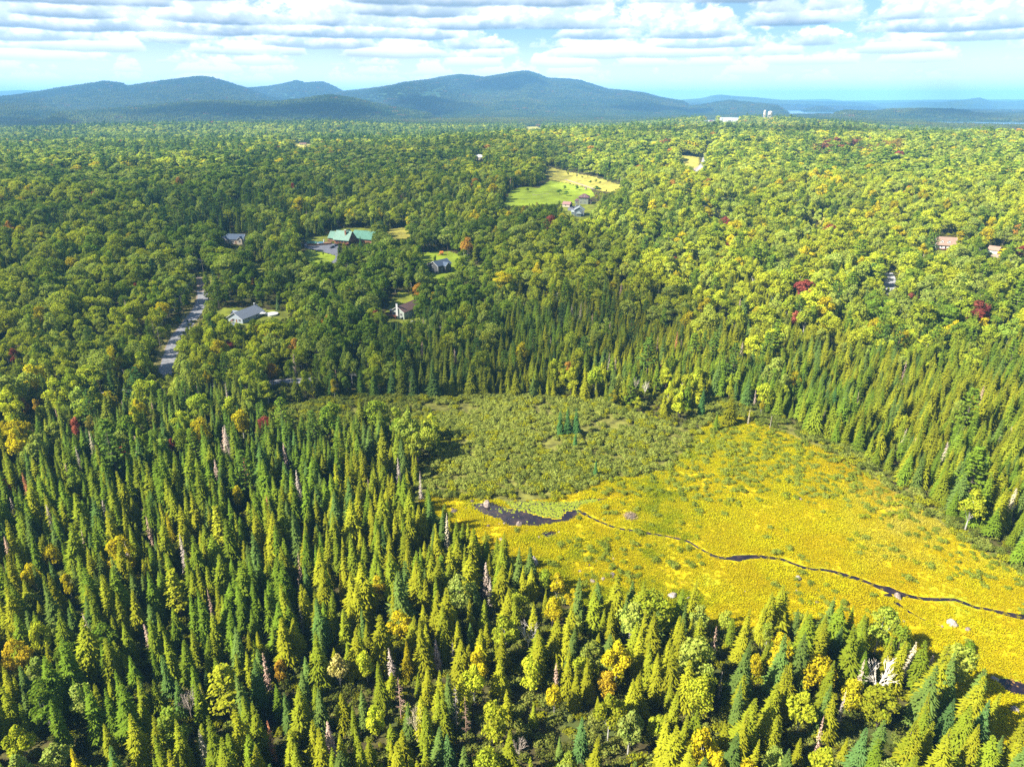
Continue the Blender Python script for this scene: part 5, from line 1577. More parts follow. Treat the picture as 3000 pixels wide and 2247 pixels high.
# ================================================================== BUILDINGS AND OTHER THINGS
def window(root, x, y, z, w, h, ax, s, frame='trim', pane='glass', nm='window'):
    """a window on a wall; ax: wall normal along 'x' or 'y', s: its sign"""
    m = MB(); t = .14; d = .10
    def bx(m_, u0, u1, v0, v1, a, b):
        if ax == 'y': m_.box(x + u0, x + u1, min(y + s * a, y + s * b), max(y + s * a, y + s * b), z + v0, z + v1)
        else: m_.box(min(x + s * a, x + s * b), max(x + s * a, x + s * b), y + u0, y + u1, z + v0, z + v1)
    bx(m, -w / 2 - t, -w / 2, -t, h + t, -.02, d); bx(m, w / 2, w / 2 + t, -t, h + t, -.02, d)
    bx(m, -w / 2, w / 2, h, h + t, -.02, d - .01); bx(m, -w / 2, w / 2, -t, 0, -.02, d + .04)
    if w > 1.3: bx(m, -.05, .05, 0, h, -.02, d - .02)
    f = m.build(nm, M[frame], root)
    p = MB(); bx(p, -w / 2, w / 2, 0, h, -.03, .035); p.build('pane', M[pane], f)
    return f


def gable_body(root, cx, cy, L, W, h, rh, wall, roof, oh=.5, name_w='wall', name_r='roof', z0=-1.2, axis='x', seams=0):
    """walls with gable ends and a two-sided roof; ridge along x (or y)"""
    def T3(x, y, z): return (cx + x, cy + y, z) if axis == 'x' else (cx - y, cy + x, z)
    a, b = L / 2, W / 2
    w = MB(); w.add([T3(*p) for p in [(-a, -b, z0), (a, -b, z0), (a, b, z0), (-a, b, z0), (-a, -b, h), (a, -b, h), (a, b, h), (-a, b, h), (-a, 0, h + rh - .05), (a, 0, h + rh - .05)]],
                    [(0, 1, 5, 4), (2, 3, 7, 6), (1, 2, 6, 9, 5), (3, 0, 4, 8, 7), (3, 2, 1, 0), (4, 5, 9, 8), (6, 7, 8, 9)])
    wo = w.build(name_w, M[wall], root)
    sl = rh / b; e = b + oh; ze = h - sl * oh; A = a + oh; t = .22
    r = MB()
    r.add([T3(*p) for p in [(-A, -e, ze), (A, -e, ze), (A, 0, h + rh), (-A, 0, h + rh), (-A, e, ze), (A, e, ze),
                            (-A, -e, ze + t), (A, -e, ze + t), (A, 0, h + rh + t), (-A, 0, h + rh + t), (-A, e, ze + t), (A, e, ze + t)]],
          [(0, 3, 2, 1), (3, 4, 5, 2), (6, 7, 8, 9), (9, 8, 11, 10), (0, 1, 7, 6), (5, 4, 10, 11), (1, 2, 8, 7), (2, 5, 11, 8), (3, 0, 6, 9), (4, 3, 9, 10)])
    for k in range(seams):
        x = -A + 2 * A * (k + .5) / seams
        for s in (-1, 1):
            r.add([T3(x - .05, s * e, ze + t + .0), T3(x + .05, s * e, ze + t), T3(x + .05, 0, h + rh + t), T3(x - .05, 0, h + rh + t),
                   T3(x - .05, s * e, ze + t + .07), T3(x + .05, s * e, ze + t + .07), T3(x + .05, 0, h + rh + t + .07), T3(x - .05, 0, h + rh + t + .07)],
                  [(4, 5, 6, 7), (0, 4, 7, 3), (1, 2, 6, 5), (0, 1, 5, 4)])
    ro = r.build(name_r, M[roof], root)
    tr = MB()
    for s in (-1, 1):     # barge boards
        for q in (-1, 1):
            x = s * (A + .02)
            tr.add([T3(x, q * e, ze - .12), T3(x, q * e, ze + .2), T3(x, 0, h + rh + .2), T3(x, 0, h + rh - .12),
                    T3(x + s * .06, q * e, ze - .12), T3(x + s * .06, q * e, ze + .2), T3(x + s * .06, 0, h + rh + .2), T3(x + s * .06, 0, h + rh - .12)],
                   [(0, 1, 2, 3), (7, 6, 5, 4), (0, 4, 5, 1), (3, 2, 6, 7), (1, 5, 6, 2), (0, 3, 7, 4)])
    return wo, ro, tr


def hip_roof(root, cx, cy, L, W, z, rh, roof, oh=.6, ridge=None):
    a, b = L / 2 + oh, W / 2 + oh; rr_ = (L - W) / 2 if ridge is None else ridge; rr_ = max(.2, rr_)
    m = MB().add([(cx - a, cy - b, z), (cx + a, cy - b, z), (cx + a, cy + b, z), (cx - a, cy + b, z), (cx - rr_, cy, z + rh), (cx + rr_, cy, z + rh),
                  (cx - a, cy - b, z - .25), (cx + a, cy - b, z - .25), (cx + a, cy + b, z - .25), (cx - a, cy + b, z - .25)],
                 [(0, 1, 5, 4), (1, 2, 5), (2, 3, 4, 5), (3, 0, 4), (6, 7, 1, 0), (7, 8, 2, 1), (8, 9, 3, 2), (9, 6, 0, 3), (9, 8, 7, 6)])
    return m.build('roof', M[roof], root)


def boxpart(root, nm, m_, *b): return MB().box(*b).build(nm, M[m_], root)


def deck(root, x0, x1, y0, y1, z, m_='redwood', rail=True):
    d = boxpart(root, 'deck', m_, x0, x1, y0, y1, z - .2, z)
    p = MB()
    for x in (x0 + .15, (x0 + x1) / 2, x1 - .15):
        for y in (y0 + .15, y1 - .15): p.box(x - .08, x + .08, y - .08, y + .08, -1.2, z - .2)
    p.build('post', M[m_], d)
    if rail:
        r = MB()
        n = max(3, int((x1 - x0) / .6)); ny = max(2, int((y1 - y0) / .6))
        r.box(x0, x1, y0, y0 + .08, z + .9, z + 1.0); r.box(x0, x0 + .08, y0, y1, z + .9, z + 1.0); r.box(x1 - .08, x1, y0, y1, z + .9, z + 1.0)
        for k in range(n + 1):
            x = x0 + (x1 - x0 - .06) * k / n; r.box(x, x + .06, y0 + .01, y0 + .07, z, z + .9)
        for k in range(ny + 1):
            y = y0 + (y1 - y0 - .06) * k / ny
            for x in (x0 + .01, x1 - .07): r.box(x, x + .06, y, y + .06, z, z + .9)
        r.build('railing', M[m_], d)
    return d


def stairs(root, x0, x1, y0, z, n, m_='redwood'):
    for k in range(n):
        boxpart(root, 'step', m_, x0, x1, y0 - .3 * (k + 1), y0 - .3 * k, z - .18 * (k + 1) - .06, z - .18 * (k + 1))


def vehicle(px, py, rz, paint, label, cat='car', suv=False, group=None, L=4.6):
    x, y, z = at(px, py)
    r = thing('parked_' + ('suv' if suv else 'car'), label, cat, (x, y, z + .30), rz, group)
    hL, hW = L / 2, .92; hh = 1.0 if suv else .85; top = 1.75 if suv else 1.42
    b = MB(); prof = [(-hL, .35), (-hL, hh * .95), (-hL + .25, hh), (hL * .45, hh), (hL - .15, hh * .82), (hL, .62), (hL, .32)]
    V_ = [(x_, -hW, z_) for x_, z_ in prof] + [(x_, hW, z_) for x_, z_ in prof]; n = len(prof)
    b.add(V_, [tuple(range(n))[::-1], tuple(range(n, 2 * n))] + [(i, (i + 1) % n, n + (i + 1) % n, n + i) for i in range(n)])
    c0, c1, c2, c3 = (-hL + .15, -hL + .45, hL * .10, hL * .48) if suv else (-hL + .5, -hL + 1.1, hL * .05, hL * .5)
    body = b.build('body', M[paint], r)
    g = MB(); w2 = hW - .16
    g.add([(c0, -hW + .04, hh), (c3, -hW + .04, hh), (c3, hW - .04, hh), (c0, hW - .04, hh), (c1, -w2, top), (c2, -w2, top), (c2, w2, top), (c1, w2, top)], [(0, 1, 5, 4), (1, 2, 6, 5), (2, 3, 7, 6), (3, 0, 4, 7)])
    g.build('window', M['glass'], r)
    MB().box(c1 - .03, c2 + .03, -w2 - .02, w2 + .02, top, top + .05).build('roof', M[paint], r)
    for sx in (-hL * .62, hL * .62):
        for sy in (-1, 1):
            wmb = MB().tube((sx, sy * (hW - .2), .33), (sx, sy * (hW + .01), .33), .34, None, 12); wo = wmb.build('wheel', M['tyre'], r)
            MB().tube((sx, sy * (hW + .01), .33), (sx, sy * (hW + .03), .33), .18, None, 8).build('rim', M['trim'], wo)
    for sy in (-.6, .6): MB().box(hL - .01, hL + .03, sy - .16, sy + .16, .62, .76).build('headlight', M['trim'], r)
    return r


# ---- the green roofed lodge
x, y, z = at(1012, 712)
lodge = thing('lodge', 'large cedar walled lodge under green metal roofs beside the grey driveway', 'house', (x, y, z), radians(-24))
gable_body(lodge, 0, 0, 15, 11, 4.2, 6.2, 'wood', 'greenroof', .9, seams=12)[2].build('trim', M['redwood'], lodge)
gable_body(lodge, -13, 4.5, 10, 9, 3.6, 4.6, 'wood', 'greenroof', .7, seams=8)[2].build('trim', M['redwood'], lodge)
gable_body(lodge, -5, 9, 10, 8, 4.2, 5.0, 'wood', 'greenroof', .6, axis='y', seams=6)
gable_body(lodge, 13, 13, 22, 13, 4.0, 5.2, 'wood', 'greenroof', 1.0, seams=14)[2].build('trim', M['redwood'], lodge)
ch = boxpart(lodge, 'chimney', 'wood', 2.2, 3.6, -2.9, -1.7, 6, 11.6); boxpart(ch, 'cap', 'trim', 2.05, 3.75, -3.05, -1.55, 11.6, 11.9)
for (wx, wz, ww, wh) in [(-5, 1, 1.8, 1.5), (-2.2, 1, 1.8, 1.5), (.8, 1, 2.2, 1.6), (4.2, 1, 2.2, 1.6)]: window(lodge, wx, -5.5, wz, ww, wh, 'y', -1, 'redwood')
window(lodge, 7.5, 0, 5.4, 2.0, 1.9, 'x', 1, 'redwood'); window(lodge, 7.5, -3, 1.0, 1.8, 1.4, 'x', 1, 'redwood'); window(lodge, 7.5, 3, 1.0, 1.8, 1.4, 'x', 1, 'redwood')
window(lodge, -7.5, -3.4, 1.0, 1.2, 1.4, 'x', -1); window(lodge, -7.5, -1.2, 1.0, 1.2, 1.4, 'x', -1); window(lodge, -7.5, -1.6, 4.3, 1.0, 1.3, 'x', -1); window(lodge, -7.5, .6, 4.3, 1.0, 1.3, 'x', -1)
for wx in (-16.2, -13.6, -10.6): window(lodge, wx, 0, .8, 1.6, 1.8, 'y', -1, 'redwood')
window(lodge, 24, 11, 1, 1.6, 1.3, 'x', 1, 'redwood'); window(lodge, 24, 13, 5.2, .7, .9, 'x', 1)
dr_ = boxpart(lodge, 'door', 'dark', 24.0, 24.08, 14.5, 17.5, 0, 2.5)
bl_ = MB(); bl_.box(7.5, 8.8, -1.4, 1.4, 4.6, 4.75); bl_.box(8.7, 8.8, -1.4, 1.4, 5.5, 5.6); [bl_.box(8.7, 8.78, -1.4 + .3 * k, -1.34 + .3 * k, 4.75, 5.5) for k in range(10)]; bl_.build('balcony', M['redwood'], lodge)
deck(lodge, -4, 7.5, -8.6, -5.6, .9, 'redwood')
deck(lodge, -18, -8, -3.4, -.1, 1.4, 'wood'); stairs(lodge, -8, -6.4, -3.4, 1.4, 7)

x, y, z = at(915, 720)
sh = thing('pool_shed', 'small cedar shed with a green metal roof left of the pool fence', 'shed', (x, y, z), radians(4))
gable_body(sh, 0, 0, 7.6, 4.2, 2.4, 1.1, 'wood', 'greenroof', .35, z0=-.6, seams=6)
boxpart(sh, 'door', 'trim', -3.86, -3.8, -.6, .6, 0, 2.1)

a0 = at(924, 722); a1 = at(971, 718); a2 = at(966, 706); a3 = at(921, 708)
fz = (a0[2] + a1[2]) / 2
def fence(nm, pts, h, w, m_, label, cat='fence', gap=.05):
    r = thing(nm, label, cat, (pts[0][0], pts[0][1], pts[0][2]))
    bx_, by_, bz_ = pts[0]; made = None; pm_ = None
    for (p, q) in zip(pts, pts[1:]):
        L = hypot(q[0] - p[0], q[1] - p[1]); an = atan2(q[1] - p[1], q[0] - p[0]); n = int(L / (w + gap))
        for k in range(n):
            t = (k + .5) / n
            if made is None: made = mesh_from('plank', *(lambda mb: (mb.v, mb.f))(MB().box(-w / 2, w / 2, -.02, .02, -.6, h)), M[m_])
            link('plank', made, r, (p[0] + (q[0] - p[0]) * t - bx_, p[1] + (q[1] - p[1]) * t - by_, p[2] + (q[2] - p[2]) * t - bz_), an)
        for k in range(int(L / 2.4) + 1):
            t = k * 2.4 / L
            if pm_ is None: pm_ = mesh_from('post', *(lambda mb: (mb.v, mb.f))(MB().box(-.07, .07, -.07 + .1, .07 + .1, -.6, h + .1)), M[m_])
            link('post', pm_, r, (p[0] + (q[0] - p[0]) * t - bx_, p[1] + (q[1] - p[1]) * t - by_, p[2] + (q[2] - p[2]) * t - bz_), an)
    return r
fence('pool_fence', [a3, a0, a1], 1.9, .5, 'wood', 'tall cedar board fence round the raised pool beside the lodge')
cx_, cy_, cz_ = at(936, 717)
pl = thing('swimming_pool', 'oval blue raised pool inside the cedar fence', 'pool', (cx_, cy_ + 3, cz_))
MB().lathe([(3.2, 0), (3.2, 1.2), (3.35, 1.25), (3.35, 1.32), (3.1, 1.32)], 24).build('rim', M['white'], pl)
MB().lathe([(3.05, 1.30), (3.05, 1.345)], 24).build('water', M['poolwater'], pl)
boxpart(pl, 'deck', 'wood', 3.5, 9.5, -3, 3, .9, 1.2)
x, y, z = at(950, 712); g_ = thing('patio_heater', 'white covered grill standing on the pool deck', 'grill', (x, y, z + 1.2))
MB().lathe([(.5, 0), (.6, .6), (.55, 1.6), (.2, 1.9)], 10).build('cover', M['white'], g_); MB().lathe([(.62, -.1), (.62, 0.0)], 10).build('base', M['trim'], g_)
vehicle(973, 728, radians(-125), 'blackpaint', 'black and white suv parked before the lodge fence', 'car', True)
vehicle(984, 722, radians(-120), 'bluepaint', 'dark car parked in the shade close to the lodge stairs', 'car')
vehicle(1074, 703, radians(-70), 'redpaint', 'bright red car beside the lodge garage', 'car')

# ---- cream house in the trees
x, y, z = at(690, 712)
h = thing('cream_house', 'cream sided house with dark blue roof half hidden by trees', 'house', (x, y, z), radians(-6))
gable_body(h, 0, 0, 19, 9, 4.0, 3.6, 'cream', 'blueroof', .5)[2].build('trim', M['trim'], h)
gable_body(h, -6.6, -4.2, 5.5, 4.6, 4.2, 2.0, 'cream', 'blueroof', .4, axis='y')[2].build('trim', M['trim'], h)
gable_body(h, 7.2, -4.0, 4.5, 4.2, 4.2, 2.0, 'cream', 'blueroof', .4, axis='y')[2].build('trim', M['trim'], h)
window(h, -6.6, -6.95, 2.3, 1.8, 1.5, 'y', -1); window(h, 7.2, -6.25, 2.0, 1.6, 1.5, 'y', -1); window(h, 0, -4.5, 1.2, 1.8, 1.4, 'y', -1); boxpart(h, 'door', 'redwood', 2.2, 3.2, -4.58, -4.5, 0, 2.1)
ch = boxpart(h, 'chimney', 'greyroof', -9.3, -8.5, -.4, .4, 6, 9.4); boxpart(ch, 'cap', 'white', -9.45, -8.35, -.55, .55, 9.4, 9.7)

# ---- grey roofed house on the lawn
x, y, z = at(722, 932)
h = thing('grey_roofed_house', 'low house with pale blue walls and long grey shingle roof on the lawn', 'house', (x, y, z), radians(68))
gable_body(h, 0, 0, 19, 11.5, 2.7, 3.4, 'paleblue', 'greyroof', .6)[2].build('trim', M['trim'], h)
gable_body(h, -1, 6.2, 5, 5, 2.6, 1.7, 'paleblue', 'greyroof', .4, axis='y')
ch = boxpart(h, 'chimney', 'greyroof', 8.2, 8.8, -.3, .3, 5, 7.3); boxpart(ch, 'cap', 'white', 8.05, 8.95, -.45, .45, 7.3, 7.6)
for wy in (-3.4, 1.4): window(h, -9.5, wy, 1.0, 1.5, 1.2, 'x', -1)
boxpart(h, 'door', 'wood', -9.58, -9.5, -1.4, -.5, 0, 2.0); window(h, -4, -5.75, 1.0, 1.4, 1.1, 'y', -1); window(h, 3, -5.75, 1.0, 1.4, 1.1, 'y', -1)
x, y, z = at(792, 930); pl = thing('swimming_pool', 'round above ground pool with white rim on the lawn', 'pool', (x, y + 4, z))
MB().lathe([(3.6, 0), (3.6, 1.25), (3.8, 1.3), (3.8, 1.38), (3.45, 1.38)], 26).build('rim', M['white'], pl); MB().lathe([(3.44, 1.2), (3.44, 1.30)], 26).build('water', M['bluepaint'], pl)
x, y, z = at(771, 927); t = thing('canopy', 'flat white garden canopy between the grey roofed house and its pool', 'canopy', (x, y, z), radians(10))
MB().add([(-2, -1.6, 2.2), (2, -1.6, 2.2), (2, 1.6, 2.2), (-2, 1.6, 2.2), (0, 0, 2.9), (-2, -1.6, 2.05), (2, -1.6, 2.05), (2, 1.6, 2.05), (-2, 1.6, 2.05)], [(0, 1, 4), (1, 2, 4), (2, 3, 4), (3, 0, 4), (5, 6, 1, 0), (6, 7, 2, 1), (7, 8, 3, 2), (8, 5, 0, 3), (8, 7, 6, 5)]).build('roof', M['white'], t)
for sx in (-1.85, 1.85):
    for sy in (-1.45, 1.45): boxpart(t, 'leg', 'trim', sx - .05, sx + .05, sy - .05, sy + .05, -.2, 2.06)
x, y, z = at(682, 953); t = thing('play_tower', 'small red brown wooden play tower left of the grey roofed house', 'play tower', (x, y, z))
for sx in (-.7, .7):
    for sy in (-.7, .7): boxpart(t, 'leg', 'redwood', sx - .07, sx + .07, sy - .07, sy + .07, -.3, 2.9)
boxpart(t, 'platform', 'white', -.85, .85, -.85, .85, 1.35, 1.5)
MB().add([(-1, -1, 2.9), (1, -1, 2.9), (1, 1, 2.9), (-1, 1, 2.9), (0, 0, 3.9)], [(0, 1, 4), (1, 2, 4), (2, 3, 4), (3, 0, 4), (3, 2, 1, 0)]).build('roof', M['redwood'], t)
x, y, z = at(773, 915); t = thing('garden_swing', 'small dark red garden swing seat on the lawn behind the canopy', 'swing', (x, y, z))
boxpart(t, 'seat', 'redwood', -.8, .8, -.3, .3, .5, .62); boxpart(t, 'backrest', 'redwood', -.8, .8, .26, .34, .62, 1.2)
for sx in (-.95, .95): m_ = MB().tube((sx, -.6, 0), (sx, 0, 1.9), .05).tube((sx, .6, 0), (sx, 0, 1.9), .05); m_.build('leg', M['redwood'], t)

# ---- brown roofed house
x, y, z = at(1186, 925)
h = thing('brown_roofed_house', 'pale mint house with a long maroon brown roof and a tall white chimney', 'house', (x, y, z + .3), radians(62))
gable_body(h, 2, 0, 18, 9.5, 4.6, 2.9, 'mint', 'brownroof', .7)[2].build('trim', M['trim'], h)
ch = boxpart(h, 'chimney', 'trim', -7.75, -7.0, -.55, .75, -1.5, 9.6); boxpart(ch, 'cap', 'dark', -7.85, -6.9, -.65, .85, 9.6, 9.8)
window(h, -7, 2.6, 1.9, 1.9, 1.9, 'x', -1, 'trim'); window(h, -7, -2.6, 1.9, 1.4, 1.4, 'x', -1)
window(h, 1, -4.75, 2.0, 1.6, 1.2, 'y', -1); window(h, 6, -4.75, 2.0, 1.6, 1.2, 'y', -1)
dk = MB(); dk.box(-9.8, -7.01, -.2, 9.5, 1.45, 1.65); dk.box(-9.8, -9.7, -.2, 9.5, 2.5, 2.6); [dk.box(-9.78, -9.72, -.2 + .45 * k, -.14 + .45 * k, 1.65, 2.5) for k in range(21)]; [dk.box(-9.7, -9.5, a, a + .2, -1.5, 1.45) for a in (-.1, 4.5, 9)]; dk.build('deck', M['redwood'], h)
rp = MB().add([(-9.8, 6.3, 1.64), (-9.8, 8.1, 1.64), (-14.5, 8.1, -.5), (-14.5, 6.3, -.5), (-9.8, 6.3, 1.44), (-9.8, 8.1, 1.44), (-14.5, 8.1, -.7), (-14.5, 6.3, -.7)], [(0, 1, 2, 3), (7, 6, 5, 4), (0, 3, 7, 4), (1, 5, 6, 2), (2, 6, 7, 3), (0, 4, 5, 1)]); rp.build('stairs', M['redwood'], h)
x, y, z = at(1148, 918); t = thing('hot_tub', 'maroon hot tub with a white cover at the end of the red deck', 'hot tub', (x, y, z)); boxpart(t, 'tub', 'redwood', -1.1, 1.1, -1.1, 1.1, 0, 2.2); boxpart(t, 'cover', 'white', -1.2, 1.2, -1.2, 1.2, 2.2, 2.4)
vehicle(1184, 936, radians(20), 'blackpaint', 'dark car below the tall white chimney', 'car')
vehicle(1214, 950, radians(5), 'whitepaint', 'white van shape car seen through the broad tree', 'car', True)

# ---- dark walled house
x, y, z = at(1282, 797)
h = thing('dark_house', 'two storey dark grey house with slate blue roof and white trim', 'house', (x, y, z + .2), radians(50))
gable_body(h, 3, 0, 14, 9.5, 5.6, 3.0, 'darkgrey', 'blueroof', .6)[2].build('trim', M['trim'], h)
gable_body(h, 4, -5.4, 4.2, 5, 5.2, 2.2, 'darkgrey', 'blueroof', .4, axis='y')[2].build('trim', M['trim'], h)
window(h, -4, 1.5, 3.6, 1.0, 1.3, 'x', -1); window(h, -4, 1.3, .8, 1.2, 1.3, 'x', -1); window(h, 0, -4.75, 1.0, 1.4, 2.0, 'y', -1); window(h, 8, -4.75, 1.0, 1.4, 2.0, 'y', -1)
boxpart(h, 'corner_board', 'trim', -4.06, -3.85, -4.82, -4.6, -1, 5.5)
x, y, z = at(1262, 782); t = thing('garden_tent', 'pale tan tent roof beside the dark walled house', 'tent', (x, y, z + .2), radians(50)); gable_body(t, 0, 0, 4, 4, 2.2, 1.2, 'cream', 'tanroof', .3)
def kayak(px, py, rz, m_, lb):
    x, y, z = at(px, py); t = thing('kayak', lb, 'boat', (x, y, z + .3), rz)
    MB().add([(-2.1, 0, .35), (-1, -.36, .25), (1, -.36, .25), (2.1, 0, .35), (1, .36, .25), (-1, .36, .25), (-1, 0, -.05), (1, 0, -.05)], [(0, 6, 1), (1, 6, 7, 2), (2, 7, 3), (3, 7, 4), (4, 7, 6, 5), (5, 6, 0)]).build('hull', M[m_], t)
    MB().add([(-2.1, 0, .36), (-1, -.36, .26), (1, -.36, .26), (2.1, 0, .36), (1, .36, .26), (-1, .36, .26), (0, 0, .42)], [(0, 1, 6), (1, 2, 6), (2, 3, 6), (3, 4, 6), (4, 5, 6), (5, 0, 6)]).build('deck', M[m_], t)
kayak(1241, 779, .1, 'orange', 'orange kayak on the grass left of the dark walled house')
kayak(1246, 774, .3, 'teal', 'teal kayak behind the orange one left of the dark walled house')
x, y, z = at(1297, 748); t = thing('play_set', 'orange wooden play set on the lawn behind the dark walled house', 'play set', (x, y, z), .3)
for k, (sx, sy) in enumerate([(-2, -1), (-2, 1), (0, -1), (0, 1)]): boxpart(t, 'leg', 'orange', sx - .1, sx + .1, sy - .1, sy + .1, -.2, 2.6)
gable_body(t, -1, 0, 2.6, 2.6, 2.3, 1.0, 'orange', 'orange', .2, name_w='cabin', z0=1.2)
MB().tube((0, 0, 2.4), (4, 0, 2.4), .08).tube((4, -1, 0), (4, 0, 2.4), .08).tube((4, 1, 0), (4, 0, 2.4), .08).build('swing_frame', M['orange'], t)
MB().add([(-2.1, -.4, 1.3), (-2.1, .4, 1.3), (-4.6, .4, .1), (-4.6, -.4, .1), (-2.1, -.4, 1.2), (-2.1, .4, 1.2), (-4.6, .4, 0), (-4.6, -.4, 0)], [(0, 1, 2, 3), (7, 6, 5, 4), (0, 3, 7, 4), (1, 5, 6, 2)]).build('slide', M['orange'], t)

# ---- houses by the meadow
x, y, z = at(1711, 597)
h = thing('foursquare_house', 'two storey pale sage house with a maroon hipped roof by the meadow', 'house', (x, y, z + .2), radians(-14))
boxpart(h, 'wall', 'sage', -5.2, 5.2, -5.2, 5.2, -1.5, 7.0); hip_roof(h, 0, 0, 10.4, 10.4, 7.0, 3.3, 'maroonroof', .9, .9)
boxpart(h, 'wing', 'sage', -9.4, -5.21, -4.8, 1.8, -1.5, 3.4); hip_roof(h, -7.3, -1.5, 4.2, 6.6, 3.4, 1.8, 'maroonroof', .5, .3)
boxpart(h, 'porch', 'redwood', 5.21, 8.2, -4.6, 4.6, -1.0, .1); MB().box(5.3, 8.5, -4.9, 4.9, 3.0, 3.25).build('porch_roof', M['maroonroof'], h)
for yy in (-4.4, 0, 4.4): boxpart(h, 'column', 'trim', 7.9, 8.1, yy - .1, yy + .1, .1, 3.0)
for wx, wz in [(-2.8, 4.7), (2.2, 4.7), (-2.8, 1.2), (1.6, 1.2)]: window(h, wx, -5.2, wz, 1.0, 1.5, 'y', -1)
window(h, -7.6, -4.8, .8, 1.6, 1.6, 'y', -1, 'trim'); window(h, 5.2, -2, 4.6, 1.0, 1.5, 'x', 1); window(h, 5.2, 2, 4.6, 1.0, 1.5, 'x', 1); boxpart(h, 'door', 'redwood', -6.1, -5.35, -4.88, -4.8, -.6, 1.6)
dm = MB().box(-2.4, -1.2, -5.0, -3.0, 7.5, 8.6); dm.build('dormer', M['sage'], h); dm = MB().box(.8, 2.0, -5.0, -3.0, 7.5, 8.6); dm.build('dormer', M['sage'], h)
x, y, z = at(1662, 606)
h = thing('garage', 'small garage with a faded red roof left of the maroon roofed house', 'garage', (x, y, z + .2), radians(-30))
gable_body(h, 0, 0, 8.5, 6.5, 2.8, 2.2, 'cream', 'pinkroof', .5)[2].build('trim', M['redwood'], h); boxpart(h, 'door', 'dark', 4.25, 4.33, -2.2, 2.2, -.3, 2.3); window(h, -.5, -3.25, .9, 1.1, 1.1, 'y', -1)  # the dark panel stands in for the shade inside the open doorway
x, y, z = at(1697, 631)
h = thing('blue_grey_house', 'blue grey house with a pale roof and a small hipped bay in front', 'house', (x, y, z + .2), radians(-98))
gable_body(h, 0, 0, 11, 9.5, 5.6, 2.8, 'slate', 'palegreyroof', .6)[2].build('trim', M['trim'], h)
boxpart(h, 'bay', 'slate', 5.51, 8.5, -2.2, 2.2, -2, 2.6); hip_roof(h, 7.0, 0, 3.0, 4.4, 2.6, 2.4, 'palegreyroof', .6, .2)
gable_body(h, -2.6, -6.0, 4, 4.2, 2.8, 1.4, 'slate', 'palegreyroof', .4, axis='y')
window(h, 5.5, -3.2, 3.2, .9, 1.2, 'x', 1); window(h, 5.5, 3.2, 3.2, .9, 1.2, 'x', 1); window(h, 8.5, 0, .6, 1.0, 1.1, 'x', 1); window(h, 0, 4.75, 1.0, 1.2, 1.3, 'y', 1); window(h, 3, 4.75, 3.6, 1.2, 1.3, 'y', 1)
boxpart(h, 'corner_board', 'trim', 5.4, 5.62, 4.65, 4.87, -2, 5.5); boxpart(h, 'corner_board', 'trim', 5.4, 5.62, -4.87, -4.65, -2, 5.5)
vehicle(1677, 610, radians(-60), 'bluepaint', 'dark blue car before the open garage by the meadow', 'car')
vehicle(1692, 605, radians(10), 'whitepaint', 'white car between the garage and the sage house', 'car')
x, y, z = at(1716, 556); b = MB().lathe([(1.5, 0), (1.7, .7), (1.4, 1.5), (.5, 1.8)], 10); o = b.build('hay_bale', M['gravel'], None, (x, y, z)); tag(o, 'pale round hay bale on the grass above the maroon roof', 'hay bale')
m_ = MB(); pts = [at(1560 + 6 * k, 571 + 1.6 * sin(k * .7)) for k in range(9)]
x, y, z = pts[0]; t = thing('low_wall', 'low curved pale stone wall in the bright meadow', 'wall', (x, y, z))
for p, q in zip(pts, pts[1:]): MB().tube((p[0] - x, p[1] - y, p[2] - z + .25), (q[0] - x, q[1] - y, q[2] - z + .25), .42, None, 6).build('stone', M['rock'], t)

# ---- white house and garage at the right
x, y, z = at(2766, 728)
h = thing('white_house', 'white house under a big steep tan roof with two dormers', 'house', (x, y, z + .2), radians(-22))
gable_body(h, 0, 0, 13, 10.5, 3.8, 5.0, 'white', 'tanroof', .8)[2].build('trim', M['trim'], h)
for dx in (-3.2, 1.6):
    d_ = MB(); d_.add([(dx - 1, -4.3, 4.4), (dx + 1, -4.3, 4.4), (dx + 1, -4.3, 6.1), (dx, -4.3, 7.0), (dx - 1, -4.3, 6.1), (dx - 1, -1.6, 4.4), (dx + 1, -1.6, 4.4), (dx + 1, -1.6, 6.1), (dx, -1.6, 7.0), (dx - 1, -1.6, 6.1)],
                        [(0, 1, 2, 3, 4), (1, 6, 7, 2), (5, 0, 4, 9)]); dd_ = d_.build('dormer', M['trim'], h)
    MB().add([(dx - 1.35, -4.6, 5.9), (dx, -4.6, 7.2), (dx + 1.35, -4.6, 5.9), (dx - 1.35, -.9, 5.9), (dx, -.9, 7.2), (dx + 1.35, -.9, 5.9)], [(0, 1, 4, 3), (1, 2, 5, 4)]).build('roof', M['tanroof'], dd_)
    window(dd_, dx, -4.3, 4.9, .9, 1.0, 'y', -1)
for wx in (-4.8, -2.9): window(h, wx, -5.25, 1.2, .9, 1.3, 'y', -1, 'trim')
window(h, 3, -5.25, 1.2, 1.4, 1.3, 'y', -1); window(h, 6.5, 0, 4.4, 1.2, 1.3, 'x', 1); deck(h, -6.3, 1.5, -8, -5.4, .5, 'redwood'); boxpart(h, 'door', 'dark', -.6, .4, -5.33, -5.25, .3, 2.4)
x, y, z = at(2911, 742)
h = thing('garage', 'small open garage with a tan roof under the massive dark pine', 'garage', (x, y, z + .2), radians(-50)); gable_body(h, 0, 0, 7, 6, 2.8, 2.4, 'mint', 'tanroof', .6); boxpart(h, 'door', 'dark', 3.5, 3.58, -2.3, 2.3, -.4, 2.4)  # flat dark sheet painted as the shaded inside of the open front
vehicle(2931, 741, radians(-130), 'redpaint', 'dark red car parked right of the open tan roofed garage', 'car')
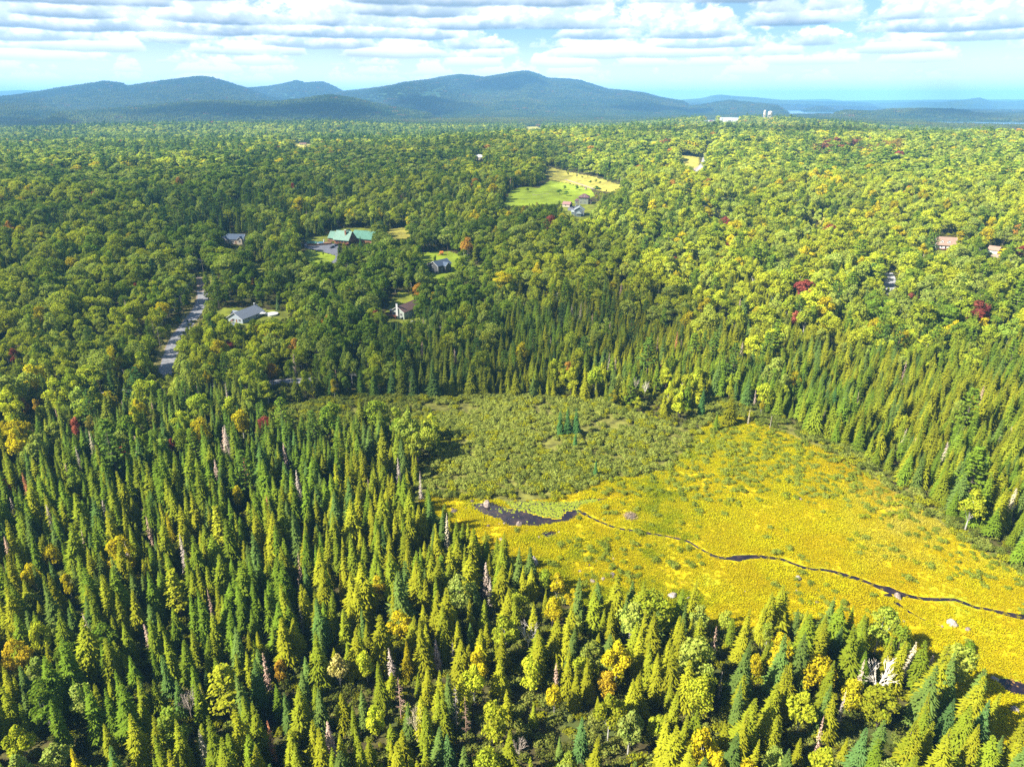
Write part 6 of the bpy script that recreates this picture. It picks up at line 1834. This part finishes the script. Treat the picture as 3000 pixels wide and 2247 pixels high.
x, y, z = at(2924, 746); o = MB().add([(-1.2, -.5, .3), (1.2, -.5, .3), (1, .5, .3), (-1, .5, .3), (-1.5, -.6, .75), (1.7, -.6, .75), (1.4, .6, .75), (-1.4, .6, .75)], [(3, 2, 1, 0), (0, 1, 5, 4), (1, 2, 6, 5), (2, 3, 7, 6), (3, 0, 4, 7), (4, 5, 6, 7)]).build('canoe', M['orange'], None, (x, y, z + .1)); tag(o, 'orange canoe lying in front of the dark red car', 'boat')

# ---- barn, far houses
def farhouse(px, py, L, W, h_, rh, rz, wall, roof, nm, label, wins=3, grp=None, r_=None):
    x, y, z = at(px, py) if r_ is None else at_r(px, r_); r = thing(nm, label, 'house' if 'house' in nm else 'building', (x, y, z + .2), radians(rz), grp)
    gable_body(r, 0, 0, L, W, h_, rh, wall, roof, .5, z0=-4)
    for k in range(wins):
        wx = -L / 2 + L * (k + .5) / wins
        for fl in range(max(1, int(h_ / 3.2))): window(r, wx, -W / 2, 1 + 3.1 * fl, 1.2, 1.5, 'y', -1)
    return r
farhouse(1405, 469, 17, 11, 4.5, 4, -22, 'cream', 'trim', 'barn', 'barn with a pale white roof alone in the woods above the meadow')
farhouse(888, 426, 16, 8, 3, 2, 8, 'white', 'brownroof', 'farmhouse', 'long low farmhouse beside a yellow field far off at left')
farhouse(1935, 434, 12, 8, 4, 3, 12, 'cream', 'pinkroof', 'house', 'house with a faded roof peeping over the trees left of the far road', 2)
farhouse(2695, 465, 22, 9, 3.5, 1.6, 5, 'white', 'greyroof', 'long_building', 'long pale roof low in the far trees near the red maples', 4)
farhouse(545, 640, 14, 8, 3.5, 3, 20, 'cream', 'greenroof', 'house', 'house with a pale green roof hidden in the shaded hillside', 2)
farhouse(668, 975, 9, 6, 3, 2.0, 30, 'white', 'greyroof', 'shed', 'white shed mostly hidden below the play tower', 2)
BLD = [(2068, 352, 22, 12, 8, 4, -10, 'white', 'greyroof', 'white building left end of the hilltop village'), (2085, 351, 20, 12, 7, 4, 15, 'trim', 'maroonroof', 'white house with a reddish roof in the hilltop village'),
       (2096, 352, 18, 10, 6, 4, -20, 'white', 'palegreyroof', 'pale house beside the reddish roofed one on the hilltop'), (2127, 348, 40, 14, 12, 4, 0, 'white', 'palegreyroof', 'largest white building at the centre of the hilltop village'),
       (2141, 354, 46, 15, 13, 4, -4, 'white', 'white', 'long white building in front of the largest one on the hilltop'), (2156, 350, 24, 12, 12, 5, 20, 'trim', 'palegreyroof', 'tall pale building right of the long white one'),
       (2149, 343, 30, 12, 10, 4, 6, 'white', 'greyroof', 'white building behind the long white one'), (2118, 343, 16, 10, 8, 4, 30, 'trim', 'greyroof', 'small white house behind the largest building'),
       (2182, 341, 22, 11, 9, 4, -12, 'white', 'palegreyroof', 'white building left of the water towers'), (2196, 343, 15, 10, 7, 4, 12, 'white', 'greyroof', 'small white building nearest the water towers at left'),
       (2211, 344, 16, 10, 8, 4, -8, 'trim', 'blueroof', 'grey roofed building just left of the water towers'), (2022, 350, 18, 10, 8, 4, 5, 'white', 'greyroof', 'lone white building far left of the village'),
       (2282, 347, 18, 12, 9, 5, -15, 'white', 'pinkroof', 'white house with a reddish roof right of the water towers'), (2338, 352, 14, 9, 5, 3, 8, 'trim', 'pinkroof', 'low pale house at the right end of the village'),
       (2475, 338, 20, 12, 6, 5, 0, 'white', 'palegreyroof', 'white domed roof building alone by the lake')]
for b in BLD: farhouse(*b[:9], 'village_building', b[9], 4, None, 2860 - (b[1] - 343) * 14 if b[0] < 2400 else None)

# ---- water towers
def water_tower(px, py, H, R_, rz, label, kind):
    x, y, z = at_r(px, 2850); r = thing('water_tower', label, 'water tower', (x, y, z), rz, None)
    if kind == 'slim':
        MB().lathe([(R_, H * .62), (R_ * 1.02, H * .9), (R_ * .8, H * .97), (.3, H)], 18).build('tank', M['steel'], r)
        tk = MB().lathe([(R_ * .35, -2), (R_ * .3, H * .5), (R_, H * .63)], 12); tk.build('column', M['steel'], r)
        n = 4
    else:
        MB().lathe([(R_ * .25, H * .60), (R_ * .95, H * .68), (R_, H * .74), (R_, H * .88), (R_ * .7, H * .96), (.3, H)], 20).build('tank', M['steel'], r)
        MB().lathe([(.9, -2), (.9, H * .62)], 10).build('riser', M['steel'], r); n = 6
    for k in range(n):
        a = 2 * pi * k / n + .3
        MB().tube((cos(a) * R_ * 1.15, sin(a) * R_ * 1.15, -2), (cos(a) * R_ * .92, sin(a) * R_ * .92, H * .75), .7, .6, 6).build('leg', M['steel'], r)
    br = MB()
    for zz in (.25, .5):
        for k in range(n):
            a = 2 * pi * k / n + .3; b = a + 2 * pi / n; q = R_ * (1.13 - .2 * zz)
            br.tube((cos(a) * q, sin(a) * q, H * zz), (cos(b) * q, sin(b) * q, H * zz), .2, None, 4)
    br.build('brace', M['steel'], r)
water_tower(2239, 347, 42, 4.2, 0, 'slim cream water tower, left one of the two on the hilltop', 'slim')
water_tower(2255, 347, 39, 8.0, .4, 'wide cream water tower on legs, right one of the two on the hilltop', 'legs')

# ---- utility poles and wires
def pole(px, py, H, label, arm=True, double=False, lean=0.0, grp='utility poles', rz=0.3):
    x, y, z = at(px, py); r = thing('utility_pole', label, 'utility pole', (x, y, z), rz, grp); r.rotation_euler = (0, lean, rz)
    MB().cyl(0, 0, -1, H, .19, 9, .12).build('post', M['polewood'], r)
    if double: MB().cyl(3.6, 0, -1, H, .19, 9, .12).build('post', M['polewood'], r)
    if arm:
        c = MB().box(-1.3 if not double else -2, 1.3 if not double else 5.6, -.09, .09, H - .9, H - .68).build('cross_arm', M['polewood'], r)
        for sx in ((-1.1, 0, 1.1) if not double else (-1.8, 1.8, 5.4)): MB().lathe([(.07, H - .68), (.1, H - .6), (.06, H - .45)], 7, (sx, 0)).build('insulator', M['trim'], c)
    return Vector((x, y, z + H - .5))
A1 = pole(470, 1018, 12, 'leaning brown utility pole lowest beside the grey road', False, lean=.03)
A2 = pole(539, 922, 12, 'pale utility pole beside the middle of the grey road', False, lean=-.03)
A3 = pole(599, 812, 13, 'tall grey utility pole at the top end of the grey road', True)
A4 = pole(481, 765, 12, 'utility pole poking out of the trees left of the road top', True)
A4b = pole(383, 770, 12, 'utility pole in the left shaded wood', True)
A5 = pole(586, 845, 9, 'short grey pole beside the gravel drive', False)
A6 = pole(457, 998, 12, 'thin grey utility pole behind the leaning brown one', False)
B1 = pole(1749, 523, 11, 'grey pole on the upper edge of the dry meadow', True)
B2 = pole(1690, 532, 10, 'thin grey pole in the dry meadow left of the young apple tree', True)
C0 = pole(1978, 560, 13, 'utility pole hidden in the trees at the left end of the power line', True)
C1 = pole(2072, 615, 15, 'tall bare utility pole in the yellow clearing', False)
C2 = pole(2335, 632, 15, 'twin post power line frame with a long cross arm', True, True)
C3 = pole(2480, 602, 15, 'utility pole with a cross arm, left of two on the right hill', True)
C4 = pole(2560, 585, 15, 'utility pole with a cross arm, right of two on the right hill', True)
C5 = pole(2510, 590, 12, 'bare grey pole between the two armed poles', False)
E1 = pole(2672, 850, 11, 'blue grey pole beside the leaning birches at right', False)
E2 = pole(1410, 880, 10, 'white pole standing in the trees above the shaded shrubs', False)
def wires(a, b, label, n=3, sag=1.2, sp_=.9):
    d = (b - a); s = Vector((-d.y, d.x, 0)).normalized(); r = thing('power_line', label, 'wire', tuple(a))
    for k in range(n):
        off = s * (k - (n - 1) / 2) * sp_; m_ = MB(); pr = None
        for i in range(13):
            t = i / 12; p = d * t + off + Vector((0, 0, .2 - sag * 4 * t * (1 - t)))
            if pr is not None: m_.tube(pr, p, .035, None, 3)
            pr = p
        m_.build('wire', M['wire'], r)
wires(A4, A3, 'two thin wires sagging to the tall pole at the road top', 2)
wires(A4b, A4, 'thin wires over the shaded wood left of the road', 2)
wires(A3, A2, 'wires from the tall pole down to the middle road pole', 2)
wires(A2, A1, 'wires between the middle pole and the leaning brown pole', 2)
wires(B2, B1, 'wires across the dry meadow', 3)
wires(C0, C1, 'bright wires from the tree edge to the tall bare pole', 3, 1.5)
wires(C1, C2, 'long wires from the tall bare pole to the twin post frame', 3, 3)
wires(C2, C3, 'wires rising from the twin post frame to the right hill', 3, 2)

# ---- boulders
def rock(px, py, w, h_, label, seed, name='boulder', tone=None, cone=0, group=None, rz=None):
    x, y, z = at(px, py); rg_ = np.random.default_rng(seed)
    nu, nvv = 14, 8; V_ = []; ph = rg_.random(9) * 6.28
    asp = rg_.uniform(.7, 1.0)
    for i in range(nvv + 1):
        e = -.35 + (pi / 2 + .35) * i / nvv
        for j in range(nu):
            a = 2 * pi * j / nu; q = 1 + .13 * sin(2 * a + ph[0]) + .09 * sin(3 * a + ph[1] + e * 2) + .06 * sin(5 * a + ph[2] + e * 4) + rg_.normal() * .025
            ce = max(0.02, cos(e)) ** (.75 if not cone else 1.3)
            V_.append((cos(a) * ce * q * w / 2, sin(a) * ce * q * w / 2 * asp, (sin(e) if not cone else sin(e) * 1.0) * h_ * (1 + .12 * sin(a + ph[3])) * (1.0)))
    Fs = [(i * nu + j, i * nu + (j + 1) % nu, (i + 1) * nu + (j + 1) % nu, (i + 1) * nu + j) for i in range(nvv) for j in range(nu)] + [tuple(nvv * nu + j for j in range(nu))]
    me_ = mesh_from(name, V_, Fs, tone or M['rock'], False)
    o = link(name, me_, None, (x, y, z), rg_.random() * 6.28 if rz is None else rz); tag(o, label, 'rock', group); return o
M['darkrock'] = mat('dark wet granite', (.12, .09, .085), .8, .22, 1.5, .8); M['palerock'] = mat('pale granite', (.40, .35, .32), .9, .2, 1.5, .8)
ROCKS = [
 (1427, 1482, 2.8, 2.0, 'largest rounded boulder at the top of the pond', 'rock', 0), (1411, 1481, 1.1, .5, 'small flat rock touching the largest pond boulder', 'rock', 0),
 (1384, 1470, 1.5, .8, 'dark rounded rock above the left end of the pond', 'darkrock', 0), (1386, 1480, 1.1, .5, 'flat dark rock just below the dark rounded one', 'darkrock', 0),
 (1331, 1500, 2.6, .8, 'broad dark broken rock left of the pond', 'darkrock', 0), (1326, 1492, 1.2, .6, 'small dark rock on the broad broken one', 'darkrock', 0),
 (1364, 1490, 1.1, .5, 'brown rock between the broken rock and the pond', 'rock', 0), (1379, 1504, .9, .4, 'little rock on the left shore of the pond', 'darkrock', 0),
 (1522, 1539, 2.3, 1.4, 'round boulder in the middle of the pond shore', 'rock', 0), (1478, 1536, 1.1, .7, 'small brown rock left of the middle boulder', 'rock', 0),
 (1462, 1535, .7, .4, 'pebble sized pale rock in the sedge left of the pond', 'palerock', 0), (1431, 1542, 1.2, .7, 'dark rock alone in the sedge below the pond', 'darkrock', 0),
 (1419, 1526, .8, .4, 'pinkish rock at the lower left shore of the pond', 'rock', 0), (1580, 1576, 1.3, .7, 'round brown rock at the lower tip of the pond', 'rock', 0),
 (1538, 1567, 1.0, .6, 'dark rock left of the lower tip of the pond', 'darkrock', 0), (1544, 1556, .9, .5, 'pinkish rock above the dark one by the pond tip', 'rock', 0),
 (1638, 1559, 1.1, .4, 'flat pale rock right of the pond tip', 'palerock', 0), (1500, 1544, .8, .3, 'pale flat rock at the water edge below the middle boulder', 'palerock', 0),
 (1468, 1582, 1.6, .6, 'low brown rock in gold sedge far below the pond', 'rock', 0), (1611, 1594, 1.0, .4, 'low dark rock below the tip of the pond', 'darkrock', 0),
 (1565, 1655, 2.9, 2.9, 'pointed pale boulder at the edge of the lower forest', 'palerock', 1), (1552, 1631, 1.3, .5, 'small white rock above the pointed boulder', 'palerock', 0),
 (1748, 1645, 1.2, .5, 'pinkish rock in the open sedge, left of two', 'rock', 0), (1797, 1638, 1.2, .5, 'pinkish rock in the open sedge, right of two', 'rock', 0),
 (1727, 1657, .9, .5, 'dark small rock below the pinkish pair', 'darkrock', 0), (1699, 1674, 1.0, .5, 'small rock nearest the spruces under the pinkish pair', 'rock', 0),
 (1794, 1685, 2.3, .8, 'flat grey boulder, upper of the group by the forest edge', 'rock', 0), (1767, 1698, 1.4, .7, 'grey rock half behind the spruces in the same group', 'rock', 0),
 (1736, 1705, 2.2, .8, 'flat grey boulder, lower left of the group', 'rock', 0), (1970, 1748, 2.8, 1.2, 'wide pale boulder among the low shrubs, upper right', 'palerock', 0),
 (1881, 1768, 2.9, 1.5, 'large slanting grey boulder among the low shrubs', 'rock', 0), (2018, 1757, 1.5, .8, 'smaller pale rock right of the wide pale boulder', 'palerock', 0),
 (1990, 1785, 1.4, .7, 'pale rock below the wide pale boulder', 'palerock', 0), (2338, 1696, 2.0, .9, 'white rock in the sedge below the stream', 'palerock', 0),
 (2182, 1735, 1.2, .5, 'small pinkish rock in the sedge above the forest edge', 'rock', 0), (2334, 1731, 1.1, .4, 'low rock below the white one by the stream', 'rock', 0),
 (2630, 1750, 2.4, 1.3, 'brown boulder standing in the stream fork', 'rock', 0), (2787, 1829, 2.7, 1.4, 'big white boulder right of the stream fork', 'palerock', 0),
 (2760, 1836, .9, .4, 'small brown rock left of the big white boulder', 'rock', 0), (2836, 1845, 1.8, .7, 'grey rock right of the big white boulder', 'rock', 0),
 (2392, 1765, 1.5, .5, 'driftwood grey rock in the sedge by the forest edge', 'rock', 0), (2646, 1820, 1.2, .4, 'pale rock below the stream fork', 'palerock', 0),
 (2783, 2022, 1.8, 1.2, 'pale boulder beside the spruces at lower right', 'palerock', 0), (2824, 2070, 2.4, 1.2, 'grey boulder near the small lower right pool', 'palerock', 0),
 (2972, 2082, 2.4, 1.2, 'white edged boulder below the small lower right pool', 'palerock', 0), (2966, 2058, 1.2, .5, 'small brown rock above the white edged boulder', 'rock', 0),
 (2912, 1990, 2.0, .6, 'pale flat rock at the shore of the lower right pool', 'palerock', 0), (2992, 2240, 2.0, 1, 'pale rock in the bottom right corner', 'palerock', 0),
 (2345, 1465, 1.6, .8, 'grey stone among the marsh shrubs', 'rock', 0), (1441, 1316, 2.6, 1.0, 'pale boulder deep in the alder thicket', 'palerock', 0), (2040, 1252, 1.8, .8, 'grey rock by the close group of spruces', 'rock', 0),
]
for k, (px_r, py_r, w, h_, lb, mt, cn) in enumerate(ROCKS): rock(px_r, py_r, w, h_, lb, 600 + k, 'boulder' if w > 2 else 'rock', M[mt], cn)
# heap of sticks and the broken post
x, y, z = at(1848, 1515); t = thing('stick_heap', 'heap of bleached sticks like a beaver lodge in the sedge', 'stick heap', (x, y, z + .1)); rg = np.random.default_rng(5)
st = MB()
for k in range(150):
    a = rg.random() * 6.28; r0 = rg.random() ** .6 * 2.4; zz = max(0, 1.3 * (1 - r0 / 2.5)); p = Vector((cos(a) * r0, sin(a) * r0, zz + .1)); d_ = Vector((rg.normal(), rg.normal(), .15 + abs(rg.normal()) * .25 - .3 * r0 / 2.4)).normalized()
    st.tube(p - d_ * .5, p + d_ * rg.uniform(.4, 1.1), rg.uniform(.03, .06), None, 4)
so_ = st.build('sticks', M['stick'], t); so_['kind'] = 'stuff'
MB().lathe([(2.2, -.1), (1.7, .5), (.9, 1.0), (.2, 1.2)], 12).build('mud_core', M['bark'], t)
x, y, z = at(2255, 1256); t = thing('broken_trunk', 'broken grey post of a dead trunk at the marsh corner', 'dead tree', (x, y, z)); MB().tube((0, 0, -.3), (.1, 0, 6), .16, .10, 7).build('trunk', M['deadbark'] if 'deadbark' in M else M['polewood'], t); MB().tube((.08, 0, 3.4), (.5, .2, 4.0), .05, .02, 5).build('branch', M['polewood'], t)
for k, (px_r, py_r) in enumerate([(2265, 1243), (2238, 1245), (2290, 1252)]):
    x, y, z = at(px_r, py_r); a = k * 1.1; o = MB().tube((-1.6 * cos(a), -1.6 * sin(a), .3), (1.6 * cos(a), 1.6 * sin(a), .5), .12, .07, 6).build('fallen_log', M['polewood'], None, (x, y, z + .1)); tag(o, ['fallen grey log right of the broken post', 'fallen grey log left of the broken post', 'fallen grey log farthest right of the broken post'][k], 'log')

# ================================================================== CLOUDS OVERHEAD (out of frame; they shade the hillside)
cm = bpy.data.materials.new('cloud vapour'); cm.use_nodes = True
T = NT(cm.node_tree); T.n.clear()
co = T.new('ShaderNodeOutputMaterial'); ca = T.new('ShaderNodeAttribute', attribute_type='GEOMETRY', attribute_name='v')
cd = T.new('ShaderNodeBsdfDiffuse'); cd.inputs[0].default_value = (.9, .9, .92, 1)
ctr = T.new('ShaderNodeBsdfTranslucent'); ctr.inputs[0].default_value = (.9, .9, .92, 1)
cx_ = T.new('ShaderNodeMixShader'); cx_.inputs[0].default_value = .5; T.l.new(cd.outputs[0], cx_.inputs[1]); T.l.new(ctr.outputs[0], cx_.inputs[2])
ctp = T.new('ShaderNodeBsdfTransparent'); cx2 = T.new('ShaderNodeMixShader')
T.l.new(ca.outputs['Fac'], cx2.inputs[0]); T.l.new(ctp.outputs[0], cx2.inputs[1]); T.l.new(cx_.outputs[0], cx2.inputs[2])
T.l.new(cx2.outputs[0], co.inputs[0])


def cloud(poly, alt, dens, label, cell=None, soft=.16, thick=160):
    X, Y, Z = hit([p[0] for p in poly], [p[1] for p in poly])
    z0 = Z.mean(); k = (alt - z0) / SUN.z
    P = [(x + SUN.x * k, y + SUN.y * k) for x, y in zip(X, Y)]
    xs = np.array([p[0] for p in P]); ys = np.array([p[1] for p in P])
    ext = max(np.ptp(xs), np.ptp(ys)); cell = cell or max(12., ext / 70)
    gx = np.arange(xs.min() - ext * .1, xs.max() + ext * .1 + cell, cell); gy = np.arange(ys.min() - ext * .1, ys.max() + ext * .1 + cell, cell)
    GX_, GY_ = np.meshgrid(gx, gy, indexing='ij')
    PA = np.array(P); PB = np.roll(PA, -1, 0)
    dist = np.full(GX_.shape, 1e9)
    for a, b in zip(PA, PB):
        ab = b - a; t = np.clip(((GX_ - a[0]) * ab[0] + (GY_ - a[1]) * ab[1]) / (ab @ ab + 1e-9), 0, 1)
        dist = np.minimum(dist, np.hypot(GX_ - a[0] - t * ab[0], GY_ - a[1] - t * ab[1]))
    ins = inpoly(GX_, GY_, P); sd_ = np.where(ins, dist, -dist)
    w = ext * soft * .5
    sd_ = sd_ + w * 1.1 * fbm(GX_, GY_, ext * .18, 91, 4)
    v = smooth(-w * .5, w * .9, sd_) * dens
    v *= np.clip(1 + .35 * fbm(GX_, GY_, ext * .12, 95, 3), .5, 1.3)
    top = alt + 12 + thick * smooth(0, w * 2.5, sd_) * (1 + .5 * fbm(GX_, GY_, ext * .1, 97, 3)); bot = alt - 8 * fbm(GX_, GY_, ext * .1, 99, 2)
    keep = v > .004
    idx = -np.ones(GX_.shape, int); idx[keep] = np.arange(keep.sum()); n = int(keep.sum())
    c = [(idx[i, j], idx[i + 1, j], idx[i + 1, j + 1], idx[i, j + 1]) for i in range(GX_.shape[0] - 1) for j in range(GX_.shape[1] - 1)]
    c = [q for q in c if min(q) >= 0]
    V = np.concatenate([np.stack([GX_[keep], GY_[keep], bot[keep]], 1), np.stack([GX_[keep], GY_[keep], top[keep]], 1)])
    Fs = [tuple(int(e) for e in q[::-1]) for q in c] + [tuple(int(e) + n for e in q) for q in c]
    me = mesh_from('cloud', V, Fs, cm, True)
    a = me.attributes.new('v', 'FLOAT', 'POINT'); vv = np.concatenate([v[keep], v[keep]]); a.data.foreach_set('value', np.clip(1 - np.sqrt(1 - np.clip(vv, 0, .97)), 0, 1).astype(np.float32))
    tag(link('cloud', me), label, 'cloud')


if CLOUDS:
    cloud([(-700, 470), (-100, 500), (300, 505), (600, 520), (820, 470), (960, 440), (1250, 430), (1500, 440), (1560, 480), (1480, 560), (1500, 600), (1640, 610), (1690, 640), (1640, 680), (1450, 710), (1400, 740), (1330, 790), (1380, 860), (1500, 950), (1650, 1020), (1720, 1110), (1690, 1180),
           (1500, 1210), (1300, 1230), (1150, 1300), (900, 1320), (700, 1290), (500, 1230), (200, 1190), (-200, 1190), (-900, 1180)], 900, .46, "broad low cumulus shading the wooded hillside with the houses", soft=.05)
    cloud([(330, 330), (500, 312), (800, 310), (1100, 318), (1130, 338), (1000, 352), (700, 352), (400, 345)], 1150, .85, 'small cumulus shading the foot of the wooded knoll')
    cloud([(1140, 300), (1230, 282), (1330, 298), (1380, 318), (1150, 320)], 1200, .85, 'small cumulus shading the round dark hill')
    cloud([(-50, 352), (100, 352), (240, 364), (180, 378), (0, 376)], 1000, .8, 'cumulus shading the far left forest')
    cloud([(1750, 318), (1900, 305), (2050, 316), (2080, 330), (1900, 334)], 1200, .8, 'cumulus shading the foot of the main mountain')
    cloud([(2260, 392), (2400, 388), (2570, 396), (2600, 408), (2400, 412), (2280, 404)], 950, .8, 'narrow cumulus shading the spruce belt below the towers')
    cloud([(2660, 326), (2800, 324), (2920, 338), (2900, 350), (2700, 345)], 1100, .8, 'cumulus shading the right lakeside hill')
    cloud([(500, 262), (600, 238), (720, 262), (740, 285), (560, 292)], 1400, .8, 'cumulus shading the left mountain shoulder')
    cloud([(1340, 262), (1440, 235), (1560, 222), (1620, 250), (1480, 275)], 1500, .8, 'cumulus shading the main summit')
    cloud([(1880, 398), (2010, 396), (2060, 404), (1900, 410)], 900, .75, 'thin cumulus shading the wood crest')

# ================================================================== HAZE
if HAZE:
    hm = bpy.data.materials.new('haze'); hm.use_nodes = True
    T = NT(hm.node_tree); T.n.clear()
    ho = T.new('ShaderNodeOutputMaterial'); hv = T.new('ShaderNodeVolumePrincipled')
    hv.inputs['Color'].default_value = (*HAZE_COL, 1); hv.inputs['Density'].default_value = HAZE; hv.inputs['Anisotropy'].default_value = 0.0
    T.l.new(hv.outputs[0], ho.inputs['Volume'])
    tag(MB().box(-34000, 34000, -34000, 34000, -9, 500).build('haze', hm), kind='stuff')
